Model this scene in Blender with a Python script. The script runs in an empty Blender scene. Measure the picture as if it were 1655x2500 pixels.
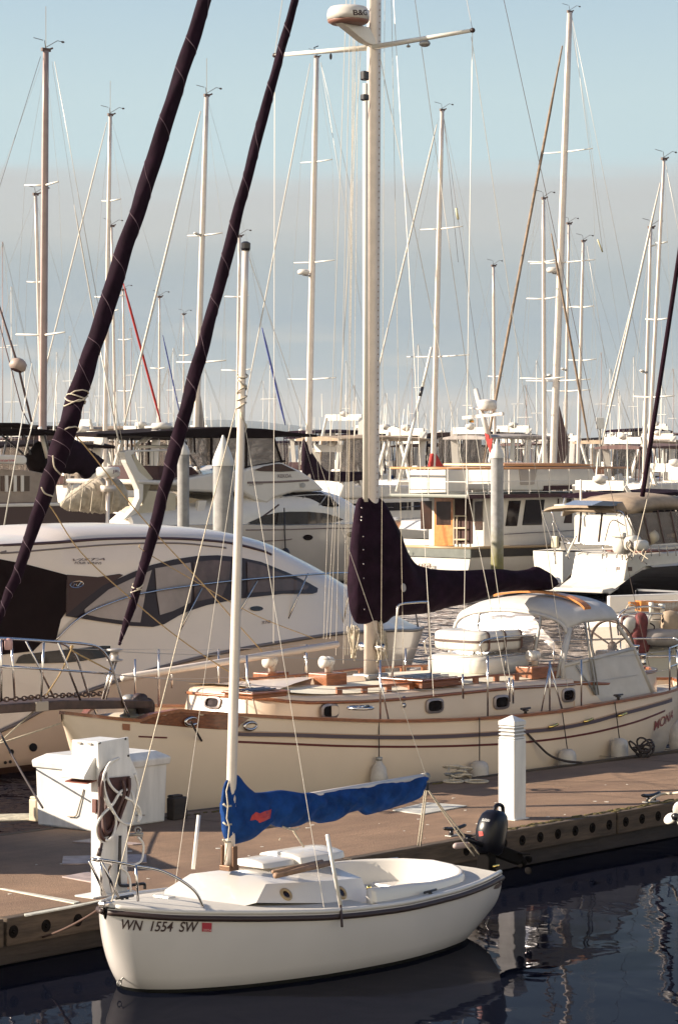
import bpy, bmesh, math, random
from mathutils import Vector, Matrix
from mathutils.bvhtree import BVHTree
from mathutils.geometry import delaunay_2d_cdt
R = math.radians
random.seed(7)
sc = bpy.context.scene
# ------------------------------------------------------------- camera, sky, sun
H = 4.8; FPX = 7000.0; CX = 827.5; VH = 1092.0; IW = 1655.0; IH = 2500.0
cam = bpy.data.cameras.new('camera'); camo = bpy.data.objects.new('camera', cam); sc.collection.objects.link(camo)
camo.location = (0, 0, H); camo.rotation_euler = (R(90), 0, 0)
cam.sensor_fit = 'VERTICAL'; cam.sensor_height = 36.0; cam.sensor_width = 24.0
cam.lens = FPX/IH*36.0; cam.shift_y = -(IH/2-VH)/IH; cam.clip_start = 1; cam.clip_end = 30000
sc.camera = camo
SUN_EL = 24.0; EXPO = 1.2
SV = Vector((-1.0, -0.02, 0)).normalized()            # horizontal direction towards the sun
sunv = Vector((SV.x*math.cos(R(SUN_EL)), SV.y*math.cos(R(SUN_EL)), math.sin(R(SUN_EL))))
w = bpy.data.worlds.new('World'); sc.world = w; w.use_nodes = True
nt = w.node_tree; N = nt.nodes; Lk = nt.links; N.clear()
out = N.new('ShaderNodeOutputWorld'); bg = N.new('ShaderNodeBackground')
sky = N.new('ShaderNodeTexSky'); sky.sky_type = 'NISHITA'; sky.sun_disc = False
sky.sun_elevation = R(SUN_EL); sky.sun_rotation = math.atan2(SV.x, SV.y) % (2*math.pi)
sky.air_density = 1.0; sky.dust_density = 0.6; sky.ozone_density = 1.5
tc = N.new('ShaderNodeTexCoord'); sx = N.new('ShaderNodeSeparateXYZ'); Lk.new(tc.outputs['Generated'], sx.inputs[0])
def mth(op, a, b=None, c=None):
    n = N.new('ShaderNodeMath'); n.operation = op
    for i, q in enumerate((a, b, c)):
        if q is None: continue
        if isinstance(q, (int, float)): n.inputs[i].default_value = q
        else: Lk.new(q, n.inputs[i])
    return n.outputs[0]
mp = N.new('ShaderNodeMapping'); mp.inputs['Scale'].default_value = (3.0, 3.0, 26.0); Lk.new(tc.outputs['Generated'], mp.inputs[0])
nz = N.new('ShaderNodeTexNoise'); nz.inputs['Scale'].default_value = 1.6; nz.inputs['Detail'].default_value = 7; nz.inputs['Roughness'].default_value = .52
Lk.new(mp.outputs[0], nz.inputs['Vector'])
mp2 = N.new('ShaderNodeMapping'); mp2.inputs['Scale'].default_value = (9.0, 9.0, 60.0); mp2.inputs['Location'].default_value = (1.3, .4, 2.2); Lk.new(tc.outputs['Generated'], mp2.inputs[0])
nz2 = N.new('ShaderNodeTexNoise'); nz2.inputs['Scale'].default_value = 1.5; nz2.inputs['Detail'].default_value = 6
Lk.new(mp2.outputs[0], nz2.inputs['Vector'])
# the cloud bank: everything below about 5.7 degrees, with an uneven upper edge
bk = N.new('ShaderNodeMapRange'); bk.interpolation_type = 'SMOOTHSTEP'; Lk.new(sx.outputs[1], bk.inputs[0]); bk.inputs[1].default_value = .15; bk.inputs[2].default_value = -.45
# behind the camera the clouds are raised, brightened and warmed as added fill light
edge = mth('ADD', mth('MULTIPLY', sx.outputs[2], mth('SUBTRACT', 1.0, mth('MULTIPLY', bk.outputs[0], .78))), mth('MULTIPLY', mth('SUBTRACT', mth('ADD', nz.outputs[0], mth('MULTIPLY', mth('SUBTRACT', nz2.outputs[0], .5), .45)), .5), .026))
bank = N.new('ShaderNodeMapRange'); bank.interpolation_type = 'SMOOTHSTEP'; Lk.new(edge, bank.inputs[0])
bank.inputs[1].default_value = .094; bank.inputs[2].default_value = .1035; bank.inputs[3].default_value = 1; bank.inputs[4].default_value = 0
ramp = N.new('ShaderNodeValToRGB')
Lk.new(mth('ADD', mth('MULTIPLY', sx.outputs[2], 10.0), mth('MULTIPLY', mth('SUBTRACT', nz.outputs[0], .5), .42)), ramp.inputs[0])
def srgb(r, g, b):
    f = lambda c: ((c/255+.055)/1.055)**2.4 if c > 10 else c/255/12.92
    return (f(r), f(g), f(b), 1)
cr = ramp.color_ramp
cr.elements[0].position = 0.0; cr.elements[0].color = srgb(180, 185, 186)
cr.elements[1].position = 1.0; cr.elements[1].color = srgb(202, 212, 214)
for p_, c_ in ((.14, (194, 195, 190)), (.2, (205, 202, 194)), (.28, (174, 187, 192)), (.46, (168, 182, 190)), (.62, (178, 188, 191)), (.8, (197, 200, 198)), (.9, (199, 202, 201))):
    e = cr.elements.new(p_); e.color = srgb(*c_)
puff = N.new('ShaderNodeMapRange'); Lk.new(nz2.outputs[0], puff.inputs[0]); puff.inputs[1].default_value = .52; puff.inputs[2].default_value = .7
low = N.new('ShaderNodeMapRange'); Lk.new(sx.outputs[2], low.inputs[0]); low.inputs[1].default_value = .052; low.inputs[2].default_value = .03
pm = mth('MULTIPLY', mth('MULTIPLY', puff.outputs[0], low.outputs[0]), .65)
mxp = N.new('ShaderNodeMixRGB'); Lk.new(pm, mxp.inputs[0]); Lk.new(ramp.outputs[0], mxp.inputs[1]); mxp.inputs[2].default_value = srgb(216, 210, 198)
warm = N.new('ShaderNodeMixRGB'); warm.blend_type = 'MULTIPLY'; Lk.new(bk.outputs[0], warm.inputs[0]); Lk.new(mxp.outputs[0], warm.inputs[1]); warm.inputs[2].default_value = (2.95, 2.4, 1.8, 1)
skm = N.new('ShaderNodeMixRGB'); skm.blend_type = 'MULTIPLY'; skm.inputs[0].default_value = 1
Lk.new(sky.outputs[0], skm.inputs[1]); skm.inputs[2].default_value = (.74, .82, .98, 1)
SKYS = 0.063
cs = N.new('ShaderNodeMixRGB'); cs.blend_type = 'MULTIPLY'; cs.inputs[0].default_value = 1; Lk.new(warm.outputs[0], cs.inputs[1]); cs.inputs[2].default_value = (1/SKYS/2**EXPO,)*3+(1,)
hz = N.new('ShaderNodeMapRange'); Lk.new(sx.outputs[2], hz.inputs[0]); hz.inputs[1].default_value = .12; hz.inputs[2].default_value = .25; hz.inputs[3].default_value = .93; hz.inputs[4].default_value = 0
pale = N.new('ShaderNodeMixRGB'); Lk.new(hz.outputs[0], pale.inputs[0]); Lk.new(skm.outputs[0], pale.inputs[1]); pale.inputs[2].default_value = tuple(c/SKYS/2**EXPO for c in srgb(200, 221, 225)[:3])+(1,)
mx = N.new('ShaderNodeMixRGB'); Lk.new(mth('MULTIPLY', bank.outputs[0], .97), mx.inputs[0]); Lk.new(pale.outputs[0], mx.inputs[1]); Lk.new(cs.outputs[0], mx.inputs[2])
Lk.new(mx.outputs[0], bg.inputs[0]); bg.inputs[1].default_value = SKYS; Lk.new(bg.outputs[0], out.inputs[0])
sl = bpy.data.lights.new('sun', 'SUN'); sl.energy = 5.0; sl.angle = R(.6); sl.color = (1.0, .87, .70)
so = bpy.data.objects.new('sun', sl); sc.collection.objects.link(so)
so.rotation_euler = sunv.to_track_quat('Z', 'Y').to_euler()
sc.view_settings.view_transform = 'Standard'; sc.view_settings.look = 'None'; sc.view_settings.exposure = EXPO; sc.view_settings.gamma = 1
sc.cycles.max_bounces = 8; sc.cycles.transparent_max_bounces = 24; sc.cycles.use_denoising = True; sc.cycles.caustics_reflective = False; sc.cycles.caustics_refractive = False
# ------------------------------------------------------------- geometry of the view
def ray(u, v): return Vector(((u-CX)/FPX, 1.0, -(v-VH)/FPX))
C0 = Vector((0, 0, H))
def P(u, v, Y): return C0+ray(u, v)*Y
def G(u, v, z=0.0): return C0+ray(u, v)*((H-z)*FPX/(v-VH))
class Fr:
    """local frame of a boat: x runs along the hull to the right and away, -y is the side nearer the camera"""
    def __init__(s, O, d=(.68, .733), z=0.0):
        s.O = Vector((O[0], O[1], z)); s.d = Vector((d[0], d[1], 0)).normalized(); s.m = Vector((-s.d.y, s.d.x, 0))
        s.a = math.atan2(s.d.y, s.d.x)
        s.M = Matrix.Translation(s.O) @ Matrix.Rotation(s.a, 4, 'Z'); s.I = s.M.inverted()
    def L(s, u, v, y=0.0):
        r = ray(u, v); t = (y-(C0-s.O).dot(s.m))/r.dot(s.m); return s.I @ (C0+r*t)
    def LX(s, u, v, x):
        r = ray(u, v); t = (x-(C0-s.O).dot(s.d))/r.dot(s.d); return s.I @ (C0+r*t)
    def LZ(s, u, v, z): return s.I @ G(u, v, z+s.O.z)
def on_side(fr, u, v, yf):
    p = fr.L(u, v, -1)
    for _ in range(25): p = fr.L(u, v, -yf(p.x, p.z))
    return p
def interp(tab, x):
    """smooth (monotone cubic) interpolation of a table of rows (x, a, b, ...)"""
    n = len(tab)
    if x <= tab[0][0]: return list(tab[0][1:])
    if x >= tab[-1][0]: return list(tab[-1][1:])
    i = 0
    while tab[i+1][0] < x: i += 1
    x0, x1 = tab[i][0], tab[i+1][0]; h = x1-x0; t = (x-x0)/h; r = []
    for k in range(1, len(tab[0])):
        def sl_(j):
            if j < 0 or j >= n-1: return None
            return (tab[j+1][k]-tab[j][k])/(tab[j+1][0]-tab[j][0])
        def tan(j):
            a, b = sl_(j-1), sl_(j)
            if a is None: return b
            if b is None: return a
            return 0 if a*b <= 0 else 2*a*b/(a+b)
        m0, m1 = tan(i), tan(i+1); a, b = tab[i][k], tab[i+1][k]
        r.append((2*t**3-3*t*t+1)*a+(t**3-2*t*t+t)*h*m0+(-2*t**3+3*t*t)*b+(t**3-t*t)*h*m1)
    return r
# ------------------------------------------------------------- materials
MATS = {}
def mat(name, col, rough=.5, metal=0, var=.0, vs=3.0, bump=0, bs=40, spec=.5, trans=0, alpha=1, coat=0, col2=None, stretch=(1, 1, 1), det=5):
    if name in MATS: return MATS[name]
    m = bpy.data.materials.new(name); m.use_nodes = True; n = m.node_tree.nodes; l = m.node_tree.links
    b = n['Principled BSDF']; b.inputs['Base Color'].default_value = (*col, 1); b.inputs['Roughness'].default_value = rough
    b.inputs['Metallic'].default_value = metal; b.inputs['Specular IOR Level'].default_value = spec
    b.inputs['Coat Weight'].default_value = coat; b.inputs['Alpha'].default_value = alpha; b.inputs['Transmission Weight'].default_value = trans
    t = n.new('ShaderNodeTexCoord'); mp = n.new('ShaderNodeMapping'); mp.inputs['Scale'].default_value = stretch; l.new(t.outputs['Object'], mp.inputs[0])
    if var > 0 or col2:
        z = n.new('ShaderNodeTexNoise'); z.inputs['Scale'].default_value = vs; z.inputs['Detail'].default_value = det; z.inputs['Roughness'].default_value = .6; l.new(mp.outputs[0], z.inputs['Vector'])
        r = n.new('ShaderNodeMapRange'); r.inputs[1].default_value = .32; r.inputs[2].default_value = .68; l.new(z.outputs[0], r.inputs[0])
        x = n.new('ShaderNodeMixRGB'); l.new(r.outputs[0], x.inputs[0])
        c2 = col2 or tuple(c*(1-var) for c in col)
        x.inputs[1].default_value = (*c2, 1); x.inputs[2].default_value = (*[min(1, c*(1+var*.35)) for c in col], 1); l.new(x.outputs[0], b.inputs['Base Color'])
    if bump:
        z = n.new('ShaderNodeTexNoise'); z.inputs['Scale'].default_value = bs; z.inputs['Detail'].default_value = 4; l.new(mp.outputs[0], z.inputs['Vector'])
        bb = n.new('ShaderNodeBump'); bb.inputs['Strength'].default_value = bump; bb.inputs['Distance'].default_value = .02; l.new(z.outputs[0], bb.inputs['Height']); l.new(bb.outputs[0], b.inputs['Normal'])
    MATS[name] = m; return m
GEL = mat('white_gelcoat', (.66, .62, .57), .22, var=.07, vs=1.3, coat=.3, bump=.02, bs=6)
GELD = mat('deck_nonskid', (.56, .52, .46), .6, var=.10, vs=5, bump=.15, bs=220)
CREAM = mat('cream_hull_paint', (.70, .55, .42), .28, var=.07, vs=.9, coat=.25, bump=.02, bs=3)
CREAMD = mat('cream_deck', (.56, .48, .37), .6, var=.12, vs=5, bump=.1, bs=160)
FWGEL = mat('warm_grey_gelcoat', (.72, .62, .52), .22, var=.07, vs=.7, coat=.3)
WPAINT = mat('white_dock_paint', (.66, .65, .63), .38, var=.16, vs=3, bump=.03, bs=30, stretch=(3, 3, .5))
NAVY = mat('navy_sail_canvas', (.016, .006, .014), .9, spec=.1, var=.5, vs=4, bump=1, bs=6)
NAVYS = mat('navy_furled_canvas', (.014, .0045, .011), .85, spec=.1, var=.4, vs=6, bump=.35, bs=14)
BLUE = mat('royal_blue_canvas', (.010, .055, .22), .8, spec=.15, var=.5, vs=5, bump=1, bs=9)
BURG = mat('burgundy_canvas', (.016, .004, .010), .85, spec=.1, var=.3)
BROWNC = mat('brown_sail_canvas', (.13, .075, .07), .85, var=.3)
TAN = mat('tan_canvas', (.36, .27, .19), .85, var=.25, vs=3, bump=.3, bs=12)
TANSTAY = mat('tan_furled_sail', (.27, .19, .13), .8, var=.5, vs=3)
DKC = mat('black_canvas_and_shade', (.012, .006, .006), .85, spec=.1, var=.3, bump=.3, bs=8)
GREYC = mat('grey_canvas', (.33, .29, .27), .85, var=.3, bump=.3, bs=10)
WHSAIL = mat('white_furled_sail', (.60, .55, .48), .7, var=.15, vs=6)
REDC = mat('red_canvas', (.42, .025, .02), .8, var=.3)
BLUEC = mat('blue_furled_sail', (.05, .07, .28), .8, var=.3)
VINYLW = mat('white_vinyl', (.52, .49, .46), .5, var=.1, vs=5, bump=.12, bs=10)
TEAK = mat('oiled_teak', (.30, .105, .04), .38, var=.45, vs=9, stretch=(.6, 6, 6), coat=.3, bump=.08, bs=30)
VARN = mat('varnished_teak', (.20, .062, .022), .22, var=.5, vs=8, stretch=(.5, 5, 5), coat=.6)
ORTEAK = mat('orange_teak', (.55, .21, .05), .35, var=.35, vs=9, stretch=(.6, 5, 5), coat=.4)
DKWOOD = mat('dark_weathered_wood', (.075, .042, .03), .55, var=.5, vs=9)
WOOD = mat('weathered_timber', (.095, .066, .044), .85, var=.6, vs=5, stretch=(.35, 3, 3), bump=.5, bs=16)
WOODD = mat('wet_timber', (.03, .02, .015), .7, var=.6, vs=4, stretch=(.35, 2, 2), bump=.5, bs=12)
CONC = mat('dock_concrete_side', (.17, .125, .095), .85, var=.6, vs=2.2, bump=.5, bs=18)
STEEL = mat('polished_steel', (.62, .58, .55), .2, metal=1)
ALU = mat('anodised_mast', (.72, .63, .56), .38, metal=.25, var=.10, vs=6)
ALUW = mat('white_painted_mast', (.78, .74, .67), .38, var=.08)
ALUD = mat('grey_mast', (.36, .27, .25), .5, metal=.3, var=.15)
WIRE = mat('stay_wire', (.56, .52, .46), .4, metal=.4)
DKWIRE = mat('dark_stay_wire', (.14, .11, .10), .5, metal=.3)
ROPE = mat('cream_rope', (.62, .54, .42), .9, var=.3, vs=40, bump=.5, bs=120)
YROPE = mat('golden_rope', (.50, .34, .16), .9, var=.3, vs=40)
DROPE = mat('dark_rope', (.04, .03, .03), .9)
MATT = mat('matt_black_metal', (.006, .005, .005), .9, spec=.08)
BLK = mat('black_plastic', (.018, .016, .02), .3, var=.2)
RUB = mat('brown_black_rubber', (.035, .018, .016), .55)
GLASS = mat('dark_window_glass', (.016, .009, .008), .08, spec=.35, var=.3, vs=1.2)
GLASSB = mat('brown_window_glass', (.07, .038, .028), .1, spec=.4, var=.5, vs=1.0)
FENDER = mat('white_fender', (.5, .46, .42), .4, var=.25, vs=8)
BRASS = mat('brass', (.75, .55, .18), .2, metal=1)
GALV = mat('galvanised_steel', (.36, .35, .33), .5, metal=.6, var=.3)
RED = mat('red_plastic', (.45, .04, .03), .4)
MAROON = mat('maroon_paint', (.11, .018, .02), .35)
GREEN = mat('dark_green_paint', (.035, .055, .045), .3)
NAVYP = mat('near_black_hull_paint', (.018, .014, .014), .18, coat=.4)
STRIPE = mat('grey_violet_stripe', (.085, .065, .085), .35)
AFOUL = mat('antifouling', (.02, .02, .022), .6)
TXT = mat('dark_lettering', (.045, .022, .02), .5)
GLASSCLR = None
def clear_vinyl():
    m = bpy.data.materials.new('clear_vinyl'); m.use_nodes = True; n = m.node_tree.nodes; l = m.node_tree.links
    o = n['Material Output']; n.remove(n['Principled BSDF'])
    t = n.new('ShaderNodeBsdfTransparent'); t.inputs[0].default_value = (.78, .72, .67, 1)
    g = n.new('ShaderNodeBsdfGlossy'); g.inputs['Roughness'].default_value = .12; g.inputs[0].default_value = (1, 1, 1, 1)
    d = n.new('ShaderNodeBsdfDiffuse'); d.inputs[0].default_value = (.46, .38, .33, 1)
    fz = n.new('ShaderNodeFresnel'); fz.inputs[0].default_value = 1.45
    zz = n.new('ShaderNodeTexNoise'); zz.inputs['Scale'].default_value = 4; bb = n.new('ShaderNodeBump'); bb.inputs['Strength'].default_value = .35; bb.inputs['Distance'].default_value = .05
    l.new(zz.outputs[0], bb.inputs['Height']); l.new(bb.outputs[0], g.inputs['Normal'])
    m1 = n.new('ShaderNodeMixShader'); m1.inputs[0].default_value = .30; l.new(t.outputs[0], m1.inputs[1]); l.new(d.outputs[0], m1.inputs[2])
    m2 = n.new('ShaderNodeMixShader'); l.new(fz.outputs[0], m2.inputs[0]); l.new(m1.outputs[0], m2.inputs[1]); l.new(g.outputs[0], m2.inputs[2])
    l.new(m2.outputs[0], o.inputs[0]); return m
VINYL = clear_vinyl()
def hull_mat(name, top, bottom, zline, rough=.22, stripes=()):
    """hull paint with antifouling below the waterline (a painted band, fixed to the hull)"""
    m = mat(name, top, rough, var=.07, vs=.9, coat=.3, bump=.02, bs=4); n = m.node_tree.nodes; l = m.node_tree.links; b = n['Principled BSDF']
    prev = b.inputs['Base Color'].links[0].from_socket
    t = n.new('ShaderNodeTexCoord'); s = n.new('ShaderNodeSeparateXYZ'); l.new(t.outputs['Object'], s.inputs[0])
    zz = n.new('ShaderNodeTexNoise'); zz.inputs['Scale'].default_value = 2.5; zz.inputs['Detail'].default_value = 8; l.new(t.outputs['Object'], zz.inputs[0])
    a = n.new('ShaderNodeMath'); a.operation = 'MULTIPLY_ADD'; l.new(zz.outputs[0], a.inputs[0]); a.inputs[1].default_value = .035; l.new(s.outputs[2], a.inputs[2])
    # grime just above the water
    r = n.new('ShaderNodeMapRange'); l.new(a.outputs[0], r.inputs[0]); r.inputs[1].default_value = zline; r.inputs[2].default_value = zline+.13
    x = n.new('ShaderNodeMixRGB'); l.new(r.outputs[0], x.inputs[0]); x.inputs[1].default_value = (*[c*.62 for c in top], 1); l.new(prev, x.inputs[2])
    g = n.new('ShaderNodeMath'); g.operation = 'LESS_THAN'; l.new(s.outputs[2], g.inputs[0]); g.inputs[1].default_value = zline
    y = n.new('ShaderNodeMixRGB'); l.new(g.outputs[0], y.inputs[0]); l.new(x.outputs[0], y.inputs[1]); y.inputs[2].default_value = (*bottom, 1)
    l.new(y.outputs[0], b.inputs['Base Color']); return m
# ------------------------------------------------------------- mesh building
class MB:
    def __init__(s): s.v = []; s.f = []
    def add(s, vs, fs):
        o = len(s.v); s.v += [tuple(p) for p in vs]; s.f += [tuple(i+o for i in f) for f in fs]; return s
    def box(s, c, size, rz=0.0, M=None, taper=1.0):
        hx, hy, hz = size[0]/2, size[1]/2, size[2]/2
        vs = [Vector((x*(taper if z > 0 else 1), y*(taper if z > 0 else 1), z)) for z in (-hz, hz) for x, y in ((-hx, -hy), (hx, -hy), (hx, hy), (-hx, hy))]
        Rm = (M or Matrix.Rotation(rz, 3, 'Z'))
        vs = [Rm @ p + Vector(c) for p in vs]
        return s.add(vs, [(3, 2, 1, 0), (4, 5, 6, 7), (0, 1, 5, 4), (1, 2, 6, 5), (2, 3, 7, 6), (3, 0, 4, 7)])
    def bar(s, a, b, wy, wz):
        """box running from a to b"""
        a = Vector(a); b = Vector(b); d = b-a; q = d.to_track_quat('X', 'Z').to_matrix()
        return s.box((a+b)/2, (d.length, wy, wz), M=q)
    def prism(s, poly, y0, y1, axis='y'):
        """poly: list of (x,z) (axis y) / (x,y) (axis z) / (y,z) (axis x), extruded"""
        n = len(poly); q = []
        for t in (y0, y1):
            for a, b in poly: q.append({'y': (a, t, b), 'z': (a, b, t), 'x': (t, a, b)}[axis])
        return s.add(q, [tuple(range(n)), tuple(range(2*n-1, n-1, -1))]+[((i+1) % n, i, i+n, (i+1) % n+n) for i in range(n)])
    def rings(s, rs, cap=True, closed=True):
        n = len(rs[0]); o = len(s.v)
        for r in rs: s.v += [tuple(p) for p in r]
        for k in range(len(rs)-1):
            for i in range(n if closed else n-1):
                j = (i+1) % n; s.f.append((o+k*n+i, o+k*n+j, o+(k+1)*n+j, o+(k+1)*n+i))
        if cap:
            s.f.append(tuple(o+i for i in range(n))[::-1]); s.f.append(tuple(o+(len(rs)-1)*n+i for i in range(n)))
        return s
    def tube(s, pts, r, seg=6, flat=None):
        pts = [Vector(p) for p in pts]; n = len(pts)
        rr = list(r) if isinstance(r, (list, tuple)) else [r]*n
        rings = []; up = None
        for i, p in enumerate(pts):
            t = (pts[min(i+1, n-1)]-pts[max(i-1, 0)])
            if t.length < 1e-9: t = Vector((0, 0, 1))
            t.normalize()
            if up is None:
                up = Vector((0, 0, 1)) if abs(t.z) < .9 else Vector((1, 0, 0))
            a = (up - t*up.dot(t)); a = a.normalized() if a.length > 1e-6 else t.orthogonal().normalized(); up = a; b = t.cross(a)
            k = flat if flat else 1.0
            rings.append([p+(a*math.cos(2*math.pi*j/seg)*k+b*math.sin(2*math.pi*j/seg))*rr[i] for j in range(seg)])
        return s.rings(rings)
    def lathe(s, prof, c=(0, 0, 0), seg=20, M=None, cap=True):
        """prof: (radius, height)"""
        M = M or Matrix.Identity(3); c = Vector(c)
        return s.rings([[c+M @ Vector((max(r, 1e-4)*math.cos(2*math.pi*j/seg), max(r, 1e-4)*math.sin(2*math.pi*j/seg), z)) for j in range(seg)] for r, z in prof], cap=cap)
    def ellip(s, c, r, seg=14, n=8, p=1.0):
        c = Vector(c); rs = []
        for i in range(n+1):
            a = -math.pi/2+math.pi*i/n; ca = max(math.cos(a), 1e-3)**p; sa = math.copysign(abs(math.sin(a))**p, math.sin(a))
            ring = []
            for j in range(seg):
                b = 2*math.pi*j/seg; cb = math.copysign(abs(math.cos(b))**p, math.cos(b)); sb = math.copysign(abs(math.sin(b))**p, math.sin(b))
                ring.append(c+Vector((r[0]*ca*cb, r[1]*ca*sb, r[2]*sa)))
            rs.append(ring)
        return s.rings(rs)
    def torus(s, c, R_, r, M=None, seg=24, rs=6, arc=(0, 2*math.pi), sx=1.0, sy=1.0):
        M = M or Matrix.Identity(3); c = Vector(c); pts = [c+M @ Vector((R_*sx*math.cos(a), R_*sy*math.sin(a), 0)) for a in [arc[0]+(arc[1]-arc[0])*i/seg for i in range(seg+1)]]
        return s.tube(pts, r, rs)
    def build(s, name, m, parent=None, smooth=False, bevel=0, sub=0, auto=None, mats=None, solid=0):
        me = bpy.data.meshes.new(name); me.from_pydata(s.v, [], s.f); me.update()
        bm = bmesh.new(); bm.from_mesh(me); bmesh.ops.remove_doubles(bm, verts=bm.verts, dist=1e-5); bmesh.ops.recalc_face_normals(bm, faces=bm.faces); bm.to_mesh(me); bm.free()
        o = bpy.data.objects.new(name, me); sc.collection.objects.link(o); me.materials.append(m)
        if parent: o.parent = parent
        if smooth or auto:
            for p in me.polygons: p.use_smooth = True
            if auto: me.set_sharp_from_angle(angle=R(auto))
        if solid:
            q = o.modifiers.new('s', 'SOLIDIFY'); q.thickness = solid; q.offset = 0
        if bevel:
            q = o.modifiers.new('b', 'BEVEL'); q.width = bevel; q.segments = 2; q.limit_method = 'ANGLE'; q.angle_limit = R(35)
        if sub:
            q = o.modifiers.new('u', 'SUBSURF'); q.levels = sub; q.render_levels = sub
        return o
def tag(o, label=None, cat=None, group=None, kind=None):
    if label: o['label'] = label
    if cat: o['category'] = cat
    if group: o['group'] = group
    if kind: o['kind'] = kind
    return o
def thing(name, label, cat, fr=None, loc=None, rz=0.0, group=None):
    o = bpy.data.objects.new(name, None); sc.collection.objects.link(o); o.empty_display_size = .2
    if fr: o.location = fr.O; o.rotation_euler = (0, 0, fr.a)
    elif loc is not None: o.location = loc; o.rotation_euler = (0, 0, rz)
    return tag(o, label, cat, group)
def curve_pts(pts, n=24):
    """smooth curve through points"""
    pts = [Vector(p) for p in pts]
    if len(pts) < 3: return pts
    q = [pts[0]*2-pts[1]]+pts+[pts[-1]*2-pts[-2]]; out_ = []
    per = max(2, n//(len(pts)-1))
    for i in range(1, len(q)-2):
        for k in range(per):
            t = k/per; a, b, c, d = q[i-1], q[i], q[i+1], q[i+2]
            out_.append(.5*((2*b)+(c-a)*t+(2*a-5*b+4*c-d)*t*t+(3*b-3*c+d-a)*t**3))
    out_.append(pts[-1]); return out_
def sag(a, b, s=0.0, n=10):
    a = Vector(a); b = Vector(b); return [a.lerp(b, i/n)-Vector((0, 0, s*4*(i/n)*(1-i/n))) for i in range(n+1)]
def line(name, pts, r, m, parent, seg=5): return MB().tube(pts, r, seg).build(name, m, parent, smooth=True)
# hull: rows (x, half beam, sheer z, keel z, fullness p)
class Hull:
    def __init__(s, st, q=1.0): s.st = st; s.q = q; s.x0 = st[0][0]; s.x1 = st[-1][0]
    def sec(s, x, t):
        hb, zs, zk, p = interp(s.st, x); a = t*math.pi/2
        return hb*math.sin(a)**p, zs-(zs-zk)*max(math.cos(a), 0)**s.q
    def y(s, x, z):
        x = min(max(x, s.x0), s.x1); hb, zs, zk, p = interp(s.st, x)
        c = min(1, max(0, (zs-z)/max(zs-zk, 1e-3)))**(1/s.q); return hb*max(1-c*c, 0)**(p/2)
    def hb(s, x): return interp(s.st, x)[0]
    def zs(s, x): return interp(s.st, x)[1]
    def xs(s, n=46):
        return [s.x0+(s.x1-s.x0)*(i/n)**1.35 for i in range(n+1)]
    def mesh(s, n=46, m=14):
        mb = MB(); rs = []
        for x in s.xs(n):
            r = []
            for k in range(-m, m+1):
                y, z = s.sec(x, abs(k)/m); r.append((x, math.copysign(y, k), z))
            rs.append(r)
        mb.rings(rs, cap=False, closed=False)
        o = len(mb.v); mb.v += [tuple(p) for p in rs[-1]]; mb.f.append(tuple(range(o, o+len(rs[-1]))))
        return mb
    def deck(s, n=40, inset=.0, drop=.0, camber=.05, x0=None, x1=None, m=6):
        mb = MB(); rs = []
        for x in s.xs(n):
            if x0 is not None and x < x0: continue
            if x1 is not None and x > x1: continue
            hb, zs, zk, p = interp(s.st, x); hb = max(hb-inset, .004)
            rs.append([(x, hb*k/m, zs-drop+camber*(1-(k/m)**2)) for k in range(-m, m+1)])
        mb.rings(rs, cap=False, closed=False); return mb
    def strip(s, path, w, h, out_=.01):
        """a rounded strip following points (x, z) on the near side and its mirror"""
        mb = MB()
        for sg in (-1, 1):
            pts = [Vector((x, sg*(s.y(x, z)+out_), z)) for x, z in path]
            mb.tube(pts, h/2, 6, flat=None)
        return mb
def bvh_of(mb, fr): return BVHTree.FromPolygons([fr.M @ Vector(p) for p in mb.v], mb.f)
def hit(bv, u, v):
    p, n, i, d = bv.ray_cast(C0, ray(u, v).normalized())
    if p is None: return None, None
    if n.dot(ray(u, v)) > 0: n = -n
    return p, n
def decal(poly, bv, fr, off=.012, step=14, thick=0.0):
    """a panel whose outline is traced in the picture and laid on a real surface"""
    us = [p[0] for p in poly]; vs = [p[1] for p in poly]
    pts = []; n = len(poly); edges = []
    for i in range(n):
        a, b = Vector(poly[i]), Vector(poly[(i+1) % n]); k = max(1, int((b-a).length/step))
        for j in range(k): pts.append(a.lerp(b, j/k))
    nb = len(pts); edges = [(i, (i+1) % nb) for i in range(nb)]
    def inside(x, y):
        c = False
        for i in range(n):
            (x1, y1), (x2, y2) = poly[i], poly[(i+1) % n]
            if (y1 > y) != (y2 > y) and x < (x2-x1)*(y-y1)/(y2-y1)+x1: c = not c
        return c
    x = min(us)+step/2
    while x < max(us):
        y = min(vs)+step/2
        while y < max(vs):
            if inside(x, y) and min((Vector((x, y))-q).length for q in pts[:nb]) > step*.4: pts.append(Vector((x, y)))
            y += step
        x += step
    vo, eo, fo, *_ = delaunay_2d_cdt(pts, edges, [list(range(nb))], 1, 1e-4)
    mb = MB(); vv = []; ok = []
    for p in vo:
        h_, nn = hit(bv, p.x, p.y)
        if h_ is None: vv.append((0, 0, 0)); ok.append(False)
        else: vv.append(fr.I @ (h_+nn*off)); ok.append(True)
    mb.add(vv, [f for f in fo if all(ok[i] for i in f)]); return mb
def decal_line(path, bv, fr, r, off=.005, n=30, seg=6):
    pts = curve_pts([Vector((*p, 0)) for p in path], n); q = []
    for p in pts:
        h_, nn = hit(bv, p.x, p.y)
        if h_ is not None: q.append(fr.I @ (h_+nn*off))
    return MB().tube(q, r, seg)
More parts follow.
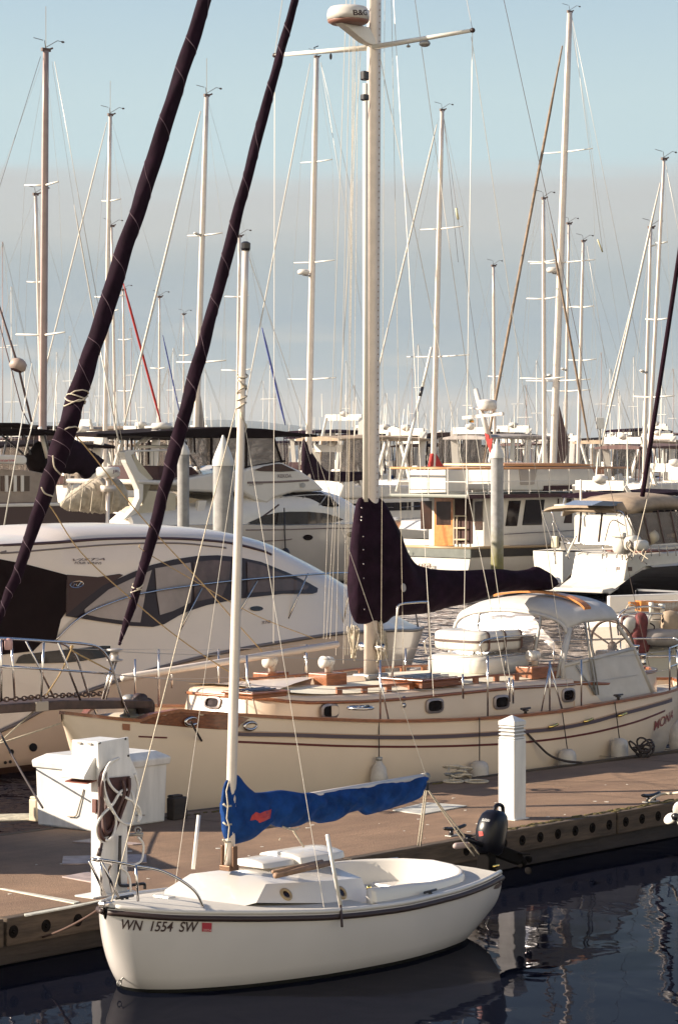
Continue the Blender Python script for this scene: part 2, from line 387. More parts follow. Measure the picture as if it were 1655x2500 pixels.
def lettering(text, bv, fr, uv0, uv1, hpx, m, parent, shear=0.0, off=.012, name='lettering', bold=.008):
    """text from picture point uv0 to uv1, wrapped onto a surface as a thin sheet of letters"""
    a, na = hit(bv, *uv0); b, nb = hit(bv, *uv1)
    if a is None or b is None: print('LETTERING MISS', text); return None
    n = (na+nb).normalized(); x = (b-a); wdt = x.length; x.normalize(); yv = n.cross(x).normalized(); n = x.cross(yv)
    cu = bpy.data.curves.new(name, 'FONT'); cu.body = text; cu.size = 1; cu.shear = shear; cu.offset = bold
    o = bpy.data.objects.new(name, cu); sc.collection.objects.link(o); bpy.context.view_layer.update()
    me = bpy.data.meshes.new_from_object(o); bpy.data.objects.remove(o)
    xs_ = [v.co.x for v in me.vertices]; x0, x1 = min(xs_), max(xs_); sx_ = wdt/(x1-x0); sy_ = hpx*a.y/FPX/.72/max(abs(yv.z), .3)
    for v in me.vertices:
        p = a+x*((v.co.x-x0)*sx_)+yv*(v.co.y*sy_)
        h_ = bv.ray_cast(p+n*1.2, -n)[0]
        if h_ is None or (h_-p).length > .8: h_ = p
        v.co = fr.I @ (h_+n*off)
    me.name = name; me.materials.clear(); me.materials.append(m)
    o = bpy.data.objects.new(name, me); sc.collection.objects.link(o); o.parent = parent
    return o
def inflate(cols, seg=14, wr=.0, sd=1, p=1.0):
    """sail cover: cols of (x, ztop, zbot, half width) joined by rounded sections"""
    rnd = random.Random(sd); rs = []
    for x, zt, zb, hw in cols:
        c = (zt+zb)/2; hz = max((zt-zb)/2, .004); r = []
        for j in range(seg):
            a = 2*math.pi*j/seg; k = 1+rnd.uniform(-wr, wr)
            r.append((x, hw*math.sin(a)*k, c+hz*math.cos(a)*k if p == 1 else c+hz*math.copysign(abs(math.cos(a))**p, math.cos(a))*k))
        rs.append(r)
    return MB().rings(rs)
def cover_from_px(fr, top, bot, wid, n=40, y=0.0, seg=14, wr=.03, sd=3):
    """top/bot: traced upper and lower edges (u,v) on the boat's centre plane; wid: (fraction, half width)"""
    tp = [fr.L(u, v, y) for u, v in top]; bp = [fr.L(u, v, y) for u, v in bot]
    tt = [(p.x, p.z) for p in tp]; bt = [(p.x, p.z) for p in bp]
    x0 = max(tt[0][0], bt[0][0]); x1 = min(tt[-1][0], bt[-1][0]); x0 = min(tt[0][0], bt[0][0]); x1 = max(tt[-1][0], bt[-1][0])
    cols = []
    for i in range(n+1):
        f = i/n; x = x0+(x1-x0)*f; cols.append((x, interp(tt, x)[0], interp(bt, x)[0], interp(wid, f)[0]))
    return inflate(cols, seg, wr, sd)
# ------------------------------------------------------------- water and far shore
def water_mat():
    m = bpy.data.materials.new('harbour_water'); m.use_nodes = True; n = m.node_tree.nodes; l = m.node_tree.links; b = n['Principled BSDF']
    n.remove(b); b = n.new('ShaderNodeBsdfGlossy'); b.inputs['Roughness'].default_value = .02; b.inputs[0].default_value = (.95, .93, 1, 1)
    df = n.new('ShaderNodeBsdfDiffuse'); df.inputs[0].default_value = (.004, .005, .010, 1); fz = n.new('ShaderNodeFresnel'); fz.inputs[0].default_value = 1.30; ms = n.new('ShaderNodeMixShader')
    pw = n.new('ShaderNodeMath'); pw.operation = 'POWER'; l.new(fz.outputs[0], pw.inputs[0]); pw.inputs[1].default_value = 2.25
    l.new(pw.outputs[0], ms.inputs[0]); l.new(df.outputs[0], ms.inputs[1]); l.new(b.outputs[0], ms.inputs[2]); l.new(ms.outputs[0], n['Material Output'].inputs[0])
    t = n.new('ShaderNodeTexCoord'); mp = n.new('ShaderNodeMapping'); mp.inputs['Scale'].default_value = (.9, .55, 1); mp.inputs['Rotation'].default_value = (0, 0, R(25)); l.new(t.outputs['Object'], mp.inputs[0])
    z = n.new('ShaderNodeTexNoise'); z.inputs['Scale'].default_value = 1.1; z.inputs['Detail'].default_value = 2.5; z.inputs['Distortion'].default_value = .6; l.new(mp.outputs[0], z.inputs['Vector'])
    z2 = n.new('ShaderNodeTexNoise'); z2.inputs['Scale'].default_value = 5.5; z2.inputs['Detail'].default_value = 2; l.new(mp.outputs[0], z2.inputs['Vector'])
    a = n.new('ShaderNodeMath'); a.operation = 'MULTIPLY_ADD'; l.new(z2.outputs[0], a.inputs[0]); a.inputs[1].default_value = .10; l.new(z.outputs[0], a.inputs[2])
    # calmer close to the docks, ruffled farther out
    s = n.new('ShaderNodeSeparateXYZ'); l.new(t.outputs['Object'], s.inputs[0]); r = n.new('ShaderNodeMapRange'); l.new(s.outputs[1], r.inputs[0])
    r.inputs[1].default_value = 33; r.inputs[2].default_value = 46; r.inputs[3].default_value = .011; r.inputs[4].default_value = .30
    bb = n.new('ShaderNodeBump'); bb.inputs['Strength'].default_value = 1; l.new(r.outputs[0], bb.inputs['Distance']); l.new(a.outputs[0], bb.inputs['Height']); l.new(bb.outputs[0], b.inputs['Normal']); l.new(bb.outputs[0], fz.inputs['Normal'])
    return m
mb = MB(); mb.add([(-6000, -60, 0), (6000, -60, 0), (6000, 8300, 0), (-6000, 8300, 0)], [(0, 1, 2, 3)])
tag(mb.build('water', water_mat()), kind='structure')
hm = mat('distant_hillside', (.10, .13, .14), .95, var=.3, vs=.004)
rs = []; rr = random.Random(3)
pts = []
for i in range(121):
    x = -1600+3200*i/120; f = i/120
    h = 62*(.5+.5*math.sin(2.1+f*4.2)) + 14*math.sin(f*19)+7*math.sin(f*47+1)+rr.uniform(-2, 2)
    u = CX+x/6500*FPX
    h = max(14, (h*.5+46)*(1.0 if u < 700 else max(.2, 1-(u-700)/500)))
    rs.append([(x, 6500, -2), (x, 6560, h*.35+6), (x, 6700, h*.75+8), (x, 7000, h+9), (x, 7600, h*.7), (x, 8200, -2)])
tag(MB().rings(rs, cap=False, closed=False).build('hills', hm, smooth=True), kind='structure')
# ------------------------------------------------------------- floating dock
ZD = .45
def deck_mat():
    m = mat('dock_deck', (.255, .158, .098), .9, var=.28, vs=1.6, bump=.5, bs=70); n = m.node_tree.nodes; l = m.node_tree.links; b = n['Principled BSDF']
    prev = b.inputs['Base Color'].links[0].from_socket
    t = n.new('ShaderNodeTexCoord'); z = n.new('ShaderNodeTexNoise'); z.inputs['Scale'].default_value = 90; z.inputs['Detail'].default_value = 3; l.new(t.outputs['Object'], z.inputs[0])
    x = n.new('ShaderNodeMixRGB'); x.blend_type = 'MULTIPLY'; x.inputs[0].default_value = .55; l.new(prev, x.inputs[1]); 
    r = n.new('ShaderNodeMapRange'); l.new(z.outputs[0], r.inputs[0]); r.inputs[1].default_value = .3; r.inputs[2].default_value = .7; r.inputs[3].default_value = .5; r.inputs[4].default_value = 1.15
    l.new(r.outputs[0], x.inputs[2])
    # broom marks and mossy dark edge near the waler
    z3 = n.new('ShaderNodeTexNoise'); z3.inputs['Scale'].default_value = .8; z3.inputs['Detail'].default_value = 9; z3.inputs['Roughness'].default_value = .7; mp = n.new('ShaderNodeMapping'); mp.inputs['Scale'].default_value = (.25, 2.2, 1); l.new(t.outputs['Object'], mp.inputs[0]); l.new(mp.outputs[0], z3.inputs[0])
    r3 = n.new('ShaderNodeMapRange'); l.new(z3.outputs[0], r3.inputs[0]); r3.inputs[1].default_value = .47; r3.inputs[2].default_value = .66
    y = n.new('ShaderNodeMixRGB'); l.new(r3.outputs[0], y.inputs[0]); l.new(x.outputs[0], y.inputs[1]); y.inputs[2].default_value = (.165, .098, .062, 1)
    l.new(y.outputs[0], b.inputs['Base Color']); return m
DECK = deck_mat()
nA = G(266, 2194, ZD); nB = G(1655, 1953, ZD); FD = Fr((nA.x, nA.y), (nB.x-nA.x, nB.y-nA.y))
dock = thing('floating_dock', 'brown concrete floating dock with timber edge running between the two sailboats', 'dock', FD)
fE = FD.I @ G(1655, 1838, ZD); fM = FD.I @ G(1055, 1914, ZD); fL = FD.I @ G(444, 1984, ZD)
slope = (fE.y-fM.y)/(fE.x-fM.x)
farR = fE.y+slope*(16-fE.x)
XL = -9.0
top = [(XL, .02), (16, .02), (16, farR), (fE.x, fE.y), (fM.x, fM.y), (fL.x, fL.y), (XL, fL.y+.9)]
m_ = MB(); m_.prism(top, ZD-.16, ZD, 'z'); m_.build('deck_slab', DECK, dock, bevel=.01)
m_ = MB()
for i in range(10):
    x = XL+.05+2.5*i; m_.box((x+1.22, -.06, ZD-.125), (2.46, .12, .26))
m_.build('edge_beam', WOOD, dock, bevel=.012)
m_ = MB()
for i in range(11):
    x = XL+2.28*i; m_.box((x+1.1, .52, -.08), (1.95, .9, .62))
m_.box((4, 1.9, -.1), (25, 1.6, .6))
m_.build('pontoon', CONC, dock, bevel=.02)
m_ = MB(); m_.box((3.5, .015, ZD-.34), (25, .1, .2)); m_.build('lower_beam', WOODD, dock, bevel=.01)
m_ = MB(); m_.bar((fE.x+6, farR-.02-slope*2, ZD-.1), (fM.x, fM.y+.07, ZD-.1), .1, .2); m_.bar((fM.x, fM.y+.07, ZD-.1), (fL.x, fL.y+.07, ZD-.1), .1, .2); m_.bar((fL.x, fL.y+.07, ZD-.1), (XL, fL.y+.97, ZD-.1), .1, .2); m_.build('far_edge_beam', WOOD, dock)
m_ = MB()
rr = random.Random(5)
moss = mat('green_brown_moss', (.13, .10, .03), .95, var=.7, vs=9, bump=1, bs=60)
for i in range(240):
    x = rr.uniform(6.0, 15.5); m_.ellip((x, rr.uniform(-.09, .10)*rr.random(), ZD+.005), (rr.uniform(.03, .13), rr.uniform(.015, .05), rr.uniform(.006, .014)), 6, 3)
for i in range(70):
    x = rr.uniform(3.6, 10); m_.ellip((x, interp([(fM.x-9, fM.y-9*slope), (fM.x, fM.y), (fE.x, fE.y)], x)[0]-rr.uniform(0, .06), ZD+.005), (rr.uniform(.03, .10), .025, rr.uniform(.006, .014)), 6, 3)
m_.build('moss_strip', moss, dock, smooth=True)['kind'] = 'stuff'
k = 0; x = -3.9
while x < 14.5:
    if not (0.15 < x < 5.2):
        b = MB(); b.lathe([(.0, .002), (.060, .002), (.060, .006), (.052, .008), (.048, .004), (.0, .004)], (x, -.118, ZD-.125), 14, Matrix.Rotation(R(90), 3, 'X'))
        b.lathe([(.0, .004), (.02, .004), (.02, .03), (0, .03)], (x, -.118, ZD-.125), 6, Matrix.Rotation(R(90), 3, 'X')); b.build('bolt', mat('dark_recessed_bolt', (.008, .006, .005), .9, spec=.1), dock)
    x += .42 if x < 2 else .35
# bird droppings, rust spots, scraps on the deck
rr = random.Random(44); m_ = MB()
for i in range(46):
    x = rr.uniform(-3.5, 13); y = rr.uniform(.2, 2.6); r_ = rr.uniform(.008, .035); k_ = rr.randint(6, 9)
    m_.prism([(x+r_*rr.uniform(.5, 1.3)*math.cos(2*math.pi*j/k_), y+r_*rr.uniform(.5, 1.3)*math.sin(2*math.pi*j/k_)) for j in range(k_)], ZD+.0005, ZD+.004, 'z')
m_.build('bird_droppings', mat('dropping_white', (.55, .52, .46), .9), dock)['kind'] = 'stuff'
# hatch plates let into the dock
def plate(poly, m, nm='cover_plate'):
    q = [FD.LZ(u, v, ZD) for u, v in poly]; b = MB(); b.prism([(p.x, p.y) for p in q], ZD+.001, ZD+.014, 'z'); return b.build(nm, m, dock, bevel=.003)
pl_w = mat('painted_steel_plate', (.50, .49, .45), .6, var=.35, vs=7); pl_g = mat('worn_grey_plate', (.38, .30, .28), .6, var=.4, vs=6)
plate([(958, 1980), (1040, 1961), (1140, 1969), (1030, 1990)], pl_w)
plate([(155, 2093), (358, 2088), (359, 2108), (152, 2112)], pl_g)
plate([(176, 2057), (230, 2049), (352, 2062), (325, 2064)], pl_g)
plate([(152, 2143), (215, 2131), (270, 2147), (250, 2161)], pl_g)
plate([(0, 2172), (12, 2172), (196, 2204), (182, 2208)], mat('aluminium_joint_strip', (.55, .53, .45), .5, var=.3, vs=12), 'joint_strip')
plate([(60, 2234), (170, 2214), (262, 2197), (264, 2199), (170, 2219), (62, 2239)], mat('aluminium_joint_strip', (.5, .5, .45), .5), 'joint_strip')
plate([(0, 1990), (88, 1988), (112, 2003), (0, 2006)], mat('worn_light_curb', (.55, .50, .38), .8, var=.5, vs=12), 'curb')
for (x_, c_) in ((4.9, 0), (10.3, 1), (13.6, 2), (-2.0, 3)):
    b = MB(); b.box((x_, fL.y/2+1.0, ZD+.0015), (.018, fL.y*1.0-1.6, .003)); b.build('expansion_joint', mat('dark_joint_seal', (.10, .07, .05), .9), dock)  # dark seal strips in the joints across the deck
# cleats
def cleat(loc, rz, label, m=BLK, s=1.0, grp='dock cleats'):
    t = thing('dock_cleat', label, 'cleat', None, loc, rz, grp)
    b = MB(); b.tube(curve_pts([(-.2*s, 0, .10*s), (-.1*s, 0, .085*s), (0, 0, .08*s), (.1*s, 0, .085*s), (.2*s, 0, .10*s)], 12), [.014*s]+[.022*s]*11+[.014*s], 8); b.build('horn', m, t, smooth=True)
    for sx_ in (-.06, .06):
        c = MB(); c.tube([(sx_*s*1.2, 0, 0), (sx_*s, 0, .08*s)], [.03*s, .018*s], 8); c.build('leg', m, t, smooth=True)
    c = MB(); c.box((0, 0, .006), (.26*s, .09*s, .012)); c.build('base_plate', GALV, t, bevel=.004); return t
g1 = G(1110, 2040, ZD); c1 = cleat((g1.x, g1.y, ZD), FD.a, 'black dock cleat beside the small white sailboat outboard motor')
g2 = G(1588, 1958, ZD); c2 = cleat((g2.x, g2.y, ZD), FD.a, 'dock cleat with pale rope at the right edge near the white propeller')
g3 = G(1108, 1905, ZD); c3 = cleat((g3.x, g3.y, ZD), FD.a, 'cleat at the far dock edge wrapped in cream mooring rope', GALV)
b = MB()
rr = random.Random(2)
for i in range(6): b.torus((g3.x+rr.uniform(-.05, .15), g3.y+rr.uniform(-.05, .05), ZD+.03+.03*i), .10+rr.uniform(-.03, .03), .014, Matrix.Rotation(rr.uniform(-.6, .6), 3, 'X'), 18, 6)
b.torus((g3.x+.28, g3.y-.25, ZD+.016), .15, .014, None, 20, 6); b.torus((g3.x-.02, g3.y-.25, ZD+.016), .13, .014, None, 20, 6)
tag(b.build('mooring_rope', ROPE, smooth=True), 'cream mooring rope coiled over the far dock cleat', 'rope')
b = MB(); b.tube(curve_pts([G(1585, 1955, ZD+.09), G(1610, 1940, ZD+.1), G(1640, 1937, ZD+.12), G(1680, 1932, ZD+.3)], 20), .016, 6)
tag(b.build('mooring_line', ROPE, smooth=True), 'pale taut line running right from the cleat by the white propeller', 'rope')
b = MB(); b.tube(curve_pts([G(1120, 2036, ZD+.09), G(1150, 2040, ZD+.04), G(1180, 2032, ZD+.1), G(1200, 2050, .5)], 20), .016, 6)
tag(b.build('mooring_line', DROPE, smooth=True), 'dark line from the black cleat to the small white sailboat stern', 'rope')
# ------------------------------------------------------------- dock lamp post
def lamp_post():
    g = G(1255, 2003, ZD); fr = Fr((g.x, g.y), FD.d[:2], ZD)
    # near corner of the post at g
    t = thing('dock_light_post', 'white square dock light post with louvred head and pyramid cap', 'light post', fr)
    s = .235; c = (s/2, s/2)
    b = MB(); b.box((c[0], c[1], .47), (s, s, .94)); b.build('shaft', WPAINT, t, bevel=.012)
    for i in range(4):
        b = MB(); b.box((c[0], c[1], .955+i*.042), (s*(.99), s*.99, .016), taper=.93); b.build('louvre', WPAINT, t, bevel=.003)
    b = MB(); b.box((c[0], c[1], 1.02), (s*.82, s*.82, .17)); b.build('lens', mat('grey_lens', (.30, .30, .30), .4), t)
    b = MB(); b.box((c[0], c[1], 1.122), (s, s, .05)); b.add([(0, 0, 1.147), (s, 0, 1.147), (s, s, 1.147), (0, s, 1.147), (c[0], c[1], 1.215)], [(0, 1, 4), (1, 2, 4), (2, 3, 4), (3, 0, 4)]); b.build('cap', WPAINT, t, bevel=.006)
    b = MB(); b.box((c[0], c[1], .006), (s+.05, s+.05, .012)); b.build('base_flange', WPAINT, t)
lamp_post()
# ------------------------------------------------------------- dock box
def dock_box():
    g = G(230, 2031, ZD); d = Vector(FD.d); fr = Fr((g.x, g.y), FD.d[:2], ZD)
    # near corner at g; right face runs along +x, left face along +y
    xr = fr.LZ(417, 2007, 0).x; yl = fr.LZ(111, 2012, 0).y
    hz = .70
    t = thing('dock_box', 'white fibreglass dock box with overhanging lid behind the power pedestal', 'dock box', fr)
    b = MB(); e = .018
    lo = [(0, 0), (xr, 0), (xr, yl), (0, yl)]; hi = [(-e, -e), (xr+e, -e), (xr+e, yl+e), (-e, yl+e)]
    b.rings([[(x, y, 0) for x, y in lo], [(x, y, hz) for x, y in hi]]); b.build('body', WPAINT, t, bevel=.02)
    b = MB(); q = .042
    def rg(o, z): return [(-o, -o, z), (xr+o, -o, z), (xr+o, yl+o, z), (-o, yl+o, z)]
    b.rings([rg(q, hz-.03), rg(q+.01, hz+.05), rg(q-.015, hz+.07), rg(q-.11, hz+.125)]); b.build('lid', WPAINT, t, bevel=.012)
    a = fr.L(204, 1928, -.01)
    def pt(u, v):
        p = fr.LX(u, v, -.022); return p
    b = MB(); b.tube([pt(205, 1927), pt(198, 1955), pt(188, 1990), pt(182, 1994), pt(166, 1993)], .008, 6); b.build('latch_bar', mat('tan_bar', (.3, .25, .2), .6), t, smooth=True)
    b = MB(); b.tube([fr.L(330, 1990, -.03), fr.L(354, 1990, -.03)], .006, 6); b.build('handle', mat('tan_bar', (.3, .25, .2), .6), t)
dock_box()

for (u, v, sx_, m_1, lb) in ((98, 2003, .22, mat('yellowed_block', (.62, .52, .38), .7, var=.3), 'small pale bumper block left of the dock box'), (433, 2000, .2, WOODD, 'small dark bumper block right of the dock box')):
    g = G(u, v, ZD); b = MB(); b.box((0, 0, .13), (.24, .12, .26)); b.box((0, .03, .27), (.18, .10, .03)); o = b.build('bumper_block', m_1, bevel=.015); o.location = (g.x, g.y, ZD); o.rotation_euler = (0, 0, FD.a); tag(o, lb, 'bumper')
# ------------------------------------------------------------- power pedestal with hoses
def pedestal():
    g = G(246, 2189, ZD); fr = Fr((g.x, g.y), FD.d[:2], ZD)
    t = thing('power_pedestal', 'tall white power pedestal with coiled hoses at the dock corner', 'power pedestal', fr)
    dx, dy = .38, .13     # right face along x, narrow left face along y
    L = lambda u, v, y=0: fr.L(u, v, y)
    zt = L(246, 1905).z; zh = L(237, 1808).z
    b = MB(); b.box((dx/2, dy/2, zt/2+.02), (dx, dy, zt+.04)); b.build('shaft', WPAINT, t, bevel=.008)
    # head: shoulder plate on the near side, box behind, sloping meter housing on the left
    px = [(237, 1812), (312, 1799), (315, 1845), (334, 1888), (334, 1896), (264, 1904), (241, 1910)]
    pl = [L(u, v, -.02) for u, v in px]
    b = MB(); b.prism([(p.x, p.z) for p in pl], -.035, -.005, 'y'); b.build('face_plate', WPAINT, t, bevel=.006)
    x1 = L(312, 1799, 0).x; x0 = L(240, 1812, 0).x
    b = MB(); b.prism([(x0, L(240, 1905).z), (x1-.02, L(312, 1895).z), (x1-.02, L(312, 1803).z), (x0, L(238, 1812).z)], 0, .36, 'y'); b.build('head_box', WPAINT, t, bevel=.012)
    b = MB()
    pr = [fr.LX(u, v, x0-.02) for u, v in ((188, 1811), (188, 1855), (176, 1897), (236, 1905), (236, 1846), (237, 1808))]
    z_a = pr[0].z; z_b = L(240, 1850).z; z_c = L(240, 1893).z
    b.prism([(x0-.02, z_b), (x0-.16, z_c), (x0-.16, z_c-.03), (x0, z_c-.05), (x0, z_b)], .03, .36, 'y'); b.build('meter_hood', WPAINT, t, bevel=.006)
    b = MB(); b.box((x0-.0, .2, z_c-.06), (.2, .3, .012), M=Matrix.Rotation(-.15, 3, 'Y')); b.build('outlet_flap', mat('red_brown_flap', (.22, .07, .05), .5), t)
    for yy in (.10, .24):
        b = MB(); b.box((x0-.013, yy, (z_a+z_b)/2+.06), (.012, .05, .018)); b.build('meter_window', GALV, t)
    for (u, v) in ((244, 1814), (307, 1804), (314, 1845)):
        p = L(u, v, -.037); b = MB(); b.lathe([(.0, .0), (.012, 0), (.012, .006), (0, .008)], (p.x, -.036, p.z), 10, Matrix.Rotation(R(90), 3, 'X')); b.build('screw', BLK, t)
    b = MB(); b.box((-.01, .065, L(236, 1970).z), (.03, .05, .13)); b.build('outlet', mat('brown_outlet', (.12, .04, .03), .5), t)
    b = MB(); b.box((dx/2-.06, dy/2, .008), (dx+.2, dy+.12, .016)); b.build('base_plate', WPAINT, t, bevel=.003)
    # open hose rack under the plate, its recess shadow painted as dark colour
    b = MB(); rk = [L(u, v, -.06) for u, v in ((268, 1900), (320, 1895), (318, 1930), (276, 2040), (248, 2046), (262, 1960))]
    b.prism([(p.x, p.z) for p in rk], -.05, -.012, 'y'); b.build('hose_rack', mat('rack_painted_shadow', (.06, .022, .02), .7, var=.4, vs=20), t)
    return t, fr, L
ped, FP, LP_ = pedestal()
def hose(nm, px, r, m, lab, y=-.09, wob=.03, seed=1, n=60):
    rr = random.Random(seed); q = [FP.M @ (FP.L(u, v, y+rr.uniform(-wob, wob))) for u, v in px]
    b = MB(); b.tube(curve_pts(q, n), r, 8); return tag(b.build(nm, m, smooth=True), lab, 'hose')
WH = mat('white_hose', (.68, .66, .62), .45, var=.1, vs=20)
hose('coiled_hose', [(262, 2050), (244, 2048), (237, 2020), (250, 1990), (275, 1965), (290, 1940), (300, 1930), (318, 1930), (326, 1945), (328, 1965), (340, 1985), (338, 2004), (345, 1990), (335, 1965), (305, 1945), (282, 1930), (268, 1912), (262, 1890), (270, 1865), (290, 1851), (270, 1862), (255, 1890), (252, 1920), (262, 1960), (280, 1985), (284, 2010), (276, 2040), (262, 2052), (246, 2040)], .014, WH, 'white hose looped over the pedestal face', n=200)
hose('coiled_hose', [(268, 1870), (254, 1895), (258, 1935), (272, 1970), (290, 2000), (310, 2012), (325, 2005), (330, 1960), (338, 1920), (330, 1890)], .013, WH, 'white hose hanging in a wide loop on the pedestal rack', seed=4, n=120)
hose('coiled_hose', [(262, 1875), (246, 1900), (246, 1960), (243, 2010), (250, 2045), (268, 2048), (285, 2015), (300, 1975), (315, 1930), (316, 1900)], .020, mat('dark_brown_hose', (.06, .022, .018), .5), 'dark brown power cord coiled under the white hose', y=-.075, seed=6, n=120)
hose('coiled_hose', [(258, 1885), (250, 1920), (252, 1980), (258, 2030), (275, 2020), (290, 1975), (305, 1935), (300, 1905)], .018, mat('dark_brown_hose', (.06, .022, .018), .5), 'second brown cord turn inside the coil', y=-.08, seed=7, n=120)
hose('water_hose', [(338, 2044), (350, 2060), (350, 2085), (345, 2102), (330, 2110), (312, 2112), (297, 2118), (310, 2130), (318, 2150), (320, 2185)], .012, WH, 'pale water hose dropping from the tap to the dock', y=-.12, wob=.01, n=90)
b = MB(); b.tube(curve_pts([FP.M @ FP.L(u, v, -.05) for u, v in ((294, 2040), (293, 2080), (292, 2150), (300, 2162), (330, 2160), (352, 2158), (354, 2170))], 30), .016, 8)
tag(b.build('supply_pipe', BLK, smooth=True), 'black supply pipe running down the pedestal to the dock', 'pipe')
b = MB(); q = FP.M @ FP.L(258, 2066, -.1); b.tube([FP.M @ FP.L(250, 2058, -.1), FP.M @ FP.L(242, 2090, -.1)], [.012, .02], 8); b.tube([FP.M @ FP.L(246, 2072, -.1), FP.M @ FP.L(241, 2090, -.1)], .022, 8)
tag(b.build('hose_nozzle', RUB, smooth=True), 'dark hose nozzle hanging below the coil', 'nozzle')
b = MB(); q = FP.M @ FP.L(338, 2036, -.03); b.tube([q+Vector((-.1, .0, -.01)), q+Vector((.05, 0, 0))], .016, 8); b.torus(q+Vector((.0, -.02, .04)), .03, .008, Matrix.Rotation(R(90), 3, 'X'), 12, 6); b.tube([q, q+Vector((0, 0, .04))], .008, 6)
b.tube([q+Vector((.03, 0, 0)), q+Vector((.03, 0, -.05))], .014, 8)
tag(b.build('water_tap', GALV, smooth=True), 'water tap on the right side of the power pedestal', 'tap')

# ------------------------------------------------------------- unseen block added beyond the left edge to cast the dock shadow
ca = FD.I @ Vector((-4.25, 29.4, ZD)); fk = Fr((-5.1, 31.2), FD.d[:2], ZD)
t = thing('dock_shadow_block', 'unseen long low white block added beyond the left edge to shade the dock', 'shadow block', fk)
b = MB(); b.box((0, 0, .42), (1.1, 3.9, .84), rz=R(-28)); b.build('body', WPAINT, t, bevel=.02)
b = MB(); b.box((0, 0, .90), (1.22, 4.02, .12), rz=R(-28)); b.build('lid', WPAINT, t, bevel=.02)

# the air between here and the far shore
hz_m = bpy.data.materials.new('sea_air'); hz_m.use_nodes = True; n_ = hz_m.node_tree.nodes; n_.remove(n_['Principled BSDF']); v_ = n_.new('ShaderNodeVolumePrincipled')
v_.inputs['Color'].default_value = (.78, .82, .86, 1); v_.inputs['Density'].default_value = .00007; v_.inputs['Anisotropy'].default_value = .3; hz_m.node_tree.links.new(v_.outputs[0], n_['Material Output'].inputs['Volume'])
b = MB(); b.box((0, 4200, 69), (12400, 8600, 142)); tag(b.build('haze', hz_m), kind='stuff')
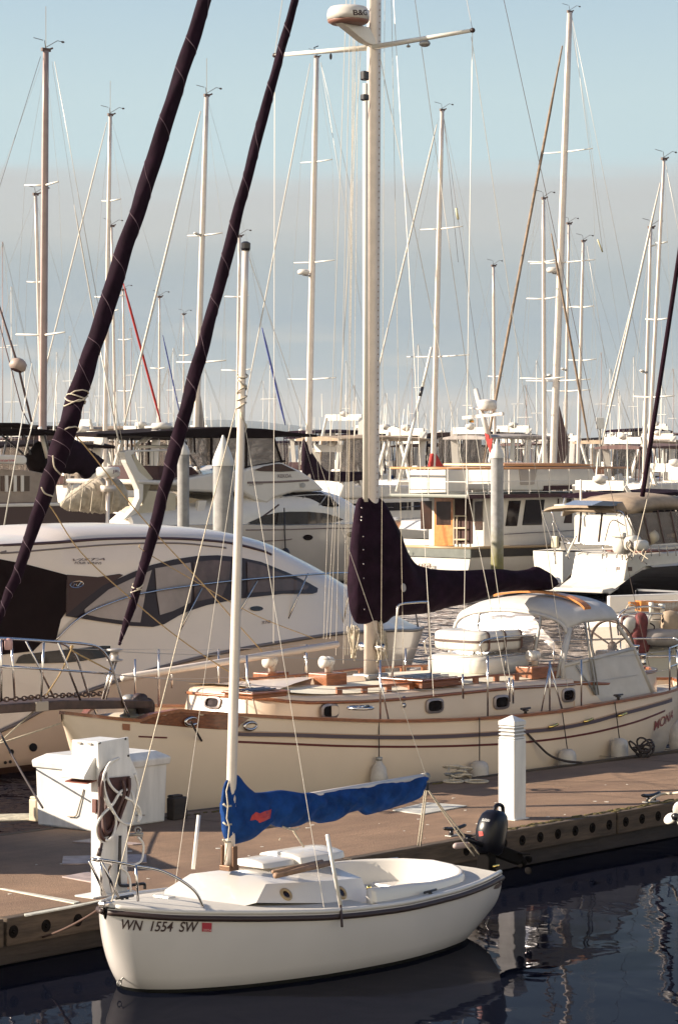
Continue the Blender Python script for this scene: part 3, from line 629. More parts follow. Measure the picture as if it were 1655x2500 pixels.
# ------------------------------------------------------------- small white catboat
def catboat():
    fr = Fr((-2.04, 25.06), (.652, .758))
    t = thing('small_sailboat', 'small white open sailboat with blue sail cover tied along the near dock edge', 'sailboat', fr)
    HBT = [(0, .03), (.12, .20), (.35, .41), (.75, .66), (1.3, .87), (2.0, 1.02), (2.8, 1.07), (3.6, 1.0), (4.2, .88), (4.8, .68)]
    shp = [(258, 2219), (420, 2231), (500, 2233), (620, 2234), (700, 2233), (806, 2230), (900, 2222), (1010, 2206), (1112, 2181), (1180, 2157), (1234, 2132)]
    zt = []
    for u, v in shp:
        p = on_side(fr, u, v, lambda x, z: interp(HBT, min(max(x, 0), 4.8))[0]); zt.append((p.x, p.z))
    zt.sort(); print('catboat sheer', [(round(a, 2), round(b_, 2)) for a, b_ in zt])
    ztab = [(max(a, 0) if i == 0 else a, b_) for i, (a, b_) in enumerate(zt)]
    st = []
    for i in range(33):
        x = 4.8*(i/32)**1.3; hb = interp(HBT, x)[0]; zs = interp(ztab, x)[0]
        zk = interp([(0, zs-.10), (.05, .50), (.12, .32), (.22, .13), (.35, -.02), (.6, -.22), (1.2, -.34), (3.0, -.34), (4.0, -.2), (4.5, -.03), (4.8, .09)], x)[0]
        pw = interp([(0, 1.0), (.4, .82), (1.2, .62), (2.5, .5), (4.0, .52), (4.8, .6)], x)[0]
        st.append((x, hb, zs, zk, pw))
    h = Hull(st); hm_ = hull_mat('small_boat_hull', (.63, .595, .575), (.02, .02, .018), .035)
    hmesh = h.mesh(56, 16); bv = bvh_of(hmesh, fr); hull_o = hmesh.build('hull', hm_, t, auto=50)
    # deck around the cockpit
    zs = h.zs; hb = h.hb
    x_c0, x_c1 = 2.55, 4.55
    ck = lambda x: min(hb(x)-.17, .78) if x > x_c0 else 0
    b = h.deck(60, .0, -.012, .05, None, x_c0); b.build('foredeck', GELD, t, smooth=True)
    b = MB()
    xs = [x_c0+(4.8-x_c0)*i/24 for i in range(25)]
    def inner(x):
        f = min(1, max(0, (x-x_c0)/.25)); g_ = min(1, max(0, (x_c1-x)/.55)) if x < x_c1 else 0
        return max((hb(x)-.20), .02)*math.sqrt(max(0, 1-(1-g_)**2))
    for sg in (-1, 1):
        b.rings([[(x, sg*hb(x), zs(x)+.012), (x, sg*(hb(x)+inner(x))/2, zs(x)+.03), (x, sg*inner(x), zs(x)+.035)] for x in xs], cap=False, closed=False)
    b.build('side_deck', GELD, t, smooth=True)
    # coaming: a raised lip round the cockpit
    b = MB(); ring_o = []; path = []
    xs2 = [x_c0+(x_c1-x_c0)*i/26 for i in range(27)]
    half = [(x, inner(x)) for x in xs2]
    loop = [(x, -y) for x, y in half]+[(x, y) for x, y in reversed(half[:-1])]
    hc = lambda x: interp([(x_c0, .16), (3.0, .15), (3.6, .11), (4.2, .10), (4.55, .11)], x)[0]
    secs = []
    for i, (x, y) in enumerate(loop):
        a = Vector((*loop[max(i-1, 0)], 0)); c = Vector((*loop[min(i+1, len(loop)-1)], 0)); tn = (c-a).normalized(); n_ = Vector((tn.y, -tn.x, 0))
        p = Vector((x, y, zs(x))); hh = hc(x); ww = .045
        secs.append([p+n_*ww+Vector((0, 0, -.02)), p+n_*(ww*.8)+Vector((0, 0, hh*.8)), p+n_*ww*.4+Vector((0, 0, hh)), p-n_*ww*.4+Vector((0, 0, hh)), p-n_*(ww*.8)+Vector((0, 0, hh*.8)), p-n_*ww+Vector((0, 0, -.52))])
    b.rings(secs, cap=True, closed=False); b.build('coaming', GEL, t, smooth=True)
    # inner liner, seats, sole
    b = MB(); b.prism([(x, -y+.02) for x, y in half if y > .05]+[(x, y-.02) for x, y in reversed(half) if y > .05], .18, .2, 'z'); b.build('cockpit_sole', GELD, t)
    for sg in (-1, 1):
        b = MB(); outer = [(x, sg*(y-.03)) for x, y in half if y > .45]; x_e = outer[-1][0]
        b.prism(outer+[(x_e, sg*.32), (x_c0+.02, sg*.32)], .40, .44, 'z'); b.prism([(x_c0+.02, sg*.32), (x_e, sg*.32), (x_e, sg*.34), (x_c0+.02, sg*.34)], .2, .40, 'z'); b.build('seat', GEL, t, bevel=.012)
    b = MB(); b.box((3.0, 0, .33), (.72, .07, .28)); b.build('centreboard_case', GEL, t, bevel=.02)
    b = MB(); b.box((4.35, 0, .45), (.42, .95, .04)); b.build('stern_seat', GEL, t, bevel=.012)
    # cabin trunk
    xf = .85; cab = MB(); secs = []
    zr = lambda x: interp([(.85, .0), (1.15, .30), (1.6, .345), (2.2, .35), (2.72, .32)], x)[0]
    near = [fr.L(626, 2204, -.57), fr.L(888, 2202, -.62), fr.L(880, 2143, -.55), fr.L(648, 2160, -.5)]
    print('cabin pts', [tuple(round(c, 2) for c in p) for p in near])
    xa, za = near[0].x, near[0].z; xb, zb = near[1].x, near[1].z; xc, zc = near[2].x, near[2].z; xd_, zd_ = near[3].x, near[3].z
    low = lambda x: zs(x)+.0
    F1 = [(xa, -.57, za), (xd_+.04, -.47, zd_), (xd_+.10, -.22, zd_+.045), (xd_+.12, 0, zd_+.06), (xd_+.10, .22, zd_+.045), (xd_+.04, .47, zd_), (xa, .57, za)]
    F0 = [(xa-.26, -.40, za+.0)]
    B1 = [(xb+.05, -.66, zb), (xc, -.56, zc), (xc, -.27, zc+.06), (xc, 0, zc+.075), (xc, .27, zc+.06), (xc, .56, zc), (xb+.05, .66, zb)]
    def mixs(f):
        r = []
        for p, q in zip(F1, B1):
            a = Vector(p).lerp(Vector(q), f); a.y *= 1+.10*math.sin(math.pi*f); r.append(a)
        return r
    rs = [mixs(i/12) for i in range(13)]
    cab.rings(rs, cap=False, closed=False)
    # sloping front face that meets the deck further forward
    fb = []
    for k, p in enumerate(F1):
        yy = p[1]/.57*.57; fx = xa-.02-.24*(1-(p[1]/.6)**2)
        fb.append((fx, p[1]*(1.0), zs(max(fx, .1))+.045*(1-(p[1]/.8)**2)))
    fb[0] = F1[0]; fb[-1] = F1[-1]
    cab.rings([fb, F1], cap=False, closed=False)
    o = len(cab.v); cab.v += B1; cab.f.append(tuple(range(o, o+len(B1))))
    cbv = bvh_of(cab, fr); cab.build('cabin', GEL, t, auto=28, bevel=.0)
    b = MB(); b.box((xb+.0, -.02, (zb+zc)/2-.05), (.03, .46, .34)); b.build('companionway_door', GELD, t)
    # non skid panel, hatch, sliding hatch
    b = MB(); x0 = .95
    hp = fr.LZ(700, 2100, zd_+.10)
    hx = (fr.LZ(685, 2105, zd_+.12).x)
    def hatchlid(cx, cy, sx_, sy_, z, hh, nm):
        b = MB(); rs = []
        for i in range(7):
            f = i/6; x = cx-sx_/2+sx_*f; e = (1 if 0 < i < 6 else .9)
            rs.append([(x, cy-sy_/2*e, z), (x, cy-sy_/2*e*.94, z+hh*.8), (x, cy-sy_/4, z+hh*1.15), (x, cy, z+hh*1.3), (x, cy+sy_/4, z+hh*1.15), (x, cy+sy_/2*e*.94, z+hh*.8), (x, cy+sy_/2*e, z)])
        b.rings(rs, cap=True, closed=False); return b.build(nm, GEL, t, smooth=True, bevel=.008)
    zc0 = zd_+.045
    hatchlid(xd_+.62, .08, .46, .46, zc0+.02, .055, 'fore_hatch'); hatchlid(xd_+1.12, .05, .62, .60, zc0+.025, .07, 'sliding_hatch')
    b = MB(); pa = fr.LZ(672, 2138, zc0+.06); pb = fr.LZ(810, 2106, zc0+.08); b.tube([pa, pb], .028, 8); b.tube([pa+Vector((.0, .03, .03)), pb+Vector((-.1, .03, .02))], .018, 8); b.build('boat_hook', mat('grey_brown_wood', (.28, .17, .11), .7, var=.4, vs=10), t, smooth=True)
    # portholes
    for (u, v) in ((698, 2184), (833, 2180)):
        p, n_ = hit(cbv, u, v); p = fr.I @ p; n_ = (fr.I.to_3x3() @ n_).normalized(); q = n_.to_track_quat('Z', 'Y').to_matrix()
        b = MB(); b.lathe([(.036, 0), (.037, .012), (.050, .016), (.064, .012), (.066, 0)], p, 24, q, cap=False); o = b.build('porthole', mat('tan_port_ring', (.36, .26, .14), .4, metal=.2), t, smooth=True)
        b = MB(); b.lathe([(.0, .004), (.044, .004)], p, 24, q, cap=False); g_ = b.build('glass', GLASS, o)
    # rub rail and toe rail
    b = MB()
    for sg in (-1, 1): b.tube([(x, sg*(h.y(x, zs(x)-.035)+.006), zs(x)-.035) for x in [4.8*(i/50)**1.3 for i in range(51)]], .026, 8)
    b.tube([(4.8, y*.68, zs(4.8)-.035) for y in (-1, -.5, 0, .5, 1)], .026, 8); b.build('rub_rail', RUB, t, smooth=True)
    b = MB()
    for sg in (-1, 1): b.tube([(x, sg*(hb(x)-.025), zs(x)+.018) for x in [.05+4.75*(i/50)**1.3 for i in range(51)]], .024, 8)
    b.build('toe_rail', GEL, t, smooth=True)
    # mast
    mbase = fr.L(560, 2118, 0); mtop = fr.L(600, 604, 0); print('cat mast', mbase, mtop)
    d_ = (mtop-mbase).normalized(); base = mbase-d_*.02
    b = MB(); n_ = 14
    b.tube([base.lerp(mtop, i/n_) for i in range(n_+1)], [.047]*6+[.045, .042, .040, .038, .036, .034, .033, .032, .031], 14); mast = b.build('mast', ALU, t, smooth=True)
    b = MB(); b.tube([base.lerp(mtop, i/n_)+Vector((.045-.012*i/n_, 0, 0)) for i in range(n_+1)], .008, 6); b.build('sail_track', STEEL, mast)
    b = MB(); b.lathe([(.038, 0), (.045, .02), (.045, .07), (.02, .085)], mtop-d_*.03, 12, d_.to_track_quat('Z', 'Y').to_matrix()); b.build('masthead', BLK, mast)
    b = MB(); b.box(base+Vector((0, 0, .02)), (.13, .13, .05)); b.box(base+Vector((0, .07, .12)), (.06, .02, .2)); b.box(base+Vector((0, -.07, .12)), (.06, .02, .2)); b.build('mast_step', mat('bronzed_step', (.16, .09, .055), .5, metal=.6), t, bevel=.006)
    tang = fr.L(592, 985, 0)
    b = MB(); rr = random.Random(4)
    for i in range(5): b.torus(base.lerp(mtop, .745+.012*i), .05, .008, Matrix.Rotation(rr.uniform(-.7, .7), 3, 'X') @ Matrix.Rotation(rr.uniform(-.5, .5), 3, 'Y'), 14, 5)
    b.tube(curve_pts([tang, tang+Vector((-.04, -.03, -.12)), tang+Vector((.03, -.02, -.22)), tang+Vector((-.02, 0, -.3))], 16), .009, 5); b.build('halyard_lashing', ROPE, mast, smooth=True)
    # boom with blue cover
    bend = fr.L(1036, 1897, 0); bst = fr.L(566, 1975, 0)
    b = MB(); b.tube([bst+Vector((.05, 0, 0)), bend+Vector((.03, 0, .0))], .035, 12); boom = b.build('boom', ALU, t, smooth=True)
    b = MB(); b.tube([bend-Vector((.02, 0, 0)), bend+Vector((.04, 0, 0))], .042, 12); b.build('boom_end_cap', GALV, boom, smooth=True)
    cx = lambda pts: [(500+x/1.96, 1850+y/1.96) for x, y in pts]
    topc = cx([(82, 210), (92, 140), (108, 108), (135, 90), (155, 80), (185, 118), (210, 146), (240, 166), (300, 162), (360, 155), (410, 160), (470, 168), (530, 163), (640, 150), (800, 124), (930, 104), (1040, 86), (1062, 92)])
    botc = cx([(82, 250), (92, 330), (102, 385), (120, 408), (150, 414), (200, 398), (270, 345), (315, 308), (340, 328), (400, 335), (440, 326), (500, 302), (560, 314), (605, 306), (690, 262), (735, 254), (775, 275), (830, 258), (900, 240), (1020, 193), (1045, 120), (1062, 100)])
    tp = [fr.L(u, v, 0) for u, v in topc]; bp = [fr.L(u, v, 0) for u, v in botc]
    tt = [(p.x, p.z) for p in tp]; bt = [(p.x, p.z) for p in bp]; x0, x1 = tt[0][0], tt[-1][0]
    rs = []; rr = random.Random(8); nc = 120; seg = 26
    for i in range(nc+1):
        f = i/nc; x = x0+(x1-x0)*f; zt_, zb_ = interp(tt, x)[0], interp(bt, x)[0]
        hw = interp([(0, .02), (.03, .07), (.10, .10), (.22, .10), (.5, .085), (.97, .06), (1, .02)], f)[0]; r = []
        for j in range(seg):
            a = 2*math.pi*j/seg; c, s_ = math.cos(a), math.sin(a)
            k = 1+.26*math.sin(f*46+c*3.1+2*math.sin(f*11+c*2))*abs(s_)+.16*math.sin(f*95-c*6+math.sin(f*23))*abs(s_)+.08*math.sin(f*170+c*11)*abs(s_)
            y = hw*s_*k*(1+.35*(-c)*(.5 if f < .2 else 0))
            zz = (zt_+zb_)/2+(zt_-zb_)/2*c; sway = .012*math.sin(f*31)
            r.append((x, y+sway, zz))
        rs.append(r)
    cov = MB().rings(rs); cvb = bvh_of(cov, fr); cover = cov.build('sail_cover', BLUE, t, smooth=True)
    red = mat('red_patch', (.50, .06, .06), .8, var=.2)
    b = decal(cx([(216, 300), (225, 275), (245, 258), (262, 268), (290, 256), (318, 246), (312, 290), (262, 310), (245, 296)]), cvb, fr, .006, 5); b.build('red_emblem', red, cover)
    for yy in (228, 316, 400):
        b = MB(); b.tube([fr.I @ (hit(cvb, 500+x/1.96, 1850+(yy+dy)/1.96)[0] or Vector((0, 0, 0))) if hit(cvb, 500+x/1.96, 1850+(yy+dy)/1.96)[0] else fr.L(500+x/1.96, 1850+(yy+dy)/1.96, -.1) for x, dy in ((88, -8), (105, 6), (128, 2))], .010, 6); b.build('lashing', ROPE, cover, smooth=True)
    b = MB(); b.tube([fr.L(500+x/1.96, 1850+y/1.96, -.13) for x, y in ((118, 110), (104, 160), (112, 230), (106, 290), (118, 330), (112, 400), (96, 500))], .007, 5); b.build('lashing', ROPE, cover, smooth=True)
    b = MB(); b.tube(curve_pts([fr.L(690, 2018, -.03), fr.L(712, 2026, -.02), fr.L(730, 2022, .02)], 10), .008, 5); b.tube([fr.L(715, 2026, 0), fr.L(742, 2068, 0)], .010, 5); b.tube([fr.L(682, 2052, 0), fr.L(684, 2046, 0)], .006, 5); b.build('downhaul', ROPE, t, smooth=True)
    # mainsheet
    hookp = fr.L(1042, 1925, 0)
    b = MB(); b.box(hookp+Vector((0, 0, .02)), (.04, .03, .08)); b.build('block', BLK, t, bevel=.01)
    e1 = fr.L(1023, 2066, .25)
    for (p, q, r_) in ((hookp, fr.L(1157, 2090, -.1), .008), (hookp, fr.L(1176, 2094, .0), .008), (fr.L(1040, 1905, 0), fr.L(1020, 2064, .62), .008), (fr.L(1044, 1905, 0), fr.L(1026, 2066, .66), .008)):
        b = MB(); b.tube(sag(p, q, .005), r_, 5); b.build('mainsheet', ROPE, t, smooth=True)
    # standing rigging
    hst = fr.L(592, 1000, 0)
    def wire_(a, c, r_=.004, nm='stay', m=WIRE): b = MB(); b.tube([a, c], r_, 5); return b.build(nm, m, t)
    wire_(fr.L(577, 996, 0), fr.L(274, 2200, 0), .006, 'forestay', ROPE)
    wire_(hst, Vector((mbase.x+.25, -.93, zs(mbase.x)+.03)), .003, 'shroud'); wire_(hst, Vector((mbase.x+.25, .93, zs(mbase.x)+.03)), .003, 'shroud')
    wire_(mtop, fr.L(1040, 1893, 0), .003, 'topping_lift')
    # bow rail
    def q(u, v, y): return fr.L(u, v, y)
    b = MB()
    yb = lambda x: -(interp(HBT, x)[0]-.04)
    a0 = on_side(fr, 497, 2215, lambda x, z: interp(HBT, max(x, 0))[0]-.05)
    a1 = Vector((.40, -.20, zs(.4)+.38)); 
    near = curve_pts([a0, fr.L(478, 2178, a0.y+.03), fr.L(440, 2148, a0.y+.12), fr.L(390, 2125, -.30), fr.L(335, 2115, -.22), fr.L(280, 2104, -.14), fr.L(240, 2098, -.03)], 36)
    b.tube(near, .013, 8)
    far = [Vector((p.x, -p.y, p.z)) for p in near]; b.tube(far, .013, 8); b.tube([near[-1], near[-1]+Vector((-.03, .03, 0)), far[-1]], .013, 8); b.build('bow_rail', STEEL, t, smooth=True)
    for (u0, v0, u1, v1, y) in ((332, 2112, 338, 2200, -.22), (250, 2106, 290, 2190, -.08)):
        for sg in (1, -1):
            b = MB(); p_, q_ = fr.L(u0, v0, y), fr.L(u1, v1, y); b.tube([(p_.x, sg*p_.y, p_.z), (q_.x, sg*q_.y, q_.z)], .012, 8); b.build('rail_post', STEEL, t, smooth=True)
    # deck fittings
    fz = zs(.9)+.05
    p_ = fr.LZ(402, 2198, fz-.02); b = MB(); b.box(p_, (.16, .24, .035)); b.box(p_+Vector((0, 0, .03)), (.10, .2, .03)); b.build('deck_vent', GEL, t, bevel=.012)
    p_ = fr.LZ(305, 2198, zs(.4)+.03); b = MB(); b.tube([p_+Vector((-.11, 0, .03)), p_+Vector((.11, 0, .03))], .014, 6); b.tube([p_+Vector((-.03, 0, 0)), p_+Vector((-.03, 0, .03))], .016, 6); b.tube([p_+Vector((.03, 0, 0)), p_+Vector((.03, 0, .03))], .016, 6); b.build('bow_cleat', BLK, t, smooth=True)
    b = MB(); b.box((.02, 0, zs(0)+.03), (.14, .07, .05)); b.build('bow_chock', STEEL, t, bevel=.01)
    for (u, v) in ((1050, 2182),):
        p_ = fr.LZ(u, v, zs(3.7)+.03); b = MB(); b.tube([p_+Vector((-.09, 0, .02)), p_+Vector((.09, 0, .03))], .012, 6); b.tube([p_, p_+Vector((0, 0, .02))], .018, 6); b.build('stern_cleat', BLK, t, smooth=True)
    for (u, v, m2) in ((1107, 2160, BLK), (899, 2168, BRASS)):
        p_ = fr.L(u, v, -(interp(HBT, 4.0)[0]-.17)); b = MB(); b.lathe([(.0, .0), (.028, 0), (.028, .014), (.012, .02), (0, .02)], p_, 14, Matrix.Rotation(R(90), 3, 'X')); b.build('deck_fitting', m2, t, smooth=True)
    # white lift-off boat fenders standing as posts: two white sticks on the rail
    for (u0, v0, u1, v1, y, dk) in ((799, 2038, 832, 2214, -.97, 1), (486, 1990, 472, 2122, .62, 0)):
        p_, q_ = fr.L(u0, v0, y), fr.L(u1, v1, y); b = MB(); b.tube([q_, p_], .018, 8); pole = b.build('guide_pole', mat('white_plastic_pole', (.76, .73, .68), .4), t, smooth=True)
        if dk:
            d2 = (q_-p_).normalized(); e_ = fr.L(835, 2262, -1.12); b = MB(); b.tube([q_-d2*.02, e_], .013, 6); b.build('pole_bracket', RUB, t, smooth=True)
    # bow eye
    b = MB(); p_ = fr.L(292, 2400, 0); b.torus(p_, .025, .007, Matrix.Rotation(R(90), 3, 'X'), 14, 6); b.tube([p_+Vector((.02, 0, .02)), p_+Vector((.07, 0, .06))], .008, 6); b.build('bow_eye', GALV, t, smooth=True)
    # registration
    lettering('WN  1554  SW', bv, fr, (296, 2267), (484, 2274), 25, TXT, t, shear=.22, off=.008, bold=.014)
    b = decal([(493, 2252), (517, 2253), (516, 2275), (493, 2274)], bv, fr, .008, 8); stk = b.build('sticker', mat('red_sticker', (.38, .03, .05), .5), t)
    lettering('2024', bv, fr, (495, 2273), (515, 2273.5), 6, mat('pink_lettering', (.7, .4, .38), .5), stk, off=.012)
    b = decal([(1203, 2170), (1208, 2160), (1216, 2157), (1214, 2150), (1220, 2153), (1225, 2150), (1222, 2160), (1216, 2168), (1208, 2170)], bv, fr, .006, 4); b.build('hull_emblem', TXT, t)
    # outboard motor, tilted up, hung on the transom
    fo = Fr((fr.M @ Vector((4.9, -.05, 0)))[:2], fr.d[:2]); om = thing('outboard_motor', 'black outboard motor tilted up on the small white sailboat stern', 'outboard motor', fo)
    c = fo.L(1199, 2030, 0); cowl = mat('black_motor_cowl', (.006, .006, .010), .3, spec=.25); Rt = Matrix.Rotation(R(12), 3, 'Y')
    b = MB(); rs = []
    for (z, lx, ly, ox) in ((-.23, .10, .085, .0), (-.20, .135, .115, 0), (-.10, .155, .125, .0), (.0, .165, .13, .0), (.10, .155, .125, .01), (.17, .13, .11, .02), (.21, .09, .08, .03), (.222, .03, .03, .03)):
        rs.append([c+Rt @ Vector((ox+lx*math.copysign(abs(math.cos(a))**.7, math.cos(a)), ly*math.copysign(abs(math.sin(a))**.7, math.sin(a)), z)) for a in [2*math.pi*j/24 for j in range(24)]])
    b.rings(rs); obv = bvh_of(b, fo); b.build('cowling', cowl, om, smooth=True)
    b = MB(); b.tube(curve_pts([c+Rt @ Vector((.0, 0, .20)), c+Rt @ Vector((.03, 0, .27)), c+Rt @ Vector((.13, 0, .27)), c+Rt @ Vector((.16, 0, .15)), c+Rt @ Vector((.16, 0, .02))], 20), .02, 8); b.build('carry_handle', cowl, om, smooth=True)
    b = MB(); b.tube([c+Vector((-.12, .0, -.14)), c+Vector((-.38, .02, -.03))], .028, 10); b.build('tiller_arm', cowl, om, smooth=True)
    g_ = fo.L(1108, 2066, .1); g2_ = fo.L(1150, 2062, .08); b = MB(); b.tube([g_, g_.lerp(g2_, .1), g_.lerp(g2_, .9), g2_], [.02, .033, .03, .025], 10); b.build('tiller_grip', mat('grey_grip', (.35, .27, .26), .6), om, smooth=True)
    b = MB(); b.bar(c+Vector((.02, 0, -.18)), c+Vector((.46, .0, -.33)), .09, .13); b.build('drive_leg', MATT, om, bevel=.02)
    b = MB(); b.tube([c+Vector((.42, 0, -.29)), c+Vector((.56, 0, -.38))], [.05, .03], 10); b.bar(c+Vector((.38, 0, -.26)), c+Vector((.52, 0, -.28)), .2, .012); b.build('gearcase', MATT, om, smooth=False)
    for k in range(3):
        a = 2*math.pi*k/3; b = MB(); b.ellip(c+Vector((.58, .07*math.cos(a), -.40+.07*math.sin(a))), (.012, .05, .04), 10, 6); b.build('propeller_blade', MATT, om, smooth=True)
    b = MB(); b.box(c+Vector((-.08, 0, -.30)), (.12, .16, .26)); b.build('clamp_bracket', MATT, om, bevel=.015)
    b = MB(); b.tube([c+Vector((-.10, -.09, -.34)), c+Vector((-.02, -.1, -.33))], .022, 8); b.build('clamp_screw', BRASS, om, smooth=True)
    p0, n0 = hit(obv, 1177, 2003)
    lettering('SUZUKI', obv, fo, (1176, 2004), (1194, 2007), 6, mat('white_lettering', (.6, .6, .6), .5), om, off=.006)
    b = decal([(1168, 2030), (1178, 2030), (1180, 2040), (1170, 2042)], obv, fo, .005, 4); b.build('red_decal', RED, om)
    # mooring line bow to dock beam
    b = MB(); b.tube(sag(fr.M @ Vector((.05, 0, zs(0)+.05)), G(70, 2297, .12)+Vector((0, 0, 0)), .05, 14), .012, 6)
    tag(b.build('mooring_line', mat('brown_rope', (.07, .035, .025), .8), smooth=True), 'brown bow line sagging from the small sailboat along the timber edge', 'rope')
    return fr
FC = catboat()
# ------------------------------------------------------------- large cream cruising yacht
def c5(x, y): return (x/1.889, 1250+y/1.889)
def c6(x, y): return (825+x/1.889, 1250+y/1.889)
def cR(x, y): return (1205+x/3.484, 1350+y/3.484)
FY = Fr((-3.39, 35.18), (.68, .733))
def yacht():
    fr = FY; t = thing('cruising_yacht', 'large cream double ended cruising yacht with teak trim on the far side of the dock', 'sailing yacht', fr)
    HBT = [(0, .03), (.3, .24), (.8, .52), (1.6, .90), (3, 1.36), (5, 1.70), (7, 1.78), (9, 1.66), (10.4, 1.36), (11.4, .98), (12.1, .56), (12.55, .06)]
    hbf = lambda x, z: interp(HBT, min(max(x, 0), 12.55))[0]
    shp = [(148, 1741), (200, 1745), (254, 1751), (310, 1757), (339, 1759), (360, 1752), (381, 1741), (410, 1735), (423, 1734), (480, 1738), (561, 1743), (704, 1752), (830, 1757), (926, 1760), (1050, 1759), (1169, 1754), (1270, 1747), (1370, 1736), (1487, 1716), (1570, 1701), (1625, 1690)]
    zt = sorted([(on_side(fr, u, v, hbf).x, on_side(fr, u, v, hbf).z) for u, v in shp])
    zt[0] = (0, zt[0][1]); zt.append((12.55, zt[-1][1]+.02))
    st = []
    for i in range(41):
        x = 12.55*i/40 if i > 4 else 12.55*i/40
        hb = interp(HBT, x)[0]; zs = interp(zt, x)[0]
        zk = interp([(0, zs-.12), (.08, 1.28), (.25, .92), (.55, .45), (.95, .0), (1.6, -.4), (3, -.7), (8, -.8), (10.5, -.45), (11.4, -.05), (12.0, .32), (12.4, .70), (12.55, zs-.1)], x)[0]
        st.append((x, hb, zs, zk, interp([(0, 1.0), (1, .95), (3, .7), (6, .55), (9, .6), (11.5, .8), (12.55, 1.0)], x)[0]))
    extra = []
    for x in (.08, .17, .25, .40, .8, 12.1, 12.3, 12.45):
        extra.append((x, interp(HBT, x)[0], interp(zt, x)[0], interp([(0, interp(zt, 0)[0]-.12), (.08, 1.28), (.25, .92), (.55, .45), (.95, .0), (12.0, .32), (12.4, .70), (12.55, 1.0)], x)[0], .95))
    st = sorted(st+extra); st = [s_ for i, s_ in enumerate(st) if i == 0 or s_[0]-st[i-1][0] > .02]
    h = Hull(st); h.xs = lambda n=46: [s_[0] for s_ in st]
    hm_ = hull_mat('yacht_hull', (.78, .64, .50), (.05, .02, .02), .10, .3)
    mesh = h.mesh(0, 16); bv = bvh_of(mesh, fr); mesh.build('hull', hm_, t, auto=60)
    zs, hb = h.zs, h.hb
    h.deck(0, .06, .14, .06).build('deck', CREAMD, t, smooth=True)
    # teak cap rail, rubbing strake, stripes
    xs = [s_[0] for s_ in st]
    b = MB()
    for sg in (-1, 1): b.rings([[(x, sg*(hb(x)+.03), zs(x)-.02), (x, sg*(hb(x)+.03), zs(x)+.02), (x, sg*max(hb(x)-.08, 0), zs(x)+.02), (x, sg*max(hb(x)-.08, 0), zs(x)-.02)] for x in xs])
    b.build('cap_rail', TEAK, t, auto=40)
    b = MB()
    for sg in (-1, 1): b.rings([[(x, sg*max(hb(x)-.05, 0), zs(x)-.02), (x, sg*max(hb(x)-.07, 0), zs(x)-.16)] for x in xs], cap=False, closed=False)
    b.build('bulwark', CREAM, t)
    def stripe(px, w, m, nm, off=.004):
        q = [on_side(fr, u, v, lambda x, z: h.y(x, z)) for u, v in px]; tb = sorted([(p.x, p.z) for p in q]); b = MB()
        x0, x1 = tb[0][0], tb[-1][0]; n = 60
        for sg in (-1, 1):
            rs = []
            for i in range(n+1):
                x = x0+(x1-x0)*i/n; z = interp(tb, x)[0]; r = []
                for dz, o in ((-w/2, -.01), (-w/2, off), (w/2, off), (w/2, -.01)): r.append((x, sg*(h.y(x, z+dz)+o), z+dz))
                rs.append(r)
            b.rings(rs)
        return b.build(nm, m, t)
    rub = [(582, 1791), (704, 1793), (830, 1797), (1000, 1799), (1143, 1794), (1250, 1787), (1354, 1778), (1440, 1762), (1513, 1742), (1590, 1722), (1636, 1708)]
    stripe(rub, .058, STRIPE, 'rub_strake', .03)
    stripe([(u, v-4.5) for u, v in rub], .010, mat('pale_strake_line', (.45, .30, .2), .5), 'strake_line', .033)
    low = [(339, 1798), (440, 1803), (582, 1811), (704, 1816), (830, 1821), (1000, 1823), (1169, 1819), (1270, 1813), (1354, 1804), (1440, 1790), (1513, 1773), (1575, 1754), (1622, 1735)]
    stripe([p for p in low if p[0] > 445], .028, MAROON, 'boot_stripe', .006); stripe([(339, 1798), (380, 1800), (408, 1801)], .02, MAROON, 'bow_stripe', .006)
    b = decal([c5(640, 965), c5(700, 945), c5(740, 925), c5(800, 918), c5(920, 922), c5(1060, 935), c5(1150, 950), c5(1110, 978), c5(1090, 1005), c5(1000, 1002), c5(860, 992), c5(720, 980), c5(650, 975)], bv, fr, .008, 7); b.build('teak_bulwark', VARN, t)
    b = decal([c5(565, 975), c5(600, 978), c5(600, 1008), c5(566, 1004)], bv, fr, .01, 5); b.build('bow_plate', mat('orange_brown_plate', (.30, .12, .06), .5), t)
    for (x, y, w_) in ((880, 965, .2), (1150, 986, .25)):
        p, n_ = hit(bv, *c5(x, y)); p = fr.I @ p; b = MB(); b.torus(p+Vector((0, -.02, 0)), .07, .022, Matrix.Rotation(R(90), 3, 'X'), 20, 8, sx=1.5, sy=.65); b.build('hawse_ring', STEEL, t, smooth=True)
    for (u, v) in ((1343, 1772), (1428, 1759), (1511, 1745)):
        p, n_ = hit(bv, u, v); p = fr.I @ p; b = MB(); b.tube([p+Vector((-.1, -.05, -.01)), p+Vector((-.05, -.07, 0)), p+Vector((.05, -.07, .02)), p+Vector((.1, -.05, .02))], .02, 8); b.build('brass_fairlead', BRASS, t, smooth=True)
    lettering('MONA', bv, fr, (1594, 1783), (1640, 1752), 24, mat('faded_red_lettering', (.26, .06, .05), .5), t, off=.012)
    # cabin trunk
    top = [(620, 1707), (704, 1713), (830, 1702), (1037, 1688), (1195, 1671), (1300, 1664), (1397, 1658)]
    ytr = lambda x: interp([(2.4, .50), (2.55, .78), (2.85, .95), (3.6, 1.08), (5, 1.20), (7, 1.22), (9.2, 1.12)], x)[0]
    q = [on_side(fr, u, v, lambda x, z: ytr(x)) for u, v in top]; tz = sorted([(p.x, p.z) for p in q])
    f0 = fr.L(445, 1735, .62); f1 = fr.L(487, 1672, .6); xfr = f0.x; print('trunk front', f0, f1, tz)
    xe = fr.L(1397, 1700, -1.12).x
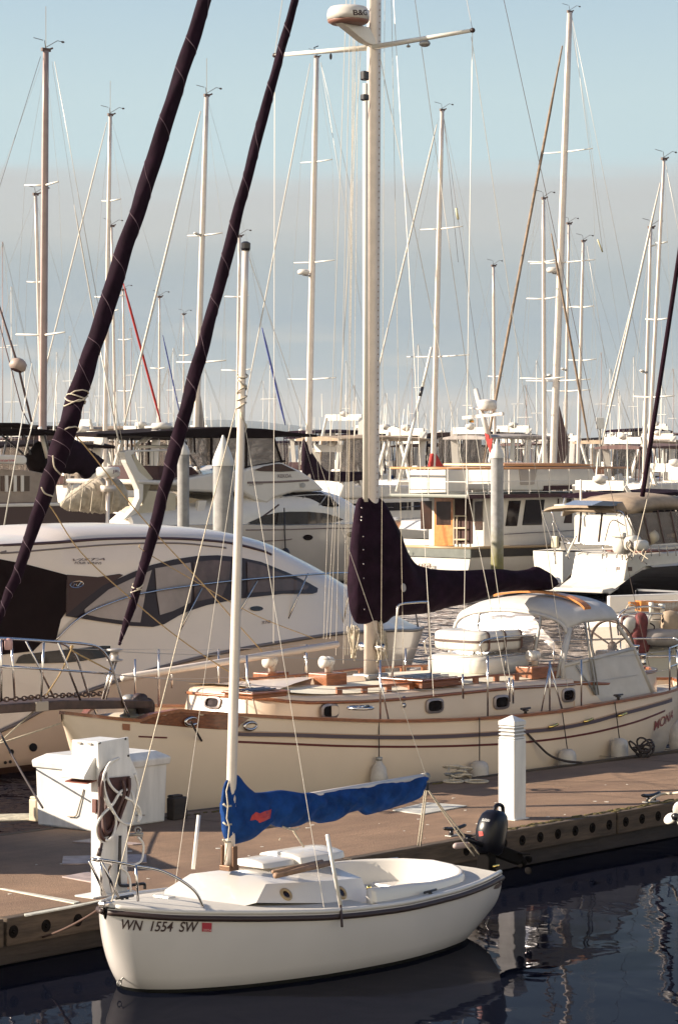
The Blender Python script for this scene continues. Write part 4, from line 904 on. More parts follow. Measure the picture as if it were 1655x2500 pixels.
    ztr = lambda x: interp([(xfr, f1.z-.02)]+[p for p in tz if p[0] > xfr+.5], x)[0]
    FS = [(xfr+.0, .42), (xfr+.04, .60), (xfr+.16, .78), (xfr+.38, .90), (xfr+.75, .98)]+[(x, ytr(x)) for x in (4.2, 5, 6, 7, 8, 8.6, xe)]
    FS = [p for i, p in enumerate(FS) if i == 0 or p[0] > FS[i-1][0]]
    half = [(xfr-.01, 0), (xfr-.005, .2)]+FS
    loop = [(x, -y) for x, y in reversed(half)]+[(x, y) for x, y in half[1:]]
    b = MB()
    def lay(k, ins, rake=0):
        r = []
        for x, y in loop:
            r.append(((x+(ins+rake) if x < xfr+.3 else x), y*(1-ins/1.2), ztr(x)+k))
        return r
    bot = [(x, y, zs(max(x, 0))-.16) for x, y in loop]
    b.rings([bot, lay(-.045, .01, .10), lay(-.02, .02, .11), lay(.0, .05, .13), lay(.035, .30, .15), lay(.06, .65, .3), lay(.075, 1.1, .5)], cap=True, closed=True)
    trb = bvh_of(b, fr); b.build('cabin_trunk', CREAM, t, auto=40)
    # roof deck laid on top
    zr = lambda x, y: ztr(x)+.07-.075*(y/1.2)**2
    b = MB(); rs = []
    for i in range(30):
        x = xfr+.25+(xe-xfr-.3)*i/29; yy = min(ytr(x)-.14, .55+(x-xfr)*.9 if x < xfr+.6 else 9)
        rs.append([(x, yy*k/5, zr(x, yy*k/5)+.012) for k in range(-5, 6)])
    b.rings(rs, cap=False, closed=False); b.build('roof_deck', mat('roof_nonskid', (.72, .66, .52), .6, var=.08, vs=4, bump=.1, bs=120), t, smooth=True)
    b = MB()
    tr = [(x, y) for x, y in loop]
    b.tube([((x+.09 if x < xfr+.3 else x), y*1.005, ztr(x)-.075) for x, y in tr], .022, 6); b.build('teak_trim', TEAK, t, smooth=True)
    # handrails
    for sg in (-1, 1):
        b = MB(); xs_ = [3.9+(xe-.2-3.9)*i/20 for i in range(21)]
        b.tube([(x, sg*(ytr(x)-.16), ztr(x)+.10) for x in xs_], .018, 6)
        for i in range(11):
            x = 3.95+(xe-.3-3.95)*i/10; b.box((x, sg*(ytr(x)-.16), ztr(x)+.05), (.10, .03, .09))
        b.build('handrail', TEAK, t)
    # oval portholes
    for (x, y, w_, hh) in ((521, 1716, .30, .165), (805, 1736, .36, .20), (1059, 1723, .36, .20), (1222, 1714, .34, .20), (1385, 1697, .30, .20)):
        p, n_ = hit(trb, x, y)
        if p is None: print('port miss', x, y); continue
        p = fr.I @ p; n_ = (fr.I.to_3x3() @ n_).normalized()
        if abs(n_.y) > .7: n_ = Vector((0, n_.y, n_.z)).normalized()
        zv = Vector((0, 0, 1)); xv = zv.cross(n_).normalized(); yv = n_.cross(xv)
        def ovl(s_, k, o_): return [p+n_*o_+xv*(math.copysign(abs(math.cos(a))**.6, math.cos(a))*w_/2*s_)+yv*(math.copysign(abs(math.sin(a))**.6, math.sin(a))*hh/2*k) for a in [2*math.pi*j/32 for j in range(32)]]
        b = MB(); b.rings([ovl(1, 1, -.01), ovl(1, 1, .022), ovl(.80, .70, .03), ovl(.80, .70, .004)], cap=False); o = b.build('porthole', mat('bronze_port_frame', (.30, .25, .24), .4, metal=.7), t, auto=40)
        b = MB(); b.rings([ovl(.80, .70, .006), ovl(.02, .02, .006)], cap=True); b.build('glass', GLASS if x > 600 else GLASSB, o)
    for (x, y) in ((985, 1706), (985, 1722)):
        p, n_ = hit(trb, x, y); p = fr.I @ p; b = MB(); b.lathe([(0, 0), (.035, 0), (.035, .015), (0, .02)], p, 12, Matrix.Rotation(R(90), 3, 'X')); b.build('vent_fitting', STEEL, t, smooth=True)
    # teak boxes with white cowl vents
    def vent(u, v, sx_=.38, sy_=.30, cowl=1, yy=None):
        p = fr.LZ(u, v, 1.68); z0 = zr(p.x, p.y); b = MB(); b.box((p.x, p.y, z0+.08), (sx_, sy_, .17)); o = b.build('dorade_box', TEAK, t, bevel=.012)
        if cowl:
            c = Vector((p.x+.02, p.y, z0+.17)); b = MB(); b.lathe([(.055, 0), (.055, .09), (.08, .12), (.085, .16), (.06, .20), (.0, .215)], c, 16); b.tube([c+Vector((0, 0, .13)), c+Vector((-.12, -.0, .14))], [.07, .085], 14); b.build('cowl_vent', GEL, o, smooth=True)
    vent(662, 1640, .42, .30); vent(800, 1660, .40, .34); vent(1303, 1632, .46, .30)
    # hatches
    def hatch(u, v, sx_, sy_, hh=.10, m=VARN):
        p = fr.LZ(u, v, 1.86); z0 = zr(p.x, p.y); b = MB(); b.box((p.x, p.y, z0+hh/2), (sx_, sy_, hh)); b.box((p.x, p.y, z0+hh+.012), (sx_+.06, sy_+.06, .03)); o = b.build('deck_hatch', m, t, bevel=.01)
        b = MB(); b.box((p.x, p.y, z0+hh+.03), (sx_-.12, sy_-.12, .012)); b.build('hatch_glass', GLASSB, o)
        for yy in (-.2, 0, .2):
            b = MB(); b.tube([(p.x-sx_/2+.05, p.y+sy_*yy, z0+hh+.045), (p.x+sx_/2-.05, p.y+sy_*yy, z0+hh+.045)], .008, 5); b.build('guard_bar', STEEL, o)
    hatch(1030, 1622, .85, .75, .09); hatch(625, 1662, .62, .5, .05, TEAK)
    p = fr.LZ(880, 1664, 1.83); b = MB(); b.torus((p.x, p.y, zr(p.x, p.y)+.03), .16, .02, None, 20, 6); b.tube([(p.x-.15, p.y, zr(p.x, p.y)+.04), (p.x+.15, p.y, zr(p.x, p.y)+.04)], .02, 6); b.build('deck_plate', STEEL, t, smooth=True)
    # raft canister and locker under it
    zc = lambda u, v: fr.LZ(u, v, 1.9)
    p = fr.L(1168, 1606, .0); z0 = zr(p.x, 0)
    b = MB(); b.ellip((p.x, 0, z0+.12), (.62, .55, .15), 28, 14, .36); b.build('sliding_hatch_cover', GEL, t, smooth=True)
    b = MB(); b.tube([(p.x-.5, -.57, z0+.26), (p.x+.5, -.57, z0+.26)], .012, 6)
    for k_ in (-.5, -.1, .5): b.tube([(p.x+k_, -.57, z0+.26), (p.x+k_, -.58, z0+.05)], .012, 6)
    b.build('grab_rail', STEEL, t, smooth=True)
    raft = thing('life_raft', 'white life raft canister strapped on the cream yacht roof before the spray hood', 'life raft', fr)
    pc = Vector((p.x, 0, z0+.46))
    b = MB(); b.ellip(pc, (.52, .48, .155), 32, 16, .32); b.build('canister', GEL, raft, smooth=True)
    b = MB()
    b.rings([[pc+Vector((.535*math.copysign(abs(math.cos(a))**.38, math.cos(a)), .495*math.copysign(abs(math.sin(a))**.38, math.sin(a)), dz)) for a in [2*math.pi*j/40 for j in range(40)]] for dz in (-.015, .015)]); b.build('seam', mat('dark_seam', (.10, .06, .05), .6), raft)
    for k_ in (-.36, .0, .36):
        b = MB(); b.rings([[pc+Vector((k_+dx_, .50*math.copysign(abs(math.cos(a))**.38, math.cos(a)), (.166)*math.copysign(abs(math.sin(a))**.38, math.sin(a)))) for a in [2*math.pi*j/32 for j in range(32)]] for dx_ in (-.02, .02)], cap=False); b.build('strap', mat('brown_strap', (.12, .06, .045), .7), raft)
    b = MB()
    for sg in (-1, 1):
        b.tube(curve_pts([(pc.x-.55, sg*.52, pc.z-.2), (pc.x-.5, sg*.52, pc.z+.03), (pc.x+.5, sg*.52, pc.z+.05), (pc.x+.62, sg*.52, pc.z+.0), (pc.x+.62, sg*.52, pc.z-.2)], 20), .014, 6)
    b.build('cradle_rail', STEEL, raft, smooth=True)
    # mast, radar, spreaders
    mb_ = fr.L(905, 1640, 0); mtp = fr.L(913, 0, 0); mb_.z = zr(mb_.x, 0); d_ = (mtp-mb_).normalized(); mtop = mtp+d_*6.0; print('mast', mb_, mtop)
    def oval(c, rx, ry, n=20): return [c+Vector((rx*math.cos(2*math.pi*j/n), ry*math.sin(2*math.pi*j/n), 0)) for j in range(n)]
    b = MB(); b.rings([oval(mb_.lerp(mtop, i/10), .115, .078) for i in range(11)]); mast = b.build('mast', ALU, t, smooth=True)
    b = MB(); b.rings([[c+Vector((x, y, 0)) for x, y in ((.11, -.012), (.135, -.012), (.135, .012), (.11, .012))] for c in (mb_.lerp(mtop, .05), mtop)]); b.build('sail_track', STEEL, mast)
    rr = random.Random(9); b = MB()
    for i in range(150): c = mb_.lerp(mtop, .14+.0056*i); b.box(c+Vector((.03, -.077, 0)), (.012, .008, .018))
    b.build('rivet_row', mat('rivet_brown', (.30, .2, .12), .5), mast)['kind'] = 'stuff'
    pl0, pl1 = fr.L(889, 205, .0), fr.L(889, 1225, -.0)
    b = MB(); b.tube([pl0+Vector((-.02, -.04, 0)), pl1+Vector((-.02, -.04, 0))], .038, 12); pole = b.build('whisker_pole', ALUW, mast, smooth=True)
    for v in (185, 238):
        p = fr.L(890, v, -.04); b = MB(); b.box(p, (.10, .09, .13 if v < 200 else .09)); b.build('pole_fitting', BLK, mast, bevel=.02)
    # radar
    rc = fr.L(850, 44, 0)
    b = MB(); b.lathe([(.0, -.09), (.22, -.09), (.275, -.06), (.282, -.02)], rc, 32); o_ = b.build('radar_base', mat('red_brown_radar_base', (.25, .12, .09), .5), t, smooth=True)
    rad = MB(); rad.lathe([(.287, -.03), (.290, .04), (.282, .10), (.25, .145), (.17, .165), (.0, .17)], rc, 40); rbv = bvh_of(rad, fr); ro = rad.build('radar_dome', GEL, t, smooth=True)
    lettering('B&G', rbv, fr, (862, 37), (896, 37), 13, TXT, ro, off=.004, bold=.03)
    b = MB(); b.prism([(rc.x-.2, rc.z-.09), (rc.x+.35, rc.z-.09), (mb_.lerp(mtop, .7).x+.05, rc.z-.36), (rc.x+.28, rc.z-.30)], -.07, .07, 'y'); b.build('radar_bracket', ALUW, t, bevel=.01)
    sp = fr.L(905, 116, 0)
    spn = Vector((sp.x+.05, -1.62, fr.L(1153, 74, -1.62).z)); spf = Vector((sp.x+.05, 1.72, fr.L(671, 135, 1.72).z)); print('spreader', sp, fr.L(1153, 74, -1.62), fr.L(671, 135, 1.72))
    spn.x = fr.L(1153, 74, -1.62).x; spf.x = fr.L(671, 135, 1.72).x
    for e in (spn, spf):
        b = MB(); b.tube([sp, e], [.04, .026], 10); o = b.build('spreader', ALUW, t, smooth=True); b = MB(); b.ellip(e, (.035, .04, .035), 10, 6); b.build('tip_cap', RUB, o, smooth=True)
    for (u, v, s_) in ((1038, 107, 1.6), (998, 115, .6)):
        f = (u-905)/(1153-905); c = sp.lerp(spn, f)+Vector((0, 0, -.07)); b = MB(); b.ellip(c, (.05*s_, .05*s_, .03*s_), 12, 6); b.tube([c, c+Vector((0, 0, .07))], .008, 5); b.build('spreader_light', GALV, t, smooth=True)
    for (u, v) in ((771, 120), (809, 140)):
        c = sp.lerp(spf, (905-u)/(905-671)); b = MB()
        if v < 130: b.tube([c, c+Vector((-.02, 0, .06)), c+Vector((.06, 0, .09))], .008, 5)
        else: b.ellip(c-Vector((0, 0, .08)), (.02, .02, .045), 8, 6); b.tube([c, c-Vector((0, 0, .06))], .005, 4)
        b.build('small_fitting', BLK, t)
    # mast cover and boom cover
    topc = [(861, 1345), (864, 1300), (870, 1245), (876, 1216), (890, 1213), (925, 1216), (938, 1228), (950, 1252), (966, 1286), (983, 1335), (1000, 1362), (1016, 1378), (1063, 1390), (1142, 1392), (1212, 1389), (1262, 1393), (1290, 1389), (1307, 1383), (1328, 1392), (1345, 1403), (1354, 1416)]
    botc = [(861, 1480), (865, 1510), (872, 1523), (935, 1523), (950, 1510), (965, 1504), (1037, 1498), (1090, 1484), (1164, 1467), (1217, 1447), (1260, 1443), (1300, 1442), (1338, 1441), (1354, 1428)]
    tp = [fr.L(u, v, 0) for u, v in topc]; bp = [fr.L(u, v, 0) for u, v in botc]; tt = [(p.x, p.z) for p in tp]; bt = [(p.x, p.z) for p in bp]; x0, x1 = tt[0][0], tt[-1][0]
    rs = []; nc = 130; seg = 28
    for i in range(nc+1):
        f = i/nc; x = x0+(x1-x0)*f; a_, c_ = interp(tt, x)[0], interp(bt, x)[0]; hw = interp([(0, .10), (.06, .19), (.16, .22), (.3, .17), (.6, .15), (.94, .17), (1, .08)], f)[0]; r = []
        for j in range(seg):
            a = 2*math.pi*j/seg; c, s_ = math.cos(a), math.sin(a)
            k = 1+.10*math.sin(f*30+c*7+1.5*math.sin(c*5+f*9))+.07*math.sin(f*75-c*9)
            r.append((x, hw*s_*k*(1-.35*max(c, 0) if f > .3 else 1-.15*c), (a_+c_)/2+(a_-c_)/2*c))
        rs.append(r)
    cov = MB().rings(rs); cb = bvh_of(cov, fr); cover = cov.build('boom_cover', NAVY, t, smooth=True)
    b = MB(); b.tube([(mb_.x+.1, 0, interp(bt, mb_.x+.4)[0]+.25), (x1-.05, 0, (tt[-1][1]+bt[-1][1])/2)], .07, 12); b.tube([(x1-.06, 0, (tt[-1][1]+bt[-1][1])/2), (x1+.06, 0, (tt[-1][1]+bt[-1][1])/2)], .075, 12); b.build('boom', ALU, t, smooth=True)
    for (x, y) in ((108, 37), (116, 113), (117, 174), (118, 240), (118, 305), (119, 378), (121, 448)):
        p, n_ = hit(cb, *c6(x, y))
        if p: b = MB(); b.ellip(fr.I @ p, (.012, .012, .012), 8, 5); b.build('snap_button', STEEL, cover, smooth=True)
    for v in (1240, 1262):
        p, n_ = hit(cb, 883, v)
        if p: b = MB(); b.ellip(fr.I @ p, (.012, .012, .012), 8, 5); b.build('snap_button', STEEL, cover, smooth=True)
    p, n_ = hit(cb, *c6(301, 349)); p = fr.I @ p; n_ = (fr.I.to_3x3() @ n_).normalized(); b = MB(); b.lathe([(.0, .01), (.055, .01), (.06, .0)], p, 18, n_.to_track_quat('Z', 'Y').to_matrix(), cap=False); b.build('round_badge', mat('grey_badge', (.42, .38, .36), .6), cover)
    # coiled halyards at the mast foot
    rr = random.Random(12)
    for (u, v, s_) in ((860, 1570, 1), (866, 1560, .8), (932, 1560, 1), (938, 1575, .8), (925, 1590, .7)):
        p = fr.L(u, v, -.1); b = MB()
        for k_ in range(4): b.torus(p+Vector((rr.uniform(-.03, .03), rr.uniform(-.03, .03), rr.uniform(-.03, .03))), .13*s_, .009, Matrix.Rotation(R(43+rr.uniform(-30, 30)), 3, 'Z') @ Matrix.Rotation(R(90+rr.uniform(-15, 15)), 3, 'X'), 20, 5, sx=.55, sy=1.7)
        b.build('halyard_coil', ROPE, t, smooth=True)
    b = MB(); b.box((mb_.x, 0, mb_.z+.05), (.42, .30, .08)); b.build('mast_collar', GALV, t, bevel=.02)
    for k_ in (-1, 1):
        b = MB(); b.lathe([(.06, 0), (.045, .03), (.05, .09), (.06, .11), (0, .12)], (mb_.x+.02, k_*.09, mb_.z+.45), 14, Matrix.Rotation(R(-90*k_), 3, 'X')); b.build('winch', STEEL, t, smooth=True)
    # granny bars
    def bar(px, y, r_=.016, nm='mast_guard_rail'):
        b = MB(); b.tube(curve_pts([fr.L(u, v, y) for u, v in px], 24), r_, 8); return b.build(nm, STEEL, t, smooth=True)
    bar([c6(248, 770), c6(262, 600), c6(274, 450), c6(290, 425), c6(340, 418), c6(405, 415), c6(415, 430), c6(424, 600), c6(430, 750)], -.62)
    b = MB(); b.tube(curve_pts([fr.L(*c6(x, y), .62) for x, y in ((-70, 700), (-66, 560), (-60, 450), (-40, 430), (10, 425), (30, 440), (38, 560), (42, 690))], 24), .016, 8)
    # furled headsails
    def furl(px, ws, nm, m, top_ext):
        A_, B_ = px[3], px[-1]; px = [p if i < 3 else (p[0]*.35+.65*(A_[0]+(B_[0]-A_[0])*(p[1]-A_[1])/(B_[1]-A_[1])), p[1]) for i, p in enumerate(px)]
        q = [fr.L(u, v, 0) for u, v in px]; n = len(q); q.append(q[-1]+(q[-1]-q[-2])*top_ext)
        tab = [(i, *p) for i, p in enumerate(q)]; wt = [(i, w_/2/(FPX/(fr.M @ q[min(i, n-1)]).y)) for i, w_ in enumerate(ws)]+[(n, ws[-1]/2/185)]
        pts = []; rad = []; N_ = 220
        for i in range(N_+1):
            f = n*i/N_; pts.append(Vector(interp(tab, f))); rad.append(interp(wt, f)[0])
        rs = []; up = Vector((0, 1, 0))
        for i, p in enumerate(pts):
            tn = (pts[min(i+1, N_)]-pts[max(i-1, 0)]).normalized(); a = (up-tn*up.dot(tn)).normalized(); c = tn.cross(a); ring = []
            for j in range(20):
                th = 2*math.pi*j/20; k = 1+.05*math.sin(th*2-i*.22)+.04*math.sin(th-i*.45)+.05*math.sin(3*th-i*.3)
                ring.append(p+(a*math.cos(th)+c*math.sin(th))*rad[i]*k)
            rs.append(ring)
        o = MB().rings(rs).build(nm, m, t, smooth=True)
        # light stitching line winding round the roll
        b = MB(); hp = []
        for i in range(N_*3):
            f = i/3; i0 = int(f); 
            if i0 >= N_: break
            g_ = f-i0; p = pts[i0].lerp(pts[i0+1], g_); tn = (pts[i0+1]-pts[i0]).normalized(); a = (up-tn*up.dot(tn)).normalized(); c = tn.cross(a); th = -f*.62+.9*math.sin(f*.11)+.5*math.sin(f*.37)
            k = 1+.05*math.sin(th*2-f*.22)+.04*math.sin(th-f*.45)+.05*math.sin(3*th-f*.3)
            hp.append(p+(a*math.cos(th)+c*math.sin(th))*(rad[i0]*k+.003))
        b.tube(hp, .0030, 4); b.build('edge_stitching', mat('lilac_stitching', (.17, .11, .14), .8), o)
        return o, pts, rad
    s1, p1, r1 = furl([(-20, 1580), (0, 1510), (20, 1455), (45, 1398), (79, 1303), (114, 1213), (143, 1144), (158, 1098), (175, 1049), (193, 975), (222, 885), (254, 800), (296, 651), (339, 529), (381, 402), (418, 265), (460, 138), (500, 0)],
         [10, 16, 22, 27, 31, 36, 46, 50, 50, 46, 44, 43, 41, 40, 38, 38, 36, 33], 'furled_jib', NAVYS, 5)
    s2, p2, r2 = furl([(292, 1575), (296, 1560), (312, 1513), (339, 1424), (376, 1313), (402, 1205), (423, 1118), (450, 1028), (476, 922), (514, 790), (550, 662), (582, 519), (619, 371), (656, 228), (688, 116), (720, 0)],
         [6, 9, 17, 23, 27, 30, 32, 34, 32, 30, 29, 27, 25, 23, 21, 18], 'furled_staysail', NAVYS, 4)
    # ropes tied round the rolls
    def wrap(pts, rad, i0, n, turns, r_=.012, seed=1, nm='sheet_lashing'):
        rr = random.Random(seed); q = []
        for k in range(n):
            f = k/n; i = i0+f*turns*1.2; i_ = int(i); p = pts[i_].lerp(pts[i_+1], i-i_); th = f*turns*2*math.pi+rr.uniform(-.3, .3); q.append(p+Vector((math.cos(th), math.sin(th), .25*math.sin(th*1.7)))*(rad[i_]*1.12))
        b = MB(); b.tube(q, r_, 6); b.build(nm, ROPE, t, smooth=True)
    wrap(p1, r1, 108, 60, 4, .009, 2); wrap(p1, r1, 97, 20, 1.2, .009, 3); wrap(p2, r2, 38, 30, 2.5, .009, 5)
    # sheets: from the lashing down to the deck
    def rope_px(px, r_, m, y=0, nm='jib_sheet', n=30): b = MB(); b.tube(curve_pts([fr.L(u, v, (y if not isinstance(y, (list, tuple)) else y[i])) for i, (u, v) in enumerate(px)], n), r_, 5); b.build(nm, m, t, smooth=True)
    rope_px([(160, 1048), (187, 1065), (230, 1115), (330, 1243), (420, 1345), (500, 1430), (560, 1500), (640, 1590)], .008, YROPE)
    rope_px([(100, 1210), (130, 1245), (200, 1350), (330, 1470), (440, 1560), (560, 1640), (650, 1690)], .008, YROPE)
    rope_px([(342, 1330), (352, 1345), (470, 1415), (620, 1500), (770, 1560)], .006, YROPE)
    rope_px([(130, 1112), (134, 1140), (150, 1160)], .010, ROPE, -.12); rope_px([(102, 1190), (112, 1205), (130, 1212)], .010, ROPE, -.12)
    # standing rigging
    def st_(a, ya, c, yc, r_=.0045, m=WIRE, nm='shroud'):
        b = MB(); b.tube([fr.L(*a, ya), fr.L(*c, yc)], r_, 5); return b.build(nm, m, t)
    ych = -1.62
    st_((1153, 74), -1.62, (1130, 1690), ych); st_((1135, -20), -1.2, (1153, 74), -1.62); st_((1150, 90), -1.62, (1385, 1680), -1.6, .004)
    st_((1010, -20), -.4, (1252, 1712), ych); st_((926, 132), -.1, (1243, 1705), ych, .005); st_((960, -10), -.3, (1058, 1700), -1.55, .004); st_((939, -20), -.2, (930, 1640), -.7, .003, ROPE, 'halyard'); st_((955, -20), -.2, (985, 1640), -.7, .003, ROPE, 'halyard')
    st_((1225, -20), 0, (1590, 1655), 0, .0045, DKWIRE, 'backstay')
    st_((671, 135), 1.72, (668, 1570), 1.62); st_((692, -20), 1.4, (671, 135), 1.72)
    for (a, c) in (((880, 128), (797, 1560)), ((868, 200), (806, 1560)), ((866, -20), (838, 1620)), ((856, -20), (820, 1600)), ((846, -20), (790, 1560))):
        st_(a, .15, c, 1.5, .0042)
    for (u0, u1) in ((868, 843), (861, 849), (875, 858)): st_((u0, 60), .1, (u1, 1600), .5, .003, ROPE, 'halyard')
    for (u, v) in ((1252, 1712), (1243, 1708), (1130, 1700)):
        p = fr.L(u, v, ych); b = MB(); b.tube([p-Vector((0, 0, .03)), p+Vector((-.01, 0, .30))], .014, 6); b.build('turnbuckle', STEEL, t, smooth=True)
    # lifelines and stanchions
    def pxs(u, v0, v1, y, leg=None):
        p = fr.L(u, v1, y); q = fr.L(u, v0, y); b = MB(); b.tube([p, q], .013, 8); b.build('stanchion', STEEL, t, smooth=True); return q
    tops = []
    for (u, v0, v1) in ((603, 1600, 1748), (928, 1612, 1760), (1190, 1602, 1752), (1341, 1613, 1742), (1418, 1610, 1730)):
        x = fr.L(u, v1, -1.6).x; y = -(hb(x)-.09); tops.append(pxs(u, v0, v1, y))
    for (a, c) in (((606, 1660), (628, 1746)), ((929, 1665), (948, 1756)), ((1342, 1620), (1320, 1740)), ((1342, 1620), (1372, 1738)), ((1350, 1660), (1374, 1738))):
        x = fr.L(*c, -1.6).x; y = -(hb(x)-.09); b = MB(); b.tube([fr.L(*a, y), fr.L(*c, y)], .011, 6); b.build('stanchion_brace', STEEL, t, smooth=True)
    sx2 = [(11.6, -(hb(11.6)-.08))]; e_ = Vector((11.6, -(hb(11.6)-.08), zs(11.6)+.55)); b = MB(); b.tube([(11.6, e_.y, zs(11.6)), e_], .013, 8); b.tube([(11.72, e_.y+.03, zs(11.6)), e_], .01, 8); b.build('stanchion', STEEL, t, smooth=True)
    pulp = fr.L(254, 1589, -.36)
    for k in (1.0, .5):
        b = MB(); q = [Vector((pulp.x, pulp.y, pulp.z-(1-k)*.55))]+[Vector((p.x, p.y, zs(p.x)+(p.z-zs(p.x))*k)) for p in tops+[e_]]
        for sg in (1, -1):
            for i in range(len(q)-1): b.tube([(p.x, p.y*sg, p.z) for p in sag(q[i], q[i+1], .012, 6)], .0042, 4)
        b.build('lifeline', WIRE, t)
    for p in tops+[Vector((2.2, -1.05, zs(2.2)+.6))]:
        b = MB(); b.tube([(p.x, -p.y, zs(p.x)), (p.x, -p.y, p.z)], .013, 8); b.build('stanchion', STEEL, t, smooth=True)
    # bowsprit platform with chain, pulpit, windlass
    zb_ = fr.L(143, 1722, -.2).z
    b = MB(); b.rings([[(x, -w_, z0_), (x, w_, z0_), (x, w_, z1_), (x, -w_, z1_)] for x, w_, z0_, z1_ in ((-2.4, .20, zb_-.02, zb_+.08), (-.2, .26, zb_-.05, zb_+.06), (1.25, .30, zb_-.13, zb_-.03))]); b.build('bowsprit', DKWOOD, t, bevel=.012)
    b = MB(); b.box((-.55, -.24, zb_+.01), (.2, .05, .12)); b.build('bowsprit_clamp', mat('pale_bracket', (.40, .33, .26), .5), t, bevel=.01)
    b = MB(); rr = random.Random(21)
    for i in range(46):
        x = -2.3+i*.062; b.torus((x, -.14+.02*math.sin(i*.7), zb_+.115-.03*(x > -.3)*(x+.3)), .028, .010, Matrix.Rotation(R(90)*(i % 2)+rr.uniform(-.3, .3), 3, 'X'), 8, 4, sx=1.5, sy=.9)
    b.build('anchor_chain', mat('rusty_chain', (.10, .06, .045), .6, metal=.5), t)['kind'] = 'stuff'
    for sg in (-1, 1):
        b = MB(); pl = [fr.L(u, v, -.30) for u, v in ((-30, 1557), (0, 1559), (70, 1563), (143, 1567), (205, 1572), (240, 1580), (262, 1602), (275, 1631), (296, 1700), (316, 1750))]
        b.tube([(p.x, p.y*(-sg) if sg == 1 else p.y, p.z) for p in curve_pts(pl, 40)], .016, 8); b.build('pulpit_rail', STEEL, t, smooth=True)
        b = MB(); pl = [fr.L(u, v, -.30) for u, v in ((-30, 1626), (100, 1633), (200, 1640), (275, 1645))]; b.tube([(p.x, -p.y if sg == 1 else p.y, p.z) for p in pl], .012, 8); b.build('pulpit_rail', STEEL, t, smooth=True)
        for (a, c) in (((4, 1560), (4, 1712)), ((108, 1566), (101, 1712)), ((143, 1568), (198, 1712))):
            p, q = fr.L(*a, -.30), fr.L(*c, -.24); b = MB(); b.tube([(p.x, -p.y if sg == 1 else p.y, p.z), (q.x, -q.y if sg == 1 else q.y, q.z)], .014, 8); b.build('pulpit_post', STEEL, t, smooth=True)
    p = fr.L(22, 1572, -.33); b = MB(); b.lathe([(.0, -.07), (.045, -.07), (.05, -.03), (.05, .03), (.045, .06), (0, .07)], p, 14); b.build('navigation_light', mat('pink_nav_light', (.5, .3, .28), .3), t, smooth=True)
    for (u, v, s_) in ((318, 1722, 1.0),):
        p = fr.L(u, v, 0); b = MB(); b.lathe([(.13, -.20), (.13, -.12), (.08, -.10), (.075, 0), (.10, .03), (.11, .10), (.07, .13), (0, .14)], p, 20); b.build('windlass', GALV, t, smooth=True)
        b = MB(); b.lathe([(.0, -.05), (.13, -.05), (.13, .05), (0, .05)], p+Vector((.2, -.06, -.04)), 18, Matrix.Rotation(R(90), 3, 'X')); b.lathe([(.0, -.05), (.10, -.05), (.10, .05), (0, .05)], p+Vector((.02, -.16, .06)), 18, Matrix.Rotation(R(90), 3, 'X')); b.build('windlass_drum', RUB, t, smooth=True)
    # furler drums at the foot of the staysail
    for (pts_, ) in ((p2,),):
        c = fr.L(281, 1600, 0); b = MB(); b.lathe([(.03, .08), (.10, .08), (.10, .06), (.05, .05), (.05, -.04), (.10, -.05), (.10, -.07), (.03, -.08)], c, 18); b.build('furler_drum', mat('grey_drum', (.42, .38, .35), .4, metal=.4), t, smooth=True)
        b = MB(); b.tube([c, fr.L(250, 1712, 0)], .02, 8); b.tube([c+Vector((.03, -.03, 0)), fr.L(258, 1710, -.05)], .012, 8); b.build('furler_link', STEEL, t, smooth=True)
    rope_px([(275, 1640), (180, 1590), (178, 1580), (150, 1640), (114, 1697)], .010, YROPE, -.25, 'furling_line')
    # mooring lines of the yacht
    def rope_w(pts, r_, m, nm, lab): b = MB(); b.tube(pts, r_, 6); tag(b.build(nm, m, smooth=True), lab, 'rope')
    rope_w(sag(fr.M @ fr.L(466, 1762, -1.1), G(560, 1915, ZD), .02), .014, DROPE, 'mooring_line', 'dark mooring line from the teak bulwark of the cream yacht down to the dock')
    rope_w(sag(fr.M @ fr.L(0, 1786, -.0), G(105, 1972, ZD+.5), .02), .012, DROPE, 'mooring_line', 'dark line from the bowsprit down to the left end of the dock box')
    rope_w([fr.M @ fr.L(82, 1738, 0), fr.M @ fr.L(-20, 1830, .0)], .010, ROPE, 'bobstay_line', 'pale line dropping left from under the bowsprit')
    rope_w([fr.M @ fr.L(149, 1766, -.05), fr.M @ fr.L(10, 1812, .3), fr.M @ fr.L(-30, 1824, .5)], .010, ROPE, 'bow_line', 'pale line running left from the cream yacht stem')
    q = on_side(fr, 1284, 1788, lambda x, z: h.y(x, z))
    rope_w(curve_pts([fr.M @ q, fr.M @ fr.L(1310, 1815, q.y-.05), fr.M @ fr.L(1340, 1843, q.y-.1), fr.M @ fr.L(1375, 1857, q.y-.2), G(1420, 1862, ZD+.02)], 24), .016, DROPE, 'shore_power_cable', 'black cable sagging from the yacht side to the dock behind the light post')
    rr = random.Random(5); pc_ = G(1565, 1846, ZD+.02); b = MB()
    for i in range(7): b.torus(pc_+Vector((rr.uniform(-.1, .1), rr.uniform(-.1, .1), .04+.02*i)), .12, .014, Matrix.Rotation(rr.uniform(-1, 1), 3, 'X') @ Matrix.Rotation(rr.uniform(-1, 1), 3, 'Y'), 14, 5)
    tag(b.build('rope_pile', DROPE, smooth=True), 'tangled dark rope at the far dock edge below the yacht stern', 'rope')
